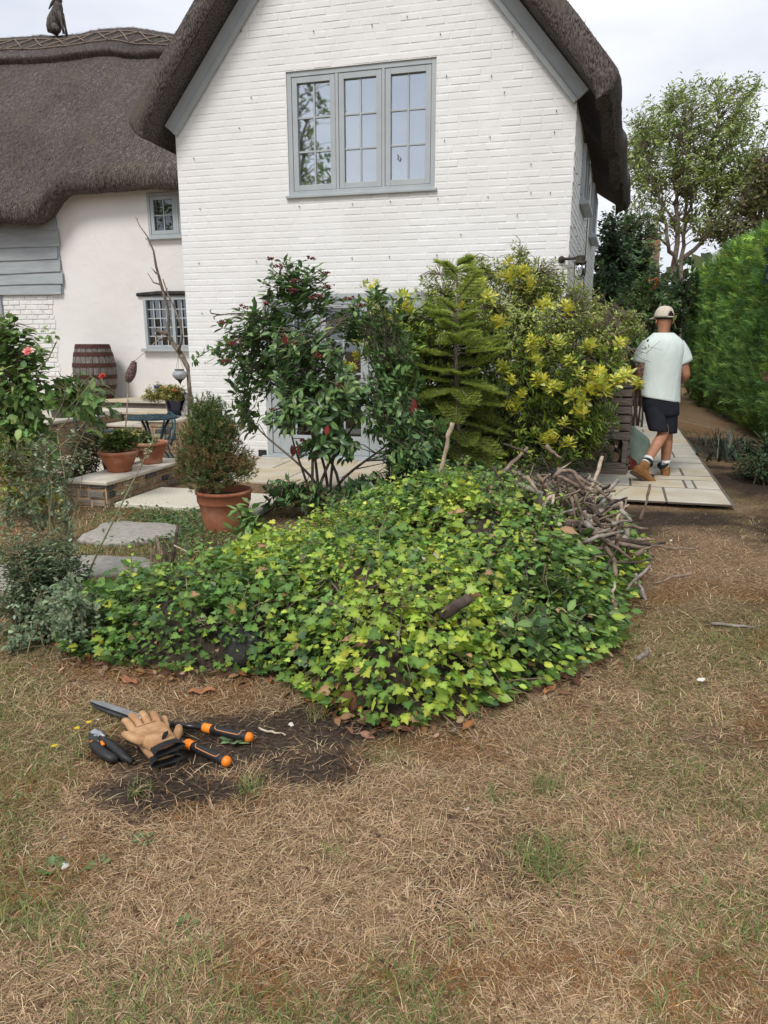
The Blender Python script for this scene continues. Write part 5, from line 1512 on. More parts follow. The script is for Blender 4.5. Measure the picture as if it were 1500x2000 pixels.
ax = outd + np.array([0,0,.5]) + rn.normal(0,.3,P.shape); ax /= np.linalg.norm(ax,axis=1,keepdims=True)
A = ax[idx]; rd = rdir(rn,n)
pos = P[idx] - A*rn.random((n,1))*.035
# brown in the middle belt, green tips at top and skirt
bz = (P[:,2]-o_[2]); brown = np.clip(1 - np.abs(bz-.26)/.26, 0, 1)*.45 + .55*np.array([mnoise.noise(Vector(p)*11) for p in P]) + rn.normal(0,.22,len(P)) + .12
c_g = palette(rn, n, [(.080,.112,.036),(.125,.15,.046),(.055,.085,.034)], [3,2,2]); c_b = palette(rn, n, [(.21,.14,.065),(.155,.105,.05),(.19,.155,.065)], [2,2,1])
C = np.where((brown[idx] > .45)[:,None], c_b, c_g)
V, F, CC = leaves(pos-o_, rd*.9 + A*.9, rn.normal(size=(n,3)), rn.uniform(.018,.032,n), C, T_NEEDLE, rn, np.full(n,.20))
obj('needles', fast_mesh('needles', V, F, m_matte, CC), con)

# plants in the bowls and pots
def potplant(name, label, base, lobes, n, ll, tmpl, cols, wts, seed, per=8, flowers=None, m=m_leaf, group=None):
    t, P, rnd = shrub(name, label, base, lobes, n, ll, tmpl, cols, wts, m, seed, stems=5, per=per, stem_r=.004, twig=.06, up=.9, clear=.0, cat='plant', group=group, base_spread=.04, twig_r=.0015)
    if flowers:
        for (u, v, Y, c) in flowers:
            berries(t, np.array(base), [at(u, v, Y)], [c], seed+u, r_=.012, n=9, spread=.014)
    return t
potplant('strawberry_plant', 'leafy green plant in the nearer terracotta bowl', pb1 + Vector((0,0,.17)), [E_(232,858,pb1.y,36,18,.12), E_(212,862,pb1.y-.05,22,16,.08), E_(250,852,pb1.y,22,18,.1)], 190, .06, T_OVATE, [(.10,.15,.035),(.06,.10,.03),(.22,.20,.04),(.30,.27,.06)], [3,3,1.2,.5], 121)
potplant('trailing_plant', 'pale leaved trailing plant in the second terracotta bowl', pb2 + Vector((0,0,.19)), [E_(282,860,pb2.y,32,20,.12), E_(270,890,pb2.y-.15,14,26,.06), E_(300,878,pb2.y-.12,16,18,.06), E_(265,850,pb2.y,20,14,.08)], 200, .05, T_OVATE, [(.11,.15,.05),(.07,.11,.035),(.26,.25,.13)], [3,3,1], 122)
potplant('flowering_plant', 'mound of small yellow green foliage with orange flowers in blue pot', pblue + Vector((0,0,.26)), [E_(318,772,9.45,42,26,.2), E_(292,782,9.4,22,20,.14), E_(345,770,9.45,22,20,.14)], 620, .036, T_SMALL, [(.27,.26,.065),(.19,.20,.05),(.38,.35,.14)], [3,3,1.2], 123, per=12, flowers=[(340,762,9.25,(.55,.10,.03)),(305,755,9.3,(.10,.09,.22)),(322,758,9.3,(.45,.28,.05))])
# ================================================================== PLANTS ON THE LEFT
ROSE = [(.105,.175,.055),(.145,.225,.07),(.070,.12,.043),(.21,.285,.09)]
rbz = gp(40, 1010)
rose, _, rr2 = shrub('rose_bush', 'tall leafy rose bush with one pink bloom at picture edge', rbz, [E_(20,690,6.1,70,80,.30), E_(20,800,6.0,65,70,.30), E_(145,760,6.2,62,34,.22), E_(195,795,6.0,32,40,.15), E_(50,880,6.0,60,50,.30), E_(5,640,6.1,45,36,.2)], 360, .105, T_OVATE, ROSE, [3,3,2,1], m_leaf, 131, stems=9, per=6, stem_r=.012, bark=m_bramble, twig=.16, up=.4, droop=.25, clear=.3, leafw=1.25)
q = MB()
for pts in ([(70,730,6.0),(95,700,6.0),(110,668,6.0)], [(110,1010,6.0),(150,870,6.0),(190,800,6.0),(205,790,6.0)], [(115,815,5.9),(160,770,5.9),(185,740,5.9)]):
    q.tube([at(*p)-rbz for p in pts], .005, 5)
q.build('cane', m_bramble, rose, smooth=True)
P = np.array([at(u+rn.normal(0,8), v+rn.normal(0,7), 5.95) for u, v in ((80,668),(95,655),(110,668),(100,650),(85,660),(72,672)) for _ in range(3)]); n = len(P)
V, F, C = leaves(P-np.array(rbz), rdir(rn,n), np.tile([0,-.5,.8],(n,1)), .06, palette(rn, n, [(.16,.22,.07),(.12,.18,.05)], [1,1]), T_OVATE, rn, np.full(n,1.3)); obj('young_leaves', fast_mesh('young_leaves', V, F, m_leaf, C), rose)
def bloom(u, v, Y, col, label, r_=.045):
    c = at(u, v, Y); P, D, Nn, S = [], [], [], []
    for k in range(16):
        a = k*2.4; f = k/16
        P.append((0,0,0)); D.append((math.cos(a)*(.35+f), math.sin(a)*(.35+f), 1.1-f)); Nn.append((-math.cos(a), -math.sin(a), .6)); S.append(r_*(.7+.4*f))
    n = 16
    V, F, C = leaves(np.array(P), np.array(D), np.array(Nn), np.array(S), palette(rn, n, col, [1]*len(col), .12), T_OVATE, rn, np.full(n,1.9))
    o_ = obj('rose_bloom', fast_mesh('rose_bloom', V, F, m_leaf, C, smooth=True), rose, Vector(c)-rbz, (R(35),0,0)); o_['label'] = label
bloom(56, 687, 5.55, [(.62,.20,.20),(.55,.10,.12),(.70,.36,.32)], 'pink rose bloom', .05)
bloom(200, 735, 5.85, [(.30,.035,.03),(.36,.07,.03)], 'dark red fading rose bloom', .035)
# yellowing lower rose leaves
shrub('euphorbia', 'low yellow green bushy plant under the rose bush', gp(35, 1005), [E_(20,900,5.7,55,65,.3), E_(70,960,5.6,70,35,.3)], 120, .06, T_OVATE, [(.14,.16,.035),(.22,.18,.04),(.07,.10,.03)], [3,1.2,2], m_leaf, 132, stems=5, per=8, stem_r=.006, clear=.05)
shrub('spiraea', 'rusty green small leaved bush beside the low wall', gp(165, 985)+Vector((-.08,.45,0)), [E_(165,890,6.9,48,55,.28), E_(135,925,6.7,45,35,.25), E_(185,855,7.0,32,30,.2)], 330, .032, T_SMALL, [(.085,.095,.03),(.13,.085,.035),(.055,.07,.022),(.16,.16,.05)], [3,2.6,2,1], m_leaf, 133, stems=8, per=11, stem_r=.006, clear=.05, bark=m_barkdark)
# grey green tall thin shrub in front left
GG = [(.105,.140,.078),(.150,.190,.112),(.070,.098,.056),(.20,.245,.155)]
gb = gp(95, 1262)
gst, GP_, _ = shrub('grey_shrub', 'wispy grey green shrub with upright bare canes', gb, [E_(85,1120,3.5,95,50,.22), E_(50,1190,3.3,70,65,.22), E_(115,1190,3.25,65,55,.20), E_(30,1255,3.1,45,35,.16), E_(150,1185,3.05,45,65,.16), E_(70,1080,3.5,90,40,.2)], 800, .030, T_OVATE, GG, [3,3,2,1.2], m_matte, 134, stems=9, per=14, stem_r=.004, bark=m_stem, twig=.12, up=.6, clear=.06, twig_frac=.45, twig_r=.0015, leafw=1.2)
wsp, _, _ = shrub('wispy_shrub', 'thin upright canes with sparse grey green leaves above low wall', gp(105,1200), [E_(40,1000,3.8,60,90,.2), E_(105,900,3.9,40,120,.15), E_(135,1000,3.8,30,120,.12), E_(155,860,3.9,30,60,.1), E_(60,900,4.0,60,60,.2)], 165, .032, T_OVATE, GG, [3,3,2,1.2], m_matte, 135, stems=9, per=8, stem_r=.004, bark=m_stem, twig=.12, up=.6, clear=.06, twig_r=.0015, leafw=1.2)
q = MB()
for pts in ([(112,1200,3.4),(100,1080,4.0),(95,960,4.1),(88,880,4.2)], [(138,1190,3.9),(132,1050,4.0),(126,930,4.1),(112,850,4.2)], [(140,1200,3.8),(190,1080,3.8),(240,980,3.9),(280,900,4.0),(302,850,4.1)]):
    q.tube([at(*p)-gb for p in pts], [.007,.006,.005,.003,.002][:len(pts)], 6)
q.build('cane', m_bramble, gst, smooth=True)
P = np.array([at(190 + 112*f + rn.normal(0,6), 1080 - 230*f + rn.normal(0,6), 3.85+.2*f) for f in rn.random(60)]); n = len(P)
V, F, C = leaves(P-np.array(gb), rdir(rn,n), np.tile([0,-.3,1.0],(n,1)), .03, palette(rn, n, GG, [3,3,2,1]), T_OVATE, rn); obj('cane_leaves', fast_mesh('cane_leaves', V, F, m_matte, C), gst)
# yellow flowered weed by the low wall, and bare cut stubs
def stub(label, pts, rad, m, cat='cut stem', group=None, name='cut_stem'):
    b0 = Vector(pts[0]); q = MB(); q.tube([Vector(p)-b0 for p in pts], rad, 7)
    o = q.build(name, m, None, smooth=True, loc=b0); return tag(o, label, cat, group)
stub('tallest dark pruned stem standing upright behind the ivy', [at(325,1150,3.85), at(326,1100,3.85), at(320,1064,3.85)], [.012,.011,.009], m_barkdark)
stub('pale brown pruned stem leaning beside the dark one', [at(318,1150,3.9), at(314,1090,3.9), at(306,1046,3.9)], [.012,.010,.009], m_deadbrown)
stub('dark red pruned stem leaning towards the terracotta pot', [at(333,1130,3.95), at(338,1085,3.95), at(348,1026,3.95)], [.012,.011,.010], m_barkdark)
stub('short pale forked stub at the ivy edge', [at(278,1145,3.8), at(262,1125,3.8), at(245,1102,3.8)], [.017,.015,.013], m_deadbrown)
stub('thin rusty stem standing in the ivy edge', [at(298,1155,3.85), at(296,1100,3.85), at(295,1060,3.85)], [.011,.009,.006], m_deadbrown)
stub('broken twig between the pruned stems and pot', [at(340,1065,3.9), at(370,1080,3.85), at(400,1075,3.8)], [.005,.004,.003], m_dead)

# ================================================================== THE IVY MOUND
FOOT = [(-1.38,2.98),(-1.12,2.90),(-.75,2.84),(-.42,2.86),(-.26,2.62),(-.10,2.46),(.04,2.40),(.26,2.46),(.50,2.68),(.80,2.84),(1.06,3.10),(1.22,3.60),(1.50,4.15),(1.78,4.65),(1.60,5.35),(1.15,5.65),(.50,5.75),(-.10,5.75),(-.45,5.2),(-.75,4.6),(-1.0,4.1),(-1.25,3.75),(-1.45,3.5),(-1.5,3.2)]
FA = np.array(FOOT); FB = np.roll(FA, -1, axis=0)
def foot_dist(x, y):
    """distance inside the mound outline (negative outside)"""
    p = np.stack([x, y], -1)[:, None, :]
    ab = (FB-FA)[None]; t_ = np.clip(((p-FA[None])*ab).sum(-1)/(ab**2).sum(-1), 0, 1)
    d = np.linalg.norm(p - (FA[None]+t_[...,None]*ab), axis=-1).min(1)
    yi, yj, xi, xj = FA[None,:,1], FB[None,:,1], FA[None,:,0], FB[None,:,0]
    inside = (((yi > y[:,None]) != (yj > y[:,None])) & (x[:,None] < (xj-xi)*(y[:,None]-yi)/(yj-yi+1e-12)+xi)).sum(1) % 2 == 1
    return np.where(inside, d, -d)
def mound_z(x, y):
    d = foot_dist(x, y)
    dc = np.clip(d, 0, None)
    h = (.17 - .055*np.clip((y-3.5)*1.2,0,1)*np.clip(.3-x,0,1))*(1-np.exp(-dc/.09)) + .37*np.exp(-((x-.52)/.52)**2 - ((y-4.3)/.95)**2)*np.clip(dc*3.2, 0, 1) + .07*np.exp(-((x-.1)/.5)**2-((y-3.0)/.4)**2)
    h = h + (fbm(x, y, 2.4, 51, 3)-.5)*.24*np.clip(dc*4,0,1) + (fbm(x, y, 6, 53, 2)-.5)*.15*np.clip(dc*8,0,1)
    for (bx_, by_, br_, bh_) in ((1.22,4.35,.42,.13),(-.15,3.15,.22,.07),(.35,2.85,.20,.08),(-.75,3.25,.25,.07),(.85,3.35,.22,.09),(.15,3.6,.20,-.08),(-.35,3.75,.28,.07),(.62,3.05,.14,-.08),(-.05,2.7,.12,.05),(-1.1,3.2,.2,.05),(.95,3.85,.18,-.06),(.25,4.6,.22,.08)):
        h = h + bh_*np.exp(-((x-bx_)**2+(y-by_)**2)/br_**2)*np.clip(dc*4,0,1)
    return np.where(d > 0, np.clip(h, 0, None), 0.0)
gx = np.linspace(-1.95, 1.95, 90); gy = np.linspace(2.35, 5.85, 80)
MX, MY = np.meshgrid(gx, gy); mxr, myr = MX.ravel(), MY.ravel()
mz = mound_z(mxr, myr); dd0 = foot_dist(mxr, myr)
ii = (np.arange(79)[:,None]*90 + np.arange(89)[None,:]).ravel(); MF = np.stack([ii, ii+1, ii+91, ii+90], 1)
keep = (dd0[MF] > -.02).all(1)
ivy = thing('ivy_mound', 'sprawling mound of bright green ivy in the middle of the lawn', 'ivy', (0, 3.9, 0))
io = np.array([0, 3.9, 0])
sm_ = obj('soil_heap', fast_mesh('soil_heap', np.stack([mxr, myr, mz-.05+.05*(fbm(mxr,myr,11,58,3)-.5)], 1)-io, MF[keep], m_soil, smooth=True), ivy)
rn = np.random.default_rng(61)
def sample_mound(n, cond=None):
    out = []
    while sum(len(o) for o in out) < n:
        x = rn.uniform(-1.9,1.9,n*2); y = rn.uniform(2.4,5.8,n*2); d = foot_dist(x,y)
        k = d > -.015
        w = np.clip(1.15 - (y-2.4)*.11, .45, 1)                      # thin out towards the back
        gapm = np.clip((fbm(x, y, 3.2, 57, 3)-.30)*6, .40, 1)
        gapm = np.maximum(gapm, np.clip((3.3-y)*2.5,0,1))
        k &= rn.random(len(x)) < w*gapm
        out.append(np.stack([x[k],y[k]],1))
    return np.concatenate(out)[:n]
XY = sample_mound(29000); n = len(XY)
x, y = XY[:,0], XY[:,1]; e = .02
z = mound_z(x,y); gxn = (mound_z(x+e,y)-mound_z(x-e,y))/(2*e); gyn = (mound_z(x,y+e)-mound_z(x,y-e))/(2*e)
Nn = np.stack([-gxn,-gyn,np.ones(n)],1); Nn /= np.linalg.norm(Nn,axis=1,keepdims=True)
depth = rn.random(n)**1.1                                           # 0 at the top of the layer, 1 deep
P = np.stack([x,y,z],1) + Nn*(.165*(1-depth)[:,None] - .045 + rn.normal(0,.02,(n,1)))
tone = fbm(x,y,1.6,88,3)
ivyish = (x + .35*(fbm(x,y,2.5,99,2)-.5)*2 < .42) | (rn.random(n) < .22)
yel = np.clip((tone-.42)*3.2, 0, 1)*np.where(x < .55, 1, .35)
cl = palette(rn, n, [(.21,.285,.042),(.165,.245,.040),(.29,.33,.050)], [3,3,2.0]); dk = palette(rn, n, [(.075,.14,.034),(.11,.185,.042),(.042,.08,.028)], [3,3,1.3])
C = np.where((rn.random(n) < yel*.85+.12)[:,None], cl, dk)
odd = rn.random(n); C[odd < .026] = np.array([.40,.24,.13])*rn.uniform(.6,1.2,((odd<.026).sum(),1)); C[(odd > .026)&(odd < .028)] = np.array([.50,.43,.05]); C[(odd > .028)&(odd < .034)] = np.array([.42,.40,.26])
az = rn.random(n)*6.28; down = np.stack([gxn,gyn,np.zeros(n)],1)*-1.2
D = np.stack([np.cos(az),np.sin(az),np.zeros(n)],1) + down + np.array([0,-.25,-.1])
LN = Nn*1.0 + np.array([0,-.25,.35]) + rn.normal(0,.85,(n,3))
S = np.where(ivyish, .019 + .038*rn.random(n)**1.7, .026 + .040*rn.random(n)**1.6); S = S*(.55 + .95*fbm(x,y,2.8,63,3)); S = np.where(rn.random(n)<.03, S*1.6, S)
# the 280 leaves that show largest become parts of their own
pu = np.array([to_px(p) for p in P]); size = S/pu[:,2]*np.clip(1-depth,0,1)
order = np.argsort(-size); single = np.zeros(n, bool); single[order[:280]] = True
for nm, tm, msk in (('ivy_leaves', T_IVY, ivyish & ~single), ('creeper_leaves', T_OVATE, ~ivyish & ~single)):
    V, F, CC = leaves(P[msk]-io, D[msk], LN[msk], S[msk], C[msk], tm, rn, None if tm is T_IVY else np.full(msk.sum(),1.25))
    obj(nm, fast_mesh(nm, V, F, m_ivy, CC), ivy)['kind'] = 'stuff'
lm = {}
def one_leaf(tm, c, key):
    if key not in lm:
        V, F, CC = leaves(np.zeros((1,3)), np.array([[1.0,0,0]]), np.array([[0,0,1.0]]), np.array([1.0]), np.array([c]), tm, rn, None if tm is T_IVY else np.array([1.25]))
        lm[key] = fast_mesh('leaf', V, F, m_ivy, CC)
    return lm[key]
cset = [(.315,.43,.063),(.25,.37,.06),(.165,.28,.063),(.11,.21,.05),(.43,.49,.075),(.40,.24,.13)]
for i in order[:280]:
    ci = int(np.argmin([np.abs(C[i]-np.array(c)).sum() for c in cset])); vi_ = int(rn.integers(4))
    me_ = one_leaf(T_IVY if ivyish[i] else T_OVATE, cset[ci], (bool(ivyish[i]), ci, vi_))
    d_ = D[i]/np.linalg.norm(D[i]); n_ = LN[i]-d_*(LN[i]@d_); n_ /= np.linalg.norm(n_); w_ = np.cross(n_, d_)
    m4 = Matrix(((d_[0],w_[0],n_[0],P[i][0]-io[0]),(d_[1],w_[1],n_[1],P[i][1]-io[1]),(d_[2],w_[2],n_[2],P[i][2]-io[2]),(0,0,0,1))) @ Matrix.Scale(float(S[i]),4)
    o_ = obj('leaf', me_, ivy); o_.matrix_local = m4
# runners and bare stems through it
q = MB()
for k in range(130):
    a = sample_mound(1)[0]; ang_ = rn.random()*6.28; L_ = rn.uniform(.12,.4); pts = []
    for j in range(5):
        xx = a[0]+math.cos(ang_)*L_*j/4 + rn.normal(0,.01); yy = a[1]+math.sin(ang_)*L_*j/4 + rn.normal(0,.01)
        pts.append((xx-io[0], yy-io[1], float(mound_z(np.array([xx]),np.array([yy]))[0]) + .055 + rn.normal(0,.018)))
    q.tube(pts, rn.uniform(.0015,.003), 4, cap=False)
for k in range(60):
    a = sample_mound(1)[0]; zz = float(mound_z(a[:1], a[1:])[0]); L_ = rn.uniform(.10,.32); d_ = rdir(rn,1)[0]; d_[2] = abs(d_[2])*.8+.15; p0 = np.array([a[0],a[1],zz+.03])-io
    q.tube([p0, p0+d_*L_*.5+rn.normal(0,.012,3), p0+d_*L_+rn.normal(0,.015,3)], [.004,.003,.0015], 4, cap=False)
q.build('runners', m_deadbrown, ivy)['kind'] = 'stuff'
# single shoots standing out of the leaf carpet
def surf(u, v, lift=.06):
    for Y in np.arange(2.2, 6.5, .02):
        p = at(u, v, Y)
        if p.z <= float(mound_z(np.array([p.x]), np.array([p.y]))[0]) + lift: return p
    return gp(u, v)
q = MB(); PS, DS, NS, SS, CS, ST = [], [], [], [], [], []
for k in range(95):
    a = sample_mound(1)[0]
    if foot_dist(a[:1], a[1:])[0] < .05: continue
    zz = float(mound_z(a[:1], a[1:])[0]); hgt = rn.uniform(.07,.24); lean = rn.normal(0,.35,2)
    tips_ = [np.array([a[0]+lean[0]*hgt*f, a[1]+lean[1]*hgt*f, zz+.04+hgt*f]) for f in (0,.4,.75,1)]
    q.tube([p-io for p in tips_], [.0025,.002,.0018,.001], 4, cap=False)
    nl = int(rn.integers(6,14)); cb_ = palette(rn, 1, [(.16,.24,.045),(.10,.17,.04),(.22,.27,.05),(.07,.13,.04)], [2,2,1,2])[0]
    for j in range(nl):
        f = .25+.75*j/nl; i0 = min(int(f*3),2); p = tips_[i0]+(tips_[i0+1]-tips_[i0])*(f*3-i0 if f < 1 else 1); az_ = j*2.4+rn.random()
        PS.append(p); DS.append((math.cos(az_), math.sin(az_), .5)); NS.append((-.3*math.cos(az_), -.3*math.sin(az_)-.2, 1)); SS.append(rn.uniform(.022,.055)*(1.15-f*.5)); CS.append(cb_*rn.uniform(.8,1.2))
q.build('shoot_stems', m_stem, ivy)['kind'] = 'stuff'
V, F, CC = leaves(np.array(PS)-io, np.array(DS), np.array(NS), np.array(SS), np.array(CS), T_OVATE, rn, np.full(len(PS),1.15))
obj('shoot_leaves', fast_mesh('shoot_leaves', V, F, m_ivy, CC), ivy)['kind'] = 'stuff'
# leafy young shoots rising out of the mound
def mz1(x, y): return float(mound_z(np.array([x]), np.array([y]))[0])
shrub('elder_seedling', 'young leafy sapling rising from the ivy beside the terracotta pot', gp(490, 1100), [E_(492,1030,4.5,42,60,.16), E_(500,1075,4.4,75,35,.2), E_(485,985,4.55,16,22,.08)], 60, .085, T_OVATE, [(.11,.19,.055),(.075,.14,.04),(.16,.24,.08)], [3,2,1], m_leaf, 141, stems=4, per=6, stem_r=.006, twig=.10, clear=.1)
shrub('dogwood_shoots', 'upright dogwood shoots with pale edged leaves on the ivy slope', surf(1070,1200), [E_(1080,1150,surf(1080,1150).y-.05,75,50,.15), E_(1010,1230,surf(1010,1230).y-.05,60,45,.14), E_(1110,1230,surf(1110,1230).y-.05,60,45,.14)], 130, .075, T_OVATE, [(.075,.13,.038),(.11,.175,.05),(.045,.085,.03),(.20,.26,.12)], [3,3,2,.5], m_ivy, 142, stems=7, per=6, stem_r=.004, twig=.12, clear=.0)
# dead stems and plants at the back of the mound
shrub('bramble', 'dark bramble tangle behind the ivy below the shrubs', Vector((.45,5.6,.05)), [E_(900,935,5.9,110,40,.3), E_(1000,930,6.1,80,35,.3), E_(820,960,5.5,60,40,.25)], 150, .06, T_OVATE, GREEN+[(.10,.16,.05)], [2,3,2,2,1], m_leaf, 143, stems=9, per=7, stem_r=.005, twig=.14, clear=.0)

# ================================================================== STICKS, LOGS AND THE DARK POST ON THE HEAP
MATS = [m_deadgrey, m_deadbrown, m_dead, m_barkdark]
def stick(label, pts, r0, r1, m, group=None, fork=None, name='branch', cat='branch'):
    if group and 'eap' in group: pts = [(u_, v_, Y_-HS) for u_, v_, Y_ in pts]; r0 *= 1.12; r1 *= 1.12
    pts = [Vector(at(*p)) for p in pts]
    P2 = []
    for i in range(len(pts)-1):
        for k in range(3):
            p = pts[i].lerp(pts[i+1], k/3); P2.append(p + Vector(rn.normal(0,.0028,3)))
    P2.append(pts[-1]); n = len(P2); b0 = P2[0].copy(); q = MB()
    q.tube([p-b0 for p in P2], [r0+(r1-r0)*i/(n-1)*(1) + (rn.normal(0,.0012) if i else 0) for i in range(n)], 8)
    if fork:
        for (i, dv, ln, rr_) in fork:
            c = P2[min(i, n-1)]; e = c + Vector(dv).normalized()*ln; q.tube([c-b0, c.lerp(e,.5)-b0+Vector((0,0,.01)), e-b0], [rr_, rr_*.8, rr_*.6], 6)
    o = q.build(name, m, None, smooth=True, loc=b0); return tag(o, label, cat, group)
HS = .62
SG = 'cut branches heaped at the back of the ivy'
Ys = 5.1
stick('pale bare branch standing upright out of the ivy below the fir', [(856,955,5.2),(862,915,5.2),(872,880,5.2),(876,850,5.2),(884,826,5.2)], .011, .014, m_dead, SG)
stick('thick brown cut branch sloping up towards the choisya', [(975,930,5.3),(1000,905,5.4),(1030,875,5.5)], .013, .011, m_deadbrown, SG)
stick('long pale stick leaning up towards the log store', [(1150,960,5.2),(1165,930,5.4),(1176,893,5.6)], .011, .012, m_dead, SG)
stick('grey stick pointing up towards the paving', [(1165,1000,5.0),(1185,965,5.1),(1207,938,5.2)], .012, .014, m_deadgrey, SG)
stick('dark thick branch slanting down across the heap', [(1110,930,4.9),(1140,965,4.8),(1178,1022,4.7)], .017, .019, m_barkdark, SG)
stick('silvery birch like branch lying low across the heap', [(1120,1030,4.7),(1155,1010,4.75),(1180,995,4.8)], .020, .017, m_deadgrey, SG, [(6,(.3,.1,.6),.10,.009)])
stick('dark brown branch lying along the silvery one', [(1105,1020,4.75),(1145,1005,4.8),(1175,990,4.85)], .019, .018, m_barkdark, SG)
stick('grey stick from heap centre towards the path', [(1170,1003,4.8),(1195,990,4.85),(1213,982,4.9)], .015, .015, m_deadgrey, SG)
stick('forked pale stick with two prongs on the path side', [(1200,1035,4.7),(1212,1000,4.75),(1214,982,4.8)], .010, .010, m_dead, SG, [(3,(.5,.1,.5),.07,.008)])
stick('long thin pale stick along the front of the heap', [(1150,1037,4.6),(1180,1030,4.6),(1217,1018,4.65)], .010, .009, m_dead, SG)
stick('curved brown branch arching over the dark post', [(1080,935,4.75),(1095,918,4.75),(1120,920,4.75),(1140,950,4.7)], .013, .009, m_deadbrown, SG)
stick('short brown stick leaning against the dark post', [(1070,985,4.7),(1072,955,4.7),(1064,945,4.7)], .014, .010, m_deadbrown, SG)
stick('dark log end poking out over the ivy slope', [(916,1168,surf(880,1190,.10).y-.01),(888,1186,surf(880,1190,.10).y-.03),(862,1203,surf(880,1190,.10).y-.05)], .024, .026, m_barkdark, None)
stick('grey branch lying at the left of the heap', [(1008,944,5.0),(1035,955,4.9),(1060,965,4.8)], .016, .014, m_deadgrey, SG)
stick('pale twisted root hanging down the front of the heap', [(1135,1060,4.4),(1128,1090,4.25),(1115,1112,4.1)], .011, .014, m_dead, SG)
stick('brown stick pointing down beside the fern like leaves', [(1180,1065,4.4),(1200,1095,4.25),(1203,1125,4.1)], .012, .010, m_deadbrown, SG)
stick('stub of wood lying on the lawn edge beside the ivy', [(1250,1150,3.95),(1257,1172,3.83),(1258,1190,3.76)], .018, .020, m_deadgrey, None)
stick('long dark branch trailing right from the heap onto lawn', [(1170,1050,4.55),(1210,1055,4.5),(1250,1060,4.5),(1285,1066,4.5)], .020, .010, m_barkdark, SG)
stick('rough brown branch running right under the dark one', [(1140,1058,4.5),(1190,1060,4.5),(1230,1066,4.45),(1268,1072,4.4)], .018, .008, m_deadbrown, SG)
stick('pale curled root in the middle of the heap', [(1055,1000,4.6),(1068,975,4.6),(1082,965,4.6),(1078,985,4.55)], .010, .007, m_dead, SG)
stick('pale stick end at the lower left of the heap', [(1085,1010,4.6),(1070,1025,4.5),(1056,1038,4.45)], .012, .013, m_dead, SG)
stick('short cut stick stub against the lower ivy', [(925,1310,surf(925,1310,.09).y),(940,1300,surf(940,1300,.09).y),(952,1292,surf(952,1292,.07).y)], .014, .013, m_deadgrey)
for k in range(160):                                   # the tangle in the heap
    u = rn.normal(1120, 72); v = rn.normal(1000, 52) + max(0,(u-1120))*.55; Y = 4.95 - (v-950)/260 + rn.normal(0,.12)
    a = rn.uniform(-1.6,1.6); L_ = rn.uniform(34,120)
    du, dv = math.cos(a)*L_, math.sin(a)*L_*.75
    if v < 1010: du = math.copysign(min(abs(du), max(20, 2*(1225-u))), du)
    mk = int(rn.choice(4, p=[.24,.28,.08,.40]))
    where = 'at the top of the branch heap' if v < 968 else 'at the front foot of the branch heap' if v > 1050 else 'on the ivy side of the branch heap' if u < 1100 else 'on the path side of the branch heap' if u > 1175 else 'in the middle of the branch heap'
    size_ = 'long' if L_ > 85 else 'short' if L_ < 58 else 'thin'
    stick('%s %s twig %s' % (size_, ['grey','brown','pale','dark'][mk], where), [(u-du/2, v-dv/2, Y), (u+rn.normal(0,3), v+rn.normal(0,3), Y+rn.normal(0,.02)), (u+du/2, v+dv/2, Y+rn.normal(0,.08))], rn.uniform(.005,.015), rn.uniform(.003,.008), MATS[[0,1,2,3][mk]], 'thin twigs tangled in the branch heap', name='twig', cat='twig')
# shaggy dead bark ball behind the post
for k, (u, v, s_) in enumerate(((1058,980,.16),(1140,975,.15),(1190,1060,.12),(1040,1030,.10))):
    c = at(u, v, 4.32 - .1*k); q = MB()
    for j in range(46):
        d_ = Vector(rdir(rn,1)[0]); d_.z = abs(d_.z)*.8; p0 = Vector(rn.normal(0,s_*.35,3)); p0.z = abs(p0.z)
        q.tube([p0, p0+d_*s_*.5+Vector(rn.normal(0,.02,3)), p0+d_*s_+Vector((0,0,-.04))], [.004,.003,.001], 4, cap=False)
    o_ = q.build('bark_litter', [m_deadbrown, m_dead, m_deadbrown, m_barkdark][k], None, loc=c)
    tag(o_, ['shredded brown bark and roots left of the dark post','shredded pale bark strips behind the heaped branches','shredded brown roots at the front of the heap','dark shredded bark at the ivy side of the heap'][k], 'bark', SG, kind='stuff')
# charred square post in the heap and the sawn log leaning behind it
pst = thing('charred_post', 'charred black square post leaning in the branch heap', 'post', at(1100, 1022, 4.35))
o_ = Vector(pst.location); q = MB(); q.obox(Vector((0,0,-.05)), at(1090,915,4.45)-o_, .085, .075, (0,1,0)); q.build('timber', m_char, pst, bevel=.006)
lg = log('thick sawn log end standing behind the charred post', at(1088, 925, 4.75), .062, .40, R(160), R(-58), m_logbark, SG, 'sawn_log')
# dark rubber-like lump and a brick half buried at the ivy foot
def lump(name, label, c, rx, ry, rz, m, seed, cat):
    q = MB(); n = 20; rings = []
    for j in range(9):
        f = j/8; a0 = math.pi*(f*.92); ring = []
        for i in range(n):
            a = 2*math.pi*i/n; k = 1 + .55*mnoise.noise(Vector((math.cos(a)*1.2+seed, math.sin(a)*1.2, f*2))) + .18*mnoise.noise(Vector((math.cos(a)*4+seed, math.sin(a)*4, f*6)))
            ring.append((rx*k*math.sin(a0)*math.cos(a)+1e-4*math.cos(a), ry*k*math.sin(a0)*math.sin(a)+1e-4*math.sin(a), rz*k*math.cos(a0)))
        rings.append(ring)
    q.loft(list(reversed(rings))); o = q.build(name, m, None, smooth=True, loc=c); return tag(o, label, cat)
lump('charred_log', 'black charred log butt at the foot of the ivy', surf(478,1266,.03)+Vector((0,.01,.0)), .105, .08, .085, m_char, 3, 'log')
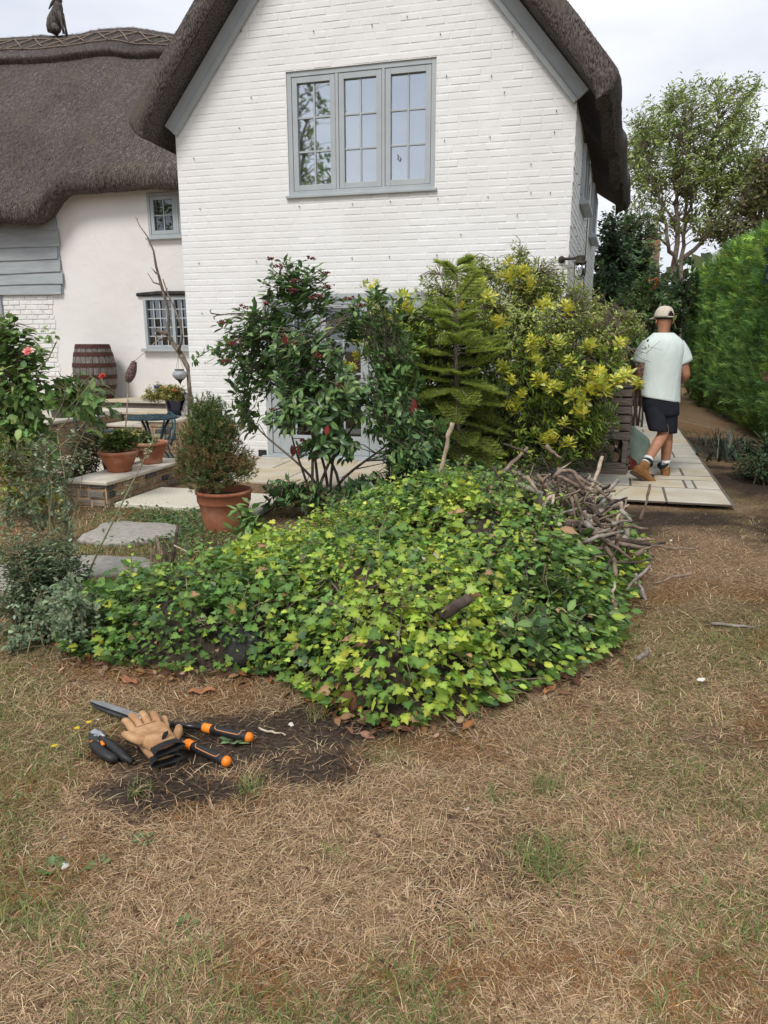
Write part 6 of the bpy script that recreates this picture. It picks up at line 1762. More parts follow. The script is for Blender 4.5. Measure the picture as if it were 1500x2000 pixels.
lump('clay_brick', 'lump of reddish brick half buried below the ivy', gp(683,1395)+Vector((0,.04,.03)), .05, .04, .05, mat('old_red_clay', (.10,.045,.025), (.16,.075,.04), scale=20, rough=.95, bump=.6), 6, 'brick')
lump('sunken_log', 'half rotten log showing at the lower ivy edge', gp(940,1320)+Vector((0,.05,.05)), .10, .05, .05, m_deadgrey, 9, 'log')
# pine cone / terracotta shard standing under the viburnum
fc = gp(725, 1000)
q = MB()
for k in range(9):
    q.lathe([(.030-.0015*k, 0),(.034-.0015*k,.012),(.026-.0015*k,.02)], (0,0,.02*k), 12)
tag(q.build('pine_cone', mat('dark_red_cone', (.07,.022,.014), (.13,.05,.03), scale=30, rough=.8), None, loc=(fc.x, fc.y, .03)), 'ribbed reddish cone standing under the viburnum', 'cone')
# ================================================================== TOOLS AND GLOVES ON THE LAWN
m_grip = mat('black_rubber_grip', (.014,.014,.015), (.022,.022,.023), scale=30, rough=.55)
m_tube = mat('black_lacquered_tube', (.012,.012,.014), rough=.28, spec=.5)
m_orange = mat('orange_plastic', (.80,.20,.012), (.86,.25,.02), scale=12, rough=.45)
m_orangeline = mat('orange_inlay', (.70,.27,.09), rough=.5)
m_steel = mat('brushed_steel', (.42,.43,.44), (.58,.59,.60), scale=14, rough=.32, metal=.85)
m_blade = mat('dark_coated_steel', (.045,.047,.05), (.075,.077,.08), scale=20, rough=.4, metal=.5)
sh = thing('hedge_shears', 'long hedge shears with black and orange handles on dry grass', 'shears', gp(275,1405,.03))
so_ = Vector(sh.location)
def gs(u, v, z): return gp(u, v, z) - so_
piv = gs(277,1407,.035)
tip = gs(175,1371,.030)
d_ = (tip-piv); Lb = d_.length; d_ = d_.normalized(); sd_ = Vector((-d_.y, d_.x, 0)).normalized()
if sd_.y < 0: sd_ = -sd_
def blade(name, m, off0, off1, zz, wd, edge):
    q = MB(); n = 12; top, bot = [], []
    for k in range(n+1):
        f = k/n; w = wd*(1-.15*f)*(1 if f < .8 else max(.06, 1-((f-.8)/.2)**1.6))
        c = piv + d_*(Lb*f) + Vector((0,0,zz))
        a, b_ = c + sd_*(off0*(1-f)-w*.5+ edge*w*.5), c + sd_*(off0*(1-f)+w*.5+ edge*w*.5)
        top += [a+Vector((0,0,.002)), b_+Vector((0,0,.002))]; bot += [a-Vector((0,0,.002)), b_-Vector((0,0,.002))]
    vs = top + bot; N2 = 2*(n+1); fs = []
    for k in range(n):
        i = 2*k
        fs += [(i,i+1,i+3,i+2), (N2+i+2,N2+i+3,N2+i+1,N2+i), (i,i+2,N2+i+2,N2+i), (i+1,N2+i+1,N2+i+3,i+3)]
    fs += [(0,N2,N2+1,1), (2*n,2*n+1,N2+2*n+1,N2+2*n)]
    q.add(vs, fs); return q.build(name, m, sh, bevel=.001)
blade('blade', m_steel, .0, 0, .006, .029, .55); blade('blade', m_blade, .0, 0, -.002, .033, -.35)
q = MB(); q.lathe([(0,0),(.014,0),(.014,.007),(.009,.011),(0,.011)], (piv.x,piv.y,piv.z+.008), 16); q.build('pivot_bolt', m_steel, sh)
for (a, b_, c, e, f_) in (((283,1409,.035),(335,1415,.035),(400,1421,.03),(412,1424,.03),(491,1441,.028)), ((283,1411,.030),(340,1442,.028),(366,1452,.026),(376,1457,.026),(447,1489,.024))):
    A, B, C_, E1, F1 = gs(*a), gs(*b_), gs(*c), gs(*e), gs(*f_)
    q = MB(); q.tube([A, A.lerp(B,.5), B], [.016,.014,.013], 10, flat=.6); q.build('shank', m_blade, sh, smooth=True)
    q = MB(); q.tube([B, C_+(C_-B).normalized()*.01], .0108, 14); q.build('handle_tube', m_tube, sh, smooth=True)
    q = MB(); q.tube([C_-(E1-C_)*.25, C_, E1, E1+(F1-E1)*.02], [.0140,.0172,.0172,.0165], 18); q.build('collar', m_orange, sh, smooth=True)
    g1 = E1.lerp(F1, .90)
    q = MB(); q.tube([E1, E1.lerp(F1,.3), E1.lerp(F1,.6), E1.lerp(F1,.82), g1], [.0165,.0172,.0165,.0172,.0180], 20); grip = q.build('grip', m_grip, sh, smooth=True)
    q = MB(); dd = (F1-E1).normalized(); q.tube([g1, g1+dd*.010, g1+dd*.018, g1+dd*.023], [.0182,.0180,.0135,.005], 18); q.build('end_cap', m_orange, sh, smooth=True)
    # thin orange outline inlaid on the grip
    up_ = Vector((0,-.55,.84)); sidev = dd.cross(up_).normalized(); up_ = sidev.cross(dd).normalized()
    def on(f, s_): 
        a_ = s_; return E1.lerp(F1, f) + (up_*math.cos(a_) + sidev*math.sin(a_))*.0174
    pts = [on(.12,-.5), on(.14,.1), on(.18,.32), on(.35,.38), on(.55,.40), on(.70,.38), on(.74,.2), on(.76,-.5)]
    q = MB(); q.tube(pts, .0016, 5); q.build('inlay', m_orangeline, sh, smooth=True)
# secateurs
sc = thing('secateurs', 'black pruning secateurs with steel blade beside the gloves', 'secateurs', gp(195,1450,.025))
so_ = Vector(sc.location)
def gs(u, v, z): return gp(u, v, z) - so_
q = MB(); pv = gs(188,1440,.03)
q.lathe([(0,-.006),(.022,-.006),(.024,0),(.022,.006),(0,.006)], (pv.x,pv.y,pv.z), 16); q.build('pivot_plate', m_blade, sc)
q = MB(); q.lathe([(0,.006),(.008,.006),(.008,.010),(0,.011)], (pv.x,pv.y,pv.z), 12); q.build('bolt', m_steel, sc)
q = MB(); q.tube([gs(198,1446,.032), gs(192,1436,.034), gs(183,1429,.034), gs(176,1430,.034)], [.020,.018,.014,.004], 10, flat=.35); q.build('cutting_blade', m_steel, sc, smooth=True)
q = MB(); q.tube([gs(190,1448,.026), gs(179,1443,.026), gs(175,1433,.026)], [.018,.014,.006], 8, flat=.5); q.build('hook_blade', m_blade, sc, smooth=True)
q = MB(); q.tube([gs(180,1452,.028), gs(188,1460,.030), gs(203,1473,.026), gs(220,1482,.022), gs(231,1482,.02)], [.013,.018,.018,.017,.010], 12); q.build('handle', m_grip, sc, smooth=True)
q = MB(); q.tube([gs(196,1442,.03), gs(208,1450,.032), gs(225,1463,.03), gs(240,1476,.024), gs(258,1488,.02)], [.013,.017,.016,.015,.010], 12); q.build('handle', m_grip, sc, smooth=True)
q = MB(); q.tube([gs(176,1453,.03), gs(180,1451,.032), gs(183,1455,.032)], [.008,.011,.008], 8); q.build('lock_catch', m_orange, sc, smooth=True)
q = MB(); q.tube([gs(198,1449,.040), gs(202,1455,.042)], [.006,.006], 8); q.build('thumb_tab', m_orange, sc, smooth=True)

# leather work gloves
m_leather = mat('tan_suede_leather', (.36,.195,.09), (.50,.31,.16), scale=26, rough=.85, bump=.5, bscale=90, bdist=.004, c3=(.33,.175,.08), s3=14)
m_cuff = mat('black_knit_cuff', (.010,.010,.011), (.020,.020,.021), scale=80, rough=.9, bump=.4, bscale=150)
def skin_mesh(verts, edges, radii, sub=2, root=0):
    me = bpy.data.meshes.new('skin_tmp'); me.from_pydata([tuple(v) for v in verts], edges, []); me.update()
    o = bpy.data.objects.new('skin_tmp', me); COL.objects.link(o)
    m = o.modifiers.new('skin', 'SKIN'); m.use_smooth_shade = True; m.branch_smoothing = .6
    for i, r_ in enumerate(radii):
        sv = me.skin_vertices[0].data[i]; sv.radius = r_ if isinstance(r_, tuple) else (r_, r_); sv.use_root = (i == root)
    s_ = o.modifiers.new('sub', 'SUBSURF'); s_.levels = sub; s_.render_levels = sub
    dg = bpy.context.evaluated_depsgraph_get()
    out = bpy.data.meshes.new_from_object(o.evaluated_get(dg))
    bpy.data.objects.remove(o); bpy.data.meshes.remove(me)
    out.polygons.foreach_set('use_smooth', [True]*len(out.polygons))
    return out
def glove(label, loc, rz, rx, mirror=1, flatz=1.0, name='work_glove'):
    """palm up, fingers along +y, cuff towards -y; palm 0.1 wide"""
    t = thing(name, label, 'glove', loc, rz, 'leather work gloves'); t.rotation_euler = (rx, 0, rz); t.scale = (1.12,)*3
    fingers = [(-.040,.045,.075,-.10),(-.014,.052,.088,-.03),(.012,.050,.082,.04),(.036,.040,.064,.12)]
    parts = []
    for k, (x, y, L_, sp) in enumerate(fingers):
        x *= mirror; sp *= mirror
        vs = [(x*.85,y-.030,.0),(x,y,.004),(x+sp*L_*.4,y+L_*.42,.020),(x+sp*L_*.8,y+L_*.76,.026),(x+sp*L_,y+L_,.020)]
        parts.append(skin_mesh(vs, [(0,1),(1,2),(2,3),(3,4)], [(.014,.012),(.0145,.0125),(.0140,.012),(.0130,.011),(.0105,.009)], 2))
    vs = [(-.030*mirror,-.045,.006),(-.056*mirror,-.022,.014),(-.072*mirror,.008,.020),(-.078*mirror,.034,.020)]
    parts.append(skin_mesh(vs, [(0,1),(1,2),(2,3)], [(.022,.018),(.018,.015),(.015,.013),(.011,.010)], 2))
    for p in parts:
        p.materials.clear(); p.materials.append(m_leather)
        obj('finger', p, t)
    # palm: lofted pad with a hollow and creases
    q = MB(); n = 28; rings = []
    for j, (y, w, h, zc) in enumerate(((-.105,.042,.024,.006),(-.085,.043,.022,.004),(-.06,.046,.020,.002),(-.03,.052,.020,.002),(.0,.056,.018,.002),(.03,.056,.017,.003),(.052,.052,.014,.005),(.062,.045,.008,.006))):
        ring = []
        for i in range(n):
            a = 2*math.pi*i/n; ca, sa = math.cos(a), math.sin(a)
            x = w*math.copysign(abs(ca)**.75, ca); z = h*math.copysign(abs(sa)**.8, sa) + zc
            if sa > 0: z += .006*math.exp(-((x+.03*mirror)/.02)**2 - ((y+.02)/.04)**2) - .005*math.exp(-(x/.025)**2 - ((y-.005)/.03)**2) + .0022*math.sin((y*90)+x*40)
            ring.append((x, y, z))
        rings.append(ring)
    q.loft(rings); q.build('palm', m_leather, t, smooth=True, sub=1)
    # cuff: open dark tube with a flared mouth
    q = MB(); rings = []
    for (y, w, h) in ((-.085,.045,.022),(-.10,.046,.023),(-.118,.049,.025),(-.130,.051,.026),(-.130,.047,.022),(-.12,.044,.019),(-.10,.040,.016)):
        rings.append([(w*math.cos(2*math.pi*i/n), y - .012*math.cos(2*math.pi*i/n)**2, h*.62*math.sin(2*math.pi*i/n)+.004) for i in range(n)])
    q.loft(rings, cap=False); q.build('cuff', m_cuff, t, smooth=True, sub=1)
    q = MB(); q.tube([(.012*mirror,-.07,.028),(.004*mirror,-.10,.036)], [.004,.016], 6, flat=.4); q.build('wrist_gusset', m_cuff, t, smooth=True)
    q = MB(); q.tube([(-.046*mirror,.03,.014),(-.03*mirror,.045,.021),(.0,.048,.019),(.03*mirror,.046,.020),(.046*mirror,.03,.012)], .0018, 5); q.build('seam', m_leather, t, smooth=True)
    return t
glove('tan leather work glove lying palm up on top of the shears', gp(300,1466,.0) + Vector((0,0,.064)), R(40), R(-3), 1)
glove('tan leather work glove mostly hidden beneath the upper glove', gp(308,1462,.0) + Vector((0,0,.024)), R(30), R(-2), -1)

# ================================================================== THE WALKING MAN
m_skin = mat('tanned_skin', (.36,.165,.095), (.44,.215,.13), scale=14, rough=.55, bump=.1, bscale=90)
m_skin2 = mat('tanned_neck_skin', (.30,.13,.078), rough=.55)
m_shirt = mat('pale_mint_cotton', (.60,.68,.65), (.65,.73,.70), scale=7, rough=.9, bump=.9, bscale=9, bdist=.022, stretch=(1,1,.45))
m_shorts = mat('navy_twill', (.008,.009,.016), (.013,.015,.024), scale=16, rough=.9, bump=.4, bscale=18, bdist=.008)
m_boot = mat('honey_nubuck', (.20,.090,.028), (.28,.135,.045), scale=16, rough=.8, bump=.3, bscale=60)
m_sole = mat('brown_rubber_sole', (.055,.035,.025), (.085,.055,.04), scale=20, rough=.8)
m_collar = mat('dark_green_boot_collar', (.014,.024,.018), rough=.9)
m_sock = mat('white_sock', (.68,.68,.68), (.76,.76,.75), scale=60, rough=.95)
m_cap = mat('beige_cotton_cap', (.52,.46,.37), (.60,.54,.44), scale=25, rough=.9, bump=.2, bscale=60)
m_hair = mat('dark_hair', (.014,.011,.010), (.03,.024,.02), scale=60, rough=.7)
m_tattoo = mat('tattooed_skin', (.34,.16,.095), (.07,.055,.055), scale=22, rough=.6, lo=.46, hi=.54)
pg = gp(1284, 940, .045)
man = thing('person', 'man in mint shirt, navy shorts and tan boots walking away along path', 'person', pg)
mo = Vector(pg)
def B(u, v, Y): return Vector(at(u, v, Y)) - mo
YB = 7.5
J = dict(pel=B(1288,775,YB), sp1=B(1289,735,YB), sp2=B(1291,695,YB), nk=B(1295,661,YB+.01), nk2=B(1297,643,YB+.02), hd=B(1298,628,YB+.03), hd2=B(1298,612,YB+.03),
         shL=B(1262,676,YB), elL=B(1247,728,YB-.02), wrL=B(1251,765,YB+.22), haL=B(1254,768,YB+.29),
         shR=B(1328,676,YB), elR=B(1341,736,YB-.02), wrR=B(1326,748,YB+.25), haR=B(1322,748,YB+.32),
         hiL=B(1278,782,YB), knL=B(1297,846,YB-.05), akL=B(1259,908,YB-.24), 
         hiR=B(1302,782,YB), knR=B(1303,850,YB+.05), akR=B(1298,914,YB+.08))
ftL = B(1271,938,YB-.21); ftR = B(1300,932,YB+.24)
cfL = J['knL'].lerp(J['akL'], .38) + Vector((-.008,-.012,0)); cfR = J['knR'].lerp(J['akR'], .38) + Vector((0,-.015,0))
names = ['pel','sp1','sp2','nk','nk2','hd','hd2','shL','elL','wrL','haL','shR','elR','wrR','haR','hiL','knL','akL','hiR','knR','akR']
vs = [J[k] for k in names]; ix = {k: i for i, k in enumerate(names)}
ed = [('pel','sp1'),('sp1','sp2'),('sp2','nk'),('nk','nk2'),('nk2','hd'),('hd','hd2'),('sp2','shL'),('shL','elL'),('elL','wrL'),('wrL','haL'),('sp2','shR'),('shR','elR'),('elR','wrR'),('wrR','haR'),('pel','hiL'),('hiL','knL'),('pel','hiR'),('hiR','knR')]
rad = dict(pel=(.15,.11),sp1=(.13,.10),sp2=(.15,.11),nk=(.065,.065),nk2=(.058,.062),hd=(.078,.09),hd2=(.070,.08),shL=.062,elL=.045,wrL=.030,haL=.026,shR=.062,elR=.045,wrR=.030,haR=.026,hiL=.092,knL=.062,akL=.040,hiR=.092,knR=.062,akR=.040)
vs += [cfL, cfR, ftL*.45+J['akL']*.55, ftR*.45+J['akR']*.55]; i0 = len(names)
E2 = [(ix[a], ix[b_]) for a, b_ in ed] + [(ix['knL'], i0), (i0, ix['akL']), (ix['akL'], i0+2), (ix['knR'], i0+1), (i0+1, ix['akR']), (ix['akR'], i0+3)]
RD = [rad[k] for k in names] + [.062, .062, .035, .035]
bme = skin_mesh(vs, E2, RD, 2, 0); bme.materials.clear(); bme.materials.append(m_skin)
body = obj('body', bme, man)
# ears
for sg in (-1, 1):
    q = MB(); q.tube([J['hd']+Vector((.078*sg,0,-.03)), J['hd']+Vector((.090*sg,-.012,-.005)), J['hd']+Vector((.084*sg,-.008,.022))], [.010,.016,.009], 7, flat=.5); q.build('ear', m_skin, man, smooth=True)
# hands with fingers
for nm, w, h_ in (('L','wrL','haL'), ('R','wrR','haR')):
    wv, hv = J[w], J[h_]; d = (hv-wv).normalized(); sd2 = d.cross(Vector((0,0,1))).normalized()
    q = MB()
    for k in range(4):
        b0 = hv + sd2*(-.024+.016*k); L_ = (.065,.075,.072,.058)[k]
        q.tube([b0 - d*.02, b0+d*L_*.45+Vector((0,0,-.006)), b0+d*L_*.75+Vector((0,0,-.03)), b0+d*L_*.8+Vector((0,0,-.052))], [.011,.0095,.0085,.006], 7)
    q.tube([wv+d*.02, hv-sd2*.035*(1 if nm=='R' else -1)+Vector((0,0,-.005)), hv+d*.035-sd2*.035*(1 if nm=='R' else -1)+Vector((0,0,-.02))], [.013,.012,.008], 7)
    q.build('hand', m_skin, man, smooth=True)
# shirt: lofted torso, then sleeves
def ring(c, rx, ry, n=32, rot=0, power=.85, ph=0, amp=0):
    o = []
    for i in range(n):
        a = 2*math.pi*i/n; x = rx*math.copysign(abs(math.cos(a))**power, math.cos(a)); y = ry*math.copysign(abs(math.sin(a))**power, math.sin(a))
        k = 1 + amp*math.sin(a*5+ph) + amp*.6*math.sin(a*9+ph*1.7)
        x, y = x*k, y*k
        o.append(c + Vector((x*math.cos(rot)-y*math.sin(rot), x*math.sin(rot)+y*math.cos(rot), 0)))
    return o
PX = to_px(mo + J['pel'])[2]/FPX
def SR(u0, u1, v, ry, dY=0, amp=.0, ph=0, tilt=0):
    c = B((u0+u1)/2, v, YB+dY); r_ = ring(c, (u1-u0)/2*PX, ry, 36, 0, .8, ph, amp)
    return [p + Vector((0,0,-tilt*(p.x-c.x))) for p in r_]
q = MB()
q.loft([SR(1277,1315,650,.062,.01), SR(1272,1321,655,.075,.01), SR(1262,1330,663,.10), SR(1254,1336,672,.118), SR(1251,1336,684,.128), SR(1252,1332,700,.132,0,.01,1), SR(1253,1329,720,.130,0,.014,1.4), SR(1253,1327,742,.126,0,.018,1.9,.05), SR(1252,1326,762,.128,0,.022,2.3,.10), SR(1252,1326,775,.134,0,.026,2.6,.14), SR(1253,1326,781,.136,0,.028,2.8,.16), SR(1255,1324,780,.128,0,.028,2.8,.16)], cap=False)
q.build('shirt', m_shirt, man, smooth=True, sub=1)
for (a, b_, c_, nm) in ((B(1268,672,YB), B(1254,692,YB), B(1246,711,YB-.01), 'L'), (B(1322,672,YB), B(1334,692,YB), B(1340,711,YB-.01), 'R')):
    q = MB(); e = c_ + (c_-b_)*.02
    q.tube([a, a.lerp(b_,.6), b_, b_.lerp(c_,.6), c_, c_-(c_-b_)*.12], [.076,.080,.079,.078,.079,.068], 20, cap=False); q.build('sleeve', m_shirt, man, smooth=True, sub=1)
q = MB(); q.tube([J['nk2']+Vector((.062*math.cos(a), .066*math.sin(a)-.004, -.052+.012*math.sin(a))) for a in [2*math.pi*k/24 for k in range(25)]], .009, 6, cap=False); q.build('neckband', m_shirt, man, smooth=True)
# tattooed forearm band, left arm
q = MB(); q.tube([J['shL'].lerp(J['elL'],.55), J['shL'].lerp(J['elL'],.8), J['elL']], [.0575,.0535,.0495], 14, cap=False); q.build('tattoo_sleeve', m_tattoo, man, smooth=True)
# shorts
q = MB()
q.loft([SR(1258,1322,764,.122), SR(1256,1324,776,.128), SR(1256,1325,790,.130,0,.012,.5), SR(1259,1326,806,.128,0,.012,.8), SR(1262,1325,815,.118)], cap=True)
for (h0, k0, u0, u1, v1, dy) in ((B(1276,792,YB), J['knL'], 1269, 1303, 842, -.06), (B(1304,792,YB), J['knR'], 1285, 1320, 846, .03)):
    c1 = B((u0+u1)/2, v1, YB+dy); r1 = (u1-u0)/2*PX
    q.loft([ring(h0, .098, .118, 30), ring(h0.lerp(c1,.35), .100, .116, 30, 0, .85, 1, .02), ring(h0.lerp(c1,.7), r1*1.06, .108, 30, 0, .85, 2, .03), ring(c1, r1*1.05, .104, 30, 0, .85, 3, .03), ring(c1+Vector((0,0,.004)), r1*.95, .094, 30)], cap=False)
q.build('shorts', m_shorts, man, smooth=True, sub=1)
q = MB(); q.tube([B(1322,785,YB-.02), B(1325,793,YB-.03), B(1322,800,YB-.03)], .004, 5); q.build('drawcord', m_sock, man)
# socks and boots
def boot(ank, heel, toe, up, nm):
    """boot from points in the man's frame: heel and toe on the sole line, up = sole normal"""
    f = (toe-heel); L_ = f.length; f = f.normalized(); up = (up - f*up.dot(f)).normalized(); s_ = f.cross(up).normalized()
    q = MB(); rings = []
    for (a, w, h, b0) in ((0,.018,.055,.02),(.03,.036,.085,.0),(.10,.040,.105,.0),(.22,.042,.118,.0),(.40,.041,.110,.0),(.55,.043,.085,.0),(.70,.048,.066,.0),(.85,.046,.056,.0),(.95,.034,.048,.004),(1.0,.012,.030,.012)):
        ringp = []
        for i in range(20):
            t_ = 2*math.pi*i/20; ringp.append(heel + f*(L_*a) + s_*(w*math.copysign(abs(math.cos(t_))**.7, math.cos(t_))) + up*(b0 + .018 + (h-b0)*.5*(1+math.copysign(abs(math.sin(t_))**.75, math.sin(t_)))))
        rings.append(ringp)
    q.loft(rings)
    sc_ = heel + f*(L_*.24) + up*.09; tp_ = ank
    ax = (tp_-sc_).normalized()
    q.tube([sc_, sc_.lerp(tp_,.5), tp_, tp_+ax*.03], [.056,.055,.055,.058], 18)
    bo = q.build('boot', m_boot, man, smooth=True, sub=1)
    q = MB(); q.tube([tp_+ax*.028, tp_+ax*.045, tp_+ax*.062, tp_+ax*.05], [.058,.064,.060,.046], 18, cap=False); q.build('padded_collar', m_collar, bo, smooth=True)
    q = MB(); rings = []
    for (z, k) in ((-.004,.97),(.004,1.03),(.018,1.05),(.026,1.02)):
        rr_ = []
        for (a, w) in ((-.02,.0),(.0,.026),(.05,.040),(.2,.044),(.4,.041),(.6,.046),(.8,.050),(.93,.042),(1.01,.022),(1.03,0),(1.01,-.022),(.93,-.042),(.8,-.050),(.6,-.046),(.4,-.041),(.2,-.044),(.05,-.040),(.0,-.026)):
            rr_.append(heel + f*(L_*a) + s_*(w*k) + up*z)
        rings.append(rr_)
    q.loft(rings); q.build('sole', m_sole, bo, smooth=False, bevel=.003)
    return ax
axR = boot(J['akR']+Vector((0,0,.0)), B(1299,938,YB+.02), B(1300,930,YB+.29), Vector((0,0,1)), 'R')
axL = boot(J['akL']+Vector((.004,0,.0)), B(1231,924,YB-.26), B(1276,949,YB-.25), Vector((.48,-.15,.9)), 'L')
for kn, ak, cf in (('knL','akL',cfL),('knR','akR',cfR)):
    a = J[ak]; d = (cf-a).normalized()
    q = MB(); q.tube([a, a+d*.05, a+d*.095, a+d*.098], [.048,.047,.050,.044], 16, cap=False); so2_ = q.build('sock', m_sock, man, smooth=True)
    q = MB(); q.tube([a+d*.060, a+d*.072], [.0495,.0500], 16, cap=False); q.build('sock_lettering_band', mat('navy_sock_print', (.10,.11,.16), (.70,.70,.70), scale=90, rough=.9, lo=.48, hi=.52), so2_, smooth=True)
# cap with rear opening, strap and peak
hc = J['hd2'] + Vector((0,.005,-.012))
q = MB(); n = 36; m_ = 9; vv, ff = [], []
fa = R(112)                                           # the peak points forward and a little left
for j in range(m_+1):
    ph = (math.pi/2)*j/m_*1.06
    for i in range(n):
        a = 2*math.pi*i/n; rr_ = .098*math.cos(ph*.94)**.75
        vv.append(hc + Vector((rr_*math.cos(a)*.95, rr_*math.sin(a)*1.12, -.030 + .112*math.sin(ph))))
for j in range(m_):
    for i in range(n):
        a = (2*math.pi*(i+.5)/n - fa + math.pi) % (2*math.pi) - math.pi
        if abs(abs(a)-math.pi) < .42 - .12*j and j < 3: continue   # opening at the back
        k = (i+1) % n; ff.append((j*n+i, j*n+k, (j+1)*n+k, (j+1)*n+i))
ff.append(tuple(m_*n+i for i in range(n)))
q.add(vv, ff); capo = q.build('cap', m_cap, man, smooth=True)
sd_ = capo.modifiers.new('thick', 'SOLIDIFY'); sd_.thickness = .004; sd_.offset = 1
q = MB(); pk_ = []
for k in range(13):
    a = fa - .95 + 1.9*k/12; pk_.append((a, .095, .16 + .0*k))
vv = [hc + Vector((.095*math.cos(a)*.95, .095*math.sin(a)*1.12, -.028)) for a, _, _ in pk_] + [hc + Vector(((.098+.075*math.cos((a-fa)*1.5))*math.cos(a), (.11+.075*math.cos((a-fa)*1.5))*math.sin(a), -.034-.012*math.cos((a-fa)))) for a, _, _ in pk_]
q.add(vv, [(k,k+1,14+k,13+k) for k in range(12)]); pko = q.build('cap_peak', m_cap, man, smooth=True); sd_ = pko.modifiers.new('thick', 'SOLIDIFY'); sd_.thickness = .005
q = MB(); q.tube([hc + Vector((.096*math.cos(fa+math.pi+a)*.95, .096*math.sin(fa+math.pi+a)*1.12, -.027)) for a in np.linspace(-.5,.5,9)], .007, 6); q.build('cap_strap', m_cap, man, smooth=True)
q = MB(); q.lathe([(.080,-.05),(.087,-.02),(.086,.02),(.07,.05),(0,.07)], (hc.x,hc.y,hc.z), 20, 0, 1, 1.1); q.build('hair', m_hair, man, smooth=True)
# glasses arm seen at the right temple
q = MB(); q.tube([hc+Vector((.092,.0,-.03)), hc+Vector((.102,.03,-.022)), hc+Vector((.108,.05,-.03))], .004, 5); q.build('glasses_arm', m_iron, man, smooth=True)
# ================================================================== CONIFER HEDGE, TREES AND WHAT LIES BEHIND
h0, h1 = Vector((4.35, 6.6, 0)), Vector((8.6, 20.5, 0))
hd_ = (h1-h0); hlen = hd_.length; hd_ = hd_.normalized(); hn = Vector((-hd_.y, hd_.x, 0))       # towards the path
hedge = thing('conifer_hedge', 'tall clipped conifer hedge running along the path', 'hedge', h0)
def hedge_h(a): return 3.10 + .05*math.sin(a*.9) + .02*a
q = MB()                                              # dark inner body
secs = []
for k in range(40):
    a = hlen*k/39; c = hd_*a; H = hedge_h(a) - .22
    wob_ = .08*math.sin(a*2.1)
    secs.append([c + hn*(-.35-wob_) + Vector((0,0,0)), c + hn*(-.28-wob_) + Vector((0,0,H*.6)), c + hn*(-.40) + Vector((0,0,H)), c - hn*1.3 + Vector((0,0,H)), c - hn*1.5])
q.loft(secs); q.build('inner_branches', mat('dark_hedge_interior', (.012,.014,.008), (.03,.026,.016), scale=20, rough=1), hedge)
rn = np.random.default_rng(71)
# spray template: a flat feathery fan
def fan(seed, n=6):
    r = np.random.default_rng(seed); V, F = [], []
    for k in range(n):
        f = (k+.5)/n; sg = 1 if k % 2 else -1
        b0 = np.array([f*.75, 0, 0]); L_ = .50*(1-f*.6); a = sg*(.55 + r.normal(0,.12))
        d = np.array([math.cos(a), math.sin(a), r.normal(0,.12)]); s_ = np.array([-d[1], d[0], 0])*.035
        o = len(V); V += [b0-s_, b0+s_, b0+d*L_]; F.append((o,o+1,o+2))
    o = len(V); V += [(0,-.02,0),(0,.02,0),(1.0,0,-.02)]; F.append((o,o+1,o+2))
    return np.array(V, float), np.array(F)
FANS = [fan(k) for k in range(3)]
n = 36000
a = hlen*rn.random(n)**1.55; top = rn.random(n) < .16
zf = np.where(top, 1, rn.random(n)**.85)
H = np.array([hedge_h(x) for x in a]); z = zf*H
bul = .10*np.sin(a*2.3+1.0) + .55*(vnoise(a*2.6, z*.55, 1.0, 9)-.5) + .16*(vnoise(a, z, 4.0, 10)-.5)
outw = np.where(top, -rn.random(n)*1.2, -.26 + .10*rn.random(n) + bul*.5 - .25*np.clip(.5-z,0,.5))
P = np.outer(a, np.array(hd_)) + np.outer(outw, np.array(hn)) + np.stack([np.zeros(n),np.zeros(n),z - .03*rn.random(n)],1)
D = np.array(hn)[None]*np.where(top,.1,.50)[:,None] + np.array([0,0,1.0])[None]*np.where(top,1.1,.80)[:,None] - np.array(hd_)[None]*.12 + rn.normal(0,.55,(n,3))
Nn = np.array([0,0,1.0])[None]*.6 + np.array(hn)[None]*.5 + rn.normal(0,.5,(n,3))
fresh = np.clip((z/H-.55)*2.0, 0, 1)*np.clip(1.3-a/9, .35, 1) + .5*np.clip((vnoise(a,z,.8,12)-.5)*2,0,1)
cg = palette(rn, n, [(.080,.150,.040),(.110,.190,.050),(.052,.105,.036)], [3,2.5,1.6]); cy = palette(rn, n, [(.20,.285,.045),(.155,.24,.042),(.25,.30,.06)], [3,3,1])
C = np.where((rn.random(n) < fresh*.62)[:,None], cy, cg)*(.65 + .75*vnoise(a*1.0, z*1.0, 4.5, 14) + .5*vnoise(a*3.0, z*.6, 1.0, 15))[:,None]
pu = P + np.array(h0); uu = 750+FPX*pu[:,0]/(pu[:,1]*CP-(pu[:,2]-CAM_H)*SP); vv_ = 1000-FPX*(pu[:,1]*SP+(pu[:,2]-CAM_H)*CP)/(pu[:,1]*CP-(pu[:,2]-CAM_H)*SP)
brownz = (np.hypot((a-2.95)/.38,(z-1.2)/.50) < 1) & (rn.random(n) < .8); C[brownz] = palette(rn, brownz.sum(), [(.13,.065,.035),(.08,.04,.025)], [1,1])
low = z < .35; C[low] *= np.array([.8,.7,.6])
for k in range(3):
    m_s = rn.integers(0,3,n) == k
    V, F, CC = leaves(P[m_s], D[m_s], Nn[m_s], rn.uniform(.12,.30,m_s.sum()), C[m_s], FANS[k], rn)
    o_ = obj('foliage_sprays', fast_mesh('foliage_sprays', V, F, m_matte, CC), hedge); o_['kind'] = 'stuff'
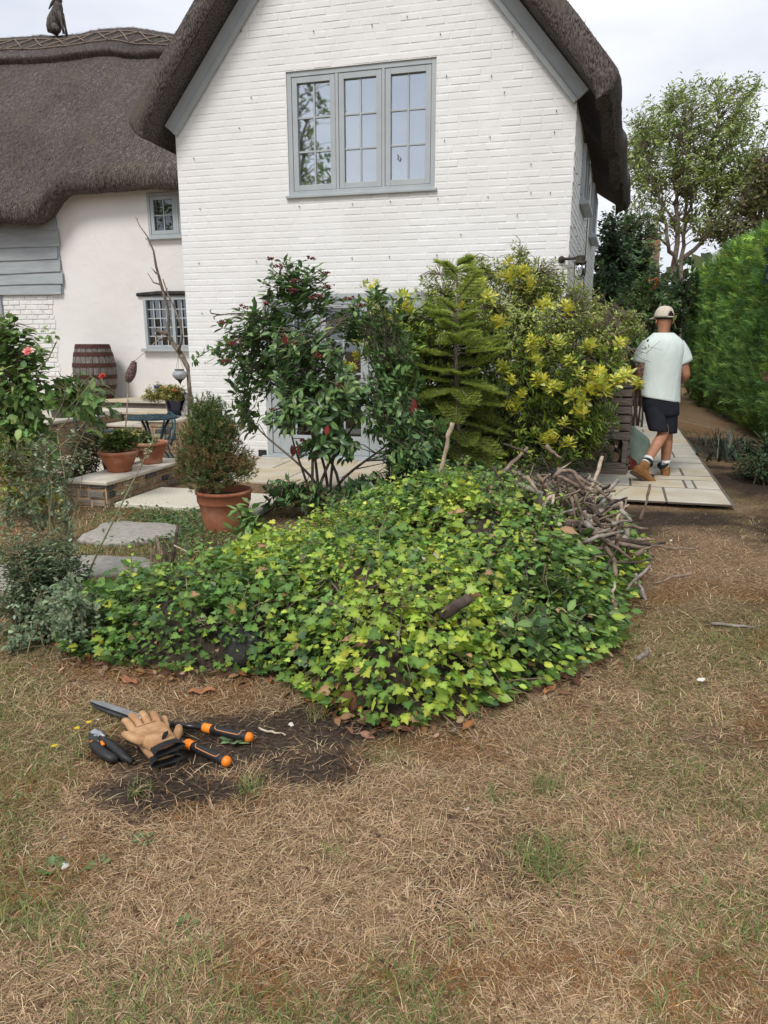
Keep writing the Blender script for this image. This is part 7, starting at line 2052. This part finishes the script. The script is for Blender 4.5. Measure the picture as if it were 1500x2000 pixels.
# ivy growing over the top of the hedge
iv = h0 + hd_*3.4
pI, dI = lobe_points([(np.array(iv)+np.array([.10,.0,2.55]), np.array([.26,.45,.50]))], 900, rn, .3); n = len(pI)
hv = thing('hedge_ivy', 'dark ivy patch climbing over the top of the hedge', 'ivy', iv)
V, F, CC = leaves(pI-np.array(iv), rdir(rn,n)+np.array([-.3,-.3,-.3]), dI+np.array([-.5,-.5,.3]), rn.uniform(.05,.09,n), palette(rn, n, [(.020,.045,.028),(.035,.065,.035)], [2,1]), T_IVY, rn)
obj('leaves', fast_mesh('leaves', V, F, m_gloss, CC), hv)
q = MB(); q.tube([(.45,.05,.0),(.35,.05,1.0),(.25,.0,2.2)], [.02,.018,.01], 6); q.build('stem', m_barkdark, hv)
# strappy dark plants at the hedge foot
def straps(name, label, c, n, L_, cols, seed, wd=.02, cat='plant', spread=.25):
    r = np.random.default_rng(seed); t = thing(name, label, cat, c)
    V, F, CC = [], [], []; o = 0
    for k in range(n):
        a = r.random()*6.28; ln = L_*r.uniform(.6,1.2); b0 = np.array([r.normal(0,spread*.4), r.normal(0,spread*.4), 0]); d = np.array([math.cos(a), math.sin(a), 0]); s_ = np.array([-d[1], d[0], 0])*wd*r.uniform(.6,1.2)
        tl = r.uniform(.35,1.0)
        pts = [b0 + d*ln*f*tl + np.array([0,0,ln*(f*1.1 - .75*tl*f*f)]) for f in (0,.35,.7,1)]
        for i, p in enumerate(pts): V += [p - s_*(1-.8*i/3), p + s_*(1-.8*i/3)]
        for i in range(3): F.append((o+2*i, o+2*i+1, o+2*i+3, o+2*i+2))
        o += 8; c_ = np.array(cols[r.integers(len(cols))])*r.uniform(.7,1.3); CC += [c_]*8
    obj('leaves', fast_mesh('leaves', np.array(V), np.array(F), m_leaf, np.array(CC)), t); return t
straps('iris_clump', 'dark strappy iris clump at the foot of the hedge', gp(1440, 900), 90, .42, [(.03,.055,.035),(.06,.09,.06),(.10,.13,.10)], 3, .012, spread=.5)
straps('iris_clump', 'second strappy clump farther along the hedge foot', gp(1405, 870), 60, .36, [(.03,.055,.035),(.07,.10,.06)], 5, .012, spread=.5)
shrub('hedge_shrub', 'dark small bush at the near foot of the hedge', gp(1478, 945), [E_(1470,900,7.4,45,45,.4), E_(1500,880,7.3,40,50,.4)], 160, .05, T_OVATE, [(.02,.045,.02),(.04,.075,.03)], [2,1], m_leaf, 151, stems=5, per=9, stem_r=.008, clear=.02)
q = MB(); q.box(-.018,.018,-.018,.018,0,.26); tag(q.build('wooden_peg', m_deadbrown, None, loc=gp(1397, 870)), 'thin wooden peg in the ground beside the hedge', 'peg')

# background shrubs behind the house and at the end of the path
DK = [(.042,.080,.034),(.062,.110,.042),(.032,.062,.028)]
def bigbush(name, label, c, lobes, nt_, ll, cols, wts, seed, tm=T_LANCE, per=9, m=m_leaf, stems=5, cat='shrub', twig=.3, up=.5, stem_r=.04, leafw=1.7, clear=.3):
    return shrub(name, label, c, lobes, nt_, ll, tm, cols, wts, m, seed, stems=stems, per=per, stem_r=stem_r, twig=twig, up=up, clear=clear, cat=cat, twig_r=.004, leafw=leafw, bark=m_barkdark)
G0 = lambda u, Y: Vector(((u-750)/FPX*(Y*CP+CAM_H*SP), Y, 0))
bigbush('bay_tree', 'dark bay tree standing against the far corner of gable', G0(1195,14.2), [E_(1190,480,14.2,28,75,.6), E_(1185,560,14.0,30,60,.6), E_(1215,520,14.3,25,70,.5)], 520, .12, DK, [2,2,2], 161, cat='tree', twig=.25)
bigbush('apple_tree', 'mid green leafy tree behind the path end', G0(1245,17), [E_(1245,500,17,45,80,1.0), E_(1270,590,16.8,45,60,1.0), E_(1225,450,17.2,25,50,.7)], 620, .13, [(.055,.10,.038),(.08,.135,.045),(.04,.075,.03),(.16,.19,.05)], [3,3,2,.5], 162, cat='tree', twig=.3)
bigbush('shade_shrub', 'dark shrub closing the end of the path', G0(1300,19), [E_(1300,640,19,45,90,1.0), E_(1260,680,18.5,40,80,.9), E_(1330,570,19.5,40,70,.9), E_(1215,700,17,40,70,.8)], 620, .14, [(.032,.062,.028),(.048,.085,.034),(.08,.125,.05)], [3,3,1], 163, twig=.3)
bigbush('fuchsia_bush', 'light green bush with orange leaves beyond the privet', G0(1235,12.5), [E_(1225,600,12.5,40,40,.5), E_(1260,570,12.7,30,40,.4), E_(1230,650,12.3,35,40,.5)], 260, .09, [(.10,.165,.05),(.07,.12,.04),(.15,.21,.07)], [3,3,1], 164, twig=.2, stem_r=.02)
of = [at(u, v, 12.2) for u, v in ((1276,545),(1281,552),(1279,560),(1270,548),(1284,543))]
P = np.array(of*3) + rn.normal(0,.03,(15,3)); 
to = thing('orange_sprig', 'small sprig of orange leaves above the light green bush', 'leaves', of[0])
V, F, CC = leaves(P-np.array(of[0]), rdir(rn,15), rdir(rn,15)+np.array([0,-1,0]), .06, palette(rn, 15, [(.40,.12,.03),(.32,.08,.03)], [1,1], gain=1), T_OVATE, rn); obj('leaves', fast_mesh('leaves', V, F, m_leaf, CC), to)
q = MB(); q.tube([at(1240,620,12.4)-of[0], at(1265,580,12.3)-of[0], Vector((0,0,0))], [.01,.007,.003], 5); q.build('stem', m_barkdark, to)

# ash tree: several leaders, feathery crown
def tree(name, label, base, limbs, lobes, ntips, ll, cols, wts, seed, trunk_r=.2, per=12, m=m_leaf, bark=m_bark, tm=T_LANCE, twig=.5, group=None, leafw=1.0):
    rnd = np.random.default_rng(seed); t = thing(name, label, 'tree', base, 0, group); o = np.array(base)
    q = MB(); NPs = []; NRs = []
    for (pts, r0) in limbs:
        pts = [np.array(p) for p in pts]; PP = []
        for i in range(len(pts)-1):
            for k in range(4): PP.append(pts[i]+(pts[i+1]-pts[i])*k/4 + rnd.normal(0,.04,3))
        PP.append(pts[-1]); nn = len(PP)
        q.tube([p-o for p in PP], [r0*(1-.85*i/(nn-1)) for i in range(nn)], 8)
        NPs += PP[nn//4:]; NRs += [r0*(1-.85*i/(nn-1)) for i in range(nn)][nn//4:]
    q.build('trunk', bark, t, smooth=True)
    NPa = np.array(NPs)
    P, d = lobe_points(lobes, ntips, rnd, .5)
    q = MB()
    for p in P:
        dd = np.linalg.norm(NPa-p,axis=1) + np.clip(NPa[:,2]-p[2]+.3,0,None)*2; j = int(np.argmin(dd+rnd.random(len(dd))*.4))
        a = NPa[j]; q.tube([a-o, (a+p)/2-o+np.array([0,0,.1*np.linalg.norm(p-a)])+rnd.normal(0,.05,3), p-o], [min(NRs[j]*.6,.022), .010, .005], 4, cap=False)
    q.build('branches', bark, t, smooth=True)['kind'] = 'stuff'
    idx = np.repeat(np.arange(len(P)), per); n = len(idx)
    ctr = np.mean([c for c,_ in lobes],axis=0); ax = (P-ctr); ax /= np.linalg.norm(ax,axis=1,keepdims=True)+1e-9; ax = ax*.5 + np.array([0,0,.8]) + rnd.normal(0,.35,P.shape); ax /= np.linalg.norm(ax,axis=1,keepdims=True)
    A = ax[idx]; f = rnd.random((n,1)); pos = P[idx] + A*(f-.6)*twig + rnd.normal(0,.05,(n,3))
    rd = rdir(rnd,n); rd -= A*(rd*A).sum(1,keepdims=True)
    C = palette(rnd, n, cols, wts, .2)
    V, F, CC = leaves(pos-o, rd+A*.5+np.array([0,0,-.25]), A+rnd.normal(0,.5,(n,3)), ll*rnd.uniform(.6,1.25,n), C, tm, rnd, np.full(n,leafw))
    obj('crown', fast_mesh('crown', V, F, m, CC), t); return t
YT = 25
ab = G0(1320, YT)
def A_(u, v, dy=0): return at(u, v, YT+dy)
limbs = [([ab, A_(1318,520), A_(1322,430), A_(1318,330), A_(1305,230)], .13), ([ab, A_(1332,500), A_(1338,420,.5), A_(1345,300,.5), A_(1350,220,.5)], .09), ([A_(1325,520), A_(1303,480,-.4), A_(1290,400,-.5), A_(1262,310,-.5), A_(1245,250)], .08),
         ([A_(1330,510), A_(1378,470,.3), A_(1395,390,.4), A_(1420,290,.5), A_(1450,200,.5)], .085), ([A_(1320,440), A_(1275,370,.3), A_(1240,330,.3)], .045), ([A_(1395,390,.4), A_(1440,350,.3), A_(1480,330)], .045), ([A_(1335,430,.2), A_(1370,340), A_(1400,250,-.3), A_(1405,190)], .06), ([A_(1303,480,-.4), A_(1250,420,-.6), A_(1225,400,-.6)], .04), ([A_(1318,400), A_(1330,330,-.5), A_(1335,250,-.6)], .05)]
lob = [E_(1250,280,YT,38,60,1.0), E_(1285,270,YT,60,75,1.6), E_(1350,250,YT,75,85,1.8), E_(1440,260,YT,60,90,1.6), E_(1250,350,YT,35,60,1.2), E_(1330,340,YT,95,45,1.8), E_(1420,350,YT,75,55,1.5), E_(1480,330,YT,40,80,1.2), E_(1440,180,YT,28,30,.5), E_(1475,175,YT,18,28,.4), E_(1390,180,YT,18,25,.4), E_(1340,180,YT,22,22,.5), E_(1310,190,YT,20,25,.4), E_(1360,420,YT,60,45,1.2), E_(1265,420,YT,40,40,1.0)]
ASH = [(.18,.235,.07),(.22,.27,.075),(.135,.19,.062),(.28,.29,.095)]
tree('ash_tree', 'tall feathery ash tree beyond the hedge under open sky', ab, limbs, lob, 1300, .15, ASH, [3,3,2,1], 171, per=15, leafw=1.15)
YT2 = 22
b2 = G0(1500, YT2)
tree('beech_tree', 'bronze green tree at the right beyond the hedge', b2, [([b2, at(1500,480,YT2), at(1495,380,YT2), at(1490,310,YT2)], .2), ([at(1500,470,YT2), at(1470,420,YT2), at(1450,390,YT2)], .1)], [E_(1490,370,YT2,45,55,1.2), E_(1460,410,YT2,45,40,1.0), E_(1530,330,YT2,50,70,1.2), E_(1410,450,YT2,50,30,1.0)], 330, .15, [(.085,.085,.028),(.06,.075,.026),(.11,.10,.03)], [2,2,1], 172, per=13, tm=T_OVATE)
# trees in the neighbouring gardens behind the photographer, mirrored in the upper window
for k, (x, y, hgt, w) in enumerate(((-14.6,-8.5,14.0,3.2),(-19,-6,11.5,3.2))):
    b_ = Vector((x,y,0))
    tree('garden_tree', ['leafy tree across the garden mirrored in the window', 'second leafy tree across the garden, farther over'][k], b_, [([b_, (x+.1,y,hgt*.5), (x,y+.2,hgt*.9)], .22), ([(x,y,hgt*.35),(x-1.2,y,hgt*.6),(x-1.6,y,hgt*.8)], .12), ([(x,y,hgt*.4),(x+1.1,y,hgt*.65),(x+1.5,y,hgt*.8)], .12)],
         [(np.array([x,y,hgt*.72]), np.array([w,2.2,hgt*.26])), (np.array([x+.5,y,hgt*.5]), np.array([w*.8,2,hgt*.2]))], 330, .24, ASH, [2,3,3,1], 181+k, per=10, leafw=1.7)
# distant roof with chimney
dY = 34
db = G0(1262, dY)
dh = thing('distant_house', 'distant brown tiled house with brick chimney behind the trees', 'house', db)
def dpt(u, v, dy=0): return at(u, v, dY+dy) - db
m_droof = mat('brown_roof_tiles', (.10,.065,.05), (.16,.11,.085), scale=6, rough=.9); m_dwall = mat('distant_brick', (.26,.15,.10), (.33,.20,.14), scale=5, rough=.9)
e0, e1, r0_, r1_ = dpt(1215,560), dpt(1292,560), dpt(1225,478,3), dpt(1284,478,3)
q = MB(); b0_ = dpt(1215,560,6); b1_ = dpt(1292,560,6)
q.add([e0,e1,r1_,r0_,Vector((b0_.x,b0_.y,e0.z)),Vector((b1_.x,b1_.y,e1.z))], [(0,1,2,3),(5,4,3,2),(0,3,4),(1,5,2)]); q.build('roof', m_droof, dh)
q = MB(); q.box(e0.x+.2, e1.x-.2, e0.y+.3, e0.y+5.5, 0, e0.z); q.build('wall', m_dwall, dh)
ch = dpt(1273,492,3); q = MB(); q.box(ch.x-.30, ch.x+.30, ch.y-.3, ch.y+.3, ch.z-.6, ch.z+.75); q.box(ch.x-.36, ch.x+.36, ch.y-.36, ch.y+.36, ch.z+.751, ch.z+.86); q.build('chimney', mat('red_chimney_brick', (.34,.15,.09), (.42,.20,.13), scale=8, rough=.9), dh)
for dx in (-.14,.14):
    q = MB(); q.lathe([(.09,0),(.08,.25),(.095,.27)], (ch.x+dx, ch.y, ch.z+.861), 10); q.build('chimney_pot', m_terra, dh)
# far tree line closing the horizon
rn = np.random.default_rng(91); n = 24000
ang_ = rn.uniform(-1.0,1.0,n)*1.6; rr_ = rn.uniform(44,60,n); x = np.sin(ang_)*rr_; y = np.cos(ang_)*rr_
hh = (3.2 + 3.2*vnoise(x,y,.10,7) + 1.6*vnoise(x,y,.35,8)); z = hh*rn.random(n)**.6
V, F, CC = leaves(np.stack([x,y,z],1), rdir(rn,n), rdir(rn,n)+np.array([0,-1.0,.5]), rn.uniform(.5,1.1,n), palette(rn, n, [(.035,.06,.028),(.055,.085,.035),(.08,.10,.04)], [2,2,1]), T_SMALL, rn, np.full(n,1.6))
tl = obj('treeline', fast_mesh('treeline', V, F, m_matte, CC)); tag(tl, 'far line of woodland closing the horizon', 'trees', kind='stuff')
# overhead wires
q = MB(); pts = [(1180,342,30),(1222,331,30),(1300,321,29),(1400,306,28),(1520,284,27)]
q.tube([at(*p)-at(*pts[0]) for p in pts], .016, 5); tag(q.build('overhead_wire', m_iron, None, loc=at(*pts[0])), 'upper overhead wire crossing in front of the ash tree', 'wire', 'overhead wires')
pts = [(1180,333,30),(1240,330,30),(1350,322,29),(1450,313,28),(1520,308,27)]
q = MB(); q.tube([at(*p)-at(*pts[0]) for p in pts], .011, 5); tag(q.build('overhead_wire', m_iron, None, loc=at(*pts[0])), 'lower thinner overhead wire below the first', 'wire', 'overhead wires')

# ================================================================== GRASS
rn = np.random.default_rng(201)
def blades(n, u0, u1, v0, v1, Lm, Wm, el0, el1, colf, dens=None, seed=0, pw=1.0):
    u = rn.uniform(u0,u1,n); v = v0 + (v1-v0)*rn.random(n)**pw
    a = (1000-v)/FPX; dz = -SP+a*CP; t_ = -CAM_H/dz; x = (u-750)/FPX*t_; y = (CP+a*SP)*t_
    x = x + rn.normal(0,.02,n); y = y + rn.normal(0,.02,n)*1.5
    k = np.ones(n,bool)
    if dens is not None: k &= rn.random(n) < dens(x,y)
    k &= foot_dist(x,y) < .03
    # keep paving and walls clear
    hx = (x-HL[0])*EX[0]+(y-HL[1])*EX[1]; hy = (x-HL[0])*EY[0]+(y-HL[1])*EY[1]
    k &= ~((hy > -1.72) & (hx > -4.5) & (hx < 4.8)) & ~((hx > sB-.42) & (hx < sB+.02) & (hy > tB-.02) & (hy < tB+1.4)) & ~((hx > sB+.05) & (hx < sB+1.46) & (hy > tB) & (hy < tB+.79))
    pdx, pdy = x-PO.x, y-PO.y; det = pleft.x*pdir.y-pleft.y*pdir.x
    pa = (pdx*pdir.y-pdy*pdir.x)/det; pb3 = (pleft.x*pdy-pleft.y*pdx)/det
    k &= ~((pa > -.01) & (pa < 2.02) & (pb3 > -.01))
    for (cx, cy, rx, ry) in ((*gp(258,1045).xy,.40,.30),(*gp(185,1112).xy,.34,.18),(*gp(30,1135).xy,.36,.27)):
        k &= np.hypot((x-cx)/rx,(y-cy)/ry) > 1
    x, y = x[k], y[k]; n = len(x); z = ground_z(x,y)
    az = fbm(x,y,2.4,33,2)*14 + rn.normal(0,1.7,n); el = rn.uniform(el0,el1,n); L_ = Lm*(.35 + 1.5*rn.random(n)**2.2); W = Wm*rn.uniform(.6,1.4,n)
    d = np.stack([np.cos(az)*np.cos(el), np.sin(az)*np.cos(el), np.sin(el)],1); s_ = np.stack([-np.sin(az),np.cos(az),np.zeros(n)],1)
    P = np.stack([x,y,z+.001],1); bend = rn.normal(0,.13,(n,1))*s_*L_[:,None]
    drop = np.stack([np.zeros(n),np.zeros(n),-L_*.25*np.sin(el)],1)
    mid = P + d*(L_*.55)[:,None] + bend*.35 + rn.uniform(0,.006,(n,1))*np.array([0,0,1.0]); tip = P + d*L_[:,None] + bend + drop
    Wv = s_*W[:,None]*.5
    V = np.stack([P-Wv, P+Wv, mid-Wv*.85, mid+Wv*.85, tip],1).reshape(-1,3)
    V[:,2] = np.maximum(V[:,2], .0 + ground_z(V[:,0],V[:,1])+.002)
    b_ = np.arange(n)[:,None]*5
    F = np.stack([b_+np.array([[0,1,3]]), b_+np.array([[0,3,2]]), b_+np.array([[2,3,4]])],1).reshape(-1,3)
    C = np.repeat(colf(x,y,n),5,axis=0)
    return V, F, C
def straw_col(x, y, n):
    g = green_mask(x,y); f = fbm(x,y,1.1,61,3)
    dry = palette(rn, n, [(.55,.39,.225),(.42,.285,.16),(.28,.18,.10),(.67,.52,.33),(.16,.098,.058)], [3,3,2.5,1.3,1.7], .15, 1)
    grn = palette(rn, n, [(.19,.20,.065),(.15,.17,.052),(.26,.245,.09)], [2,2,2], .15, 1)
    rust = palette(rn, n, [(.30,.15,.055),(.22,.12,.05)], [1,1], .15, 1)
    c = np.where((rn.random(n) < g*.72)[:,None], grn, dry)
    r_ = np.clip((fbm(x,y,3.1,77,3)-.56)*3.5,0,.5); c = np.where((rn.random(n) < r_)[:,None], rust, c)
    return c
dens_dry = lambda x, y: (1 - .93*soil_mask(x,y))*np.clip(.45+1.1*fbm(x,y,8,35,2),0,1)
g1 = blades(205000, -90, 1590, 1005, 2090, .047, .0017, .0, .32, straw_col, dens_dry, pw=.85)
g1b = blades(48000, -90, 1590, 1005, 1400, .050, .0026, .05, .5, straw_col, dens_dry)
def green_col(x, y, n): return palette(rn, n, [(.16,.205,.06),(.21,.245,.08),(.12,.165,.05)], [2,1,2], .18, 1)
g2 = blades(52000, -90, 1590, 1005, 2090, .055, .0024, .35, 1.2, green_col, lambda x, y: np.clip(green_mask(x,y)*.9,0,1)*(1-.8*soil_mask(x,y)), pw=.9)
g1c = blades(22000, -520, -90, 1005, 2090, .056, .0024, .0, .32, straw_col, dens_dry); g1d = blades(22000, 1590, 2020, 1005, 2090, .056, .0024, .0, .32, straw_col, dens_dry)
g1e = blades(16000, -60, 460, 985, 1190, .055, .003, .15, .9, straw_col, None); V, F, C = merge([g1, g1b, g1c, g1d, g1e])
tag(obj('dry_grass', fast_mesh('dry_grass', V, F, m_grass, C)), 'short straw coloured dry grass matting the lawn', 'grass', kind='stuff')
g2b = blades(11000, -60, 460, 985, 1190, .06, .0032, .3, 1.2, green_col, lambda x, y: np.clip(.25+1.5*(fbm(x,y,2.2,37,3)-.4),0,1)); g2 = merge([g2, g2b])
tag(obj('green_grass', fast_mesh('green_grass', *g2[:2], m_grass, g2[2])), 'patches of green grass surviving in the dry lawn', 'grass', kind='stuff')
# tufts one can count
for k, (u, v, L_, n_, lab) in enumerate(((1065,1690,.085,230,'largest green grass tuft in the dry lawn, by the lower edge'),(1235,1665,.06,110,'green grass tuft right of the largest one'),(490,1540,.05,70,'small green tuft below the shears'),(648,1675,.045,40,'tiny upright green tuft in the straw'),(575,1350,.09,90,'long pale tuft hanging over the bare soil'),(620,1400,.08,80,'pale grass tuft at the ivy corner'),(1070,1540,.05,90,'low green tuft right of centre lawn'),(970,1560,.045,70,'low green tuft left of the others'),(1180,985,.16,20,'long grass blades beside the paving'),(270,1545,.05,40,'green sprout below the gloves'))):
    straps('grass_tuft', lab, gp(u,v), n_, L_, [(.17,.235,.06),(.24,.28,.08),(.12,.18,.05)] if 'pale' not in lab else [(.30,.27,.13),(.22,.22,.09)], 300+k, .0016, 'grass tuft', .07 if n_ < 150 else .12)
def weed(label, u, v, r_, n_, seed, cols=((.07,.12,.04),(.10,.15,.055))):
    c = gp(u,v); t = thing('lawn_weed', label, 'weed', c); r = np.random.default_rng(seed)
    a = r.random(n_)*6.28; D = np.stack([np.cos(a),np.sin(a),.25+.3*r.random(n_)],1)
    V, F, CC = leaves(np.stack([.01*np.cos(a),.01*np.sin(a),np.full(n_,.006)],1), D, np.tile([0,0,1.0],(n_,1)), r_*r.uniform(.7,1.2,n_), palette(r, n_, cols, [1]*len(cols)), T_OVATE, r, np.full(n_,1.4)); obj('leaves', fast_mesh('leaves', V, F, m_leaf, CC), t)
weed('flat leaved green weed in the lawn below the tools', 280,1645,.026,9,1); weed('broad leaved weed at the lower left of lawn', 100,1700,.032,8,2); weed('small weed beside the broad leaved one', 192,1695,.028,7,3); weed('pale green weed between the shear handles', 455,1450,.05,7,4,((.20,.28,.15),(.16,.24,.12))); weed('lone leafy weed far below the tools', 365,1810,.022,7,5); weed('round leaved seedling at the ivy edge', 945,1400,.04,6,6)
for k, (u, v, lab) in enumerate(((175,1425,'tiny yellow lawn flower above the secateurs'),(152,1437,'tiny yellow lawn flower left of the secateurs'),(108,1472,'tiny yellow lawn flower near the picture edge'),(192,958,'yellow daisy like flower by the low wall'))):
    c = gp(u,v) + Vector((0,0,.03)); t = thing('yellow_flower', lab, 'flower', c); P = np.zeros((10,3)); a = np.arange(10)*.628
    V, F, CC = leaves(P, np.stack([np.cos(a),np.sin(a),.3+0*a],1), np.tile([0,0,1.0],(10,1)), .012 if k < 3 else .025, np.tile([.75,.55,.02],(10,1)), T_OVATE, rn); obj('petals', fast_mesh('petals', V, F, m_leaf, CC), t)
    q = MB(); q.tube([(0,0,-.03),(0,0,0)], .0012, 4); q.build('stalk', m_stem, t)
# low ground cover between the step slab, the pot and the stepping stones
n = 2600; u = rn.normal(345,60,n); v = rn.normal(1025,28,n); k_ = (v > 992) & (u < 470) & (u > 180); Pz = np.array([gp(a_,b_) for a_, b_ in zip(u[k_],v[k_])])
k_ = np.hypot((Pz[:,0]-gp(256,1045).x)/.35,(Pz[:,1]-gp(256,1045).y)/.28) > 1; Pz = Pz[k_]; n = len(Pz); Pz[:,2] += .015+.035*rn.random(n)
V, F, CC = leaves(Pz, rdir(rn,n)*np.array([1,1,.3]), np.tile([0,-.2,1.0],(n,1))+rn.normal(0,.4,(n,3)), rn.uniform(.02,.045,n), palette(rn, n, [(.055,.10,.035),(.085,.14,.045),(.12,.17,.05)], [2,2,1]), T_SMALL, rn, np.full(n,1.3))
tag(obj('ground_cover', fast_mesh('ground_cover', V, F, m_leaf, CC)), 'low dark green ground cover around stepping stone and terracotta pot', 'ground cover', kind='stuff')
# fallen leaves, bark scraps along the ivy foot
n = 700; kx = rn.integers(0,len(FOOT),n); f = rn.random((n,1)); nxt = (kx+1) % len(FOOT)
P2 = FA[kx]*(1-f)+FA[nxt]*f; nrm_ = P2 - np.array([0,4.1]); nrm_ /= np.linalg.norm(nrm_,axis=1,keepdims=True); P2 = P2 + nrm_*np.abs(rn.normal(0.02,.07,(n,1)))
Pz = np.stack([P2[:,0],P2[:,1],ground_z(P2[:,0],P2[:,1])+.008+.012*rn.random(n)],1)
V, F, CC = leaves(Pz, np.stack([*rdir(rn,n)[:,:2].T, rn.normal(0,.15,n)],1), np.tile([0,0,1.0],(n,1))+rn.normal(0,.4,(n,3)), rn.uniform(.03,.07,n), palette(rn, n, [(.19,.10,.055),(.28,.16,.09),(.12,.065,.04),(.38,.26,.17),(.33,.13,.05)], [3,2.5,3,1,.7], .18, 1.1), T_OVATE, rn)
tag(obj('fallen_leaves', fast_mesh('fallen_leaves', V, F, m_matte, CC)), 'brown fallen leaves scattered along the foot of the ivy', 'leaves', kind='stuff')
n = 420; u = rn.uniform(0,1500,n); v = rn.uniform(1000,1990,n); Pz = np.array([gp(a,b_) for a, b_ in zip(u,v)]); kk = (foot_dist(Pz[:,0],Pz[:,1]) < 0) & (Pz[:,1] < 5.8); Pz = Pz[kk]; n = len(Pz); Pz[:,2] += .012
V, F, CC = leaves(Pz, np.stack([*rdir(rn,n)[:,:2].T, rn.normal(0,.1,n)],1), np.tile([0,0,1.0],(n,1))+rn.normal(0,.3,(n,3)), rn.uniform(.008,.020,n), palette(rn, n, [(.10,.06,.035),(.06,.045,.03),(.22,.12,.06),(.5,.46,.4)], [2,1,1,.3], .18, 1), T_OVATE, rn)
tag(obj('lawn_litter', fast_mesh('lawn_litter', V, F, m_matte, CC)), 'tiny dark leaf scraps scattered over the lawn', 'leaves', kind='stuff')
m_shell = mat('bleached_shell', (.62,.60,.55), rough=.6)
for k, (u, v, lab) in enumerate(((569,1419,'small white pebble on the bare soil by the ivy'),(1369,1331,'white snail shell on the lawn at the right'),(1232,1018,'white chip on the bare earth near the branch heap'),(128,1697,'white scrap beside the broad leaved weed'),(1310,1058,'white chip on lawn near the heap'),(887,1430,'white chip on the soil below the ivy'))):
    o_ = lump('pebble', lab, gp(u,v)+Vector((0,0,.008)), .010 if k != 1 else .018, .009, .007, m_shell, k, 'pebble')
stick('thin fallen twig on the bare soil right of the shears', [(505,1422,2.36),(530,1430,2.33),(558,1436,2.31)], .004, .003, m_dead, None, name='twig', cat='twig')
stick('grey stick lying in the lawn at the right edge', [(1390,1218,3.40),(1440,1222,3.38),(1480,1224,3.37)], .008, .006, m_deadgrey, None, name='twig', cat='twig')
for k, (u, v, a0, lab) in enumerate(((395,1356,.2,'strip of orange brown bark below the ivy'),(250,1335,2.6,'curled pale dead leaf below the ivy at left'),(1075,1350,.9,'reddish bark strip at the right foot of the ivy'))):
    c = gp(u,v); q = MB(); d = Vector((math.cos(a0),math.sin(a0),0)); s_ = Vector((-d.y,d.x,0)); vs = []
    for i in range(7):
        f = i/6-.5; w = .016*(1-abs(f)*1.3)+.003; zz = .012+.008*math.sin(i*1.7)
        vs += [tuple(d*.11*f - s_*w + Vector((0,0,zz+.006))), tuple(d*.11*f + Vector((0,0,zz-.004))), tuple(d*.11*f + s_*w + Vector((0,0,zz+.007)))]
    q.add(vs, [(3*i+j,3*i+j+1,3*i+j+4,3*i+j+3) for i in range(6) for j in (0,1)])
    o_ = q.build('bark_strip', mat('orange_bark_strip', (.30,.12,.05), (.42,.20,.10), scale=40, rough=.9), None, smooth=True, loc=c); sd_ = o_.modifiers.new('thick','SOLIDIFY'); sd_.thickness = .003
    tag(o_, lab, 'bark')
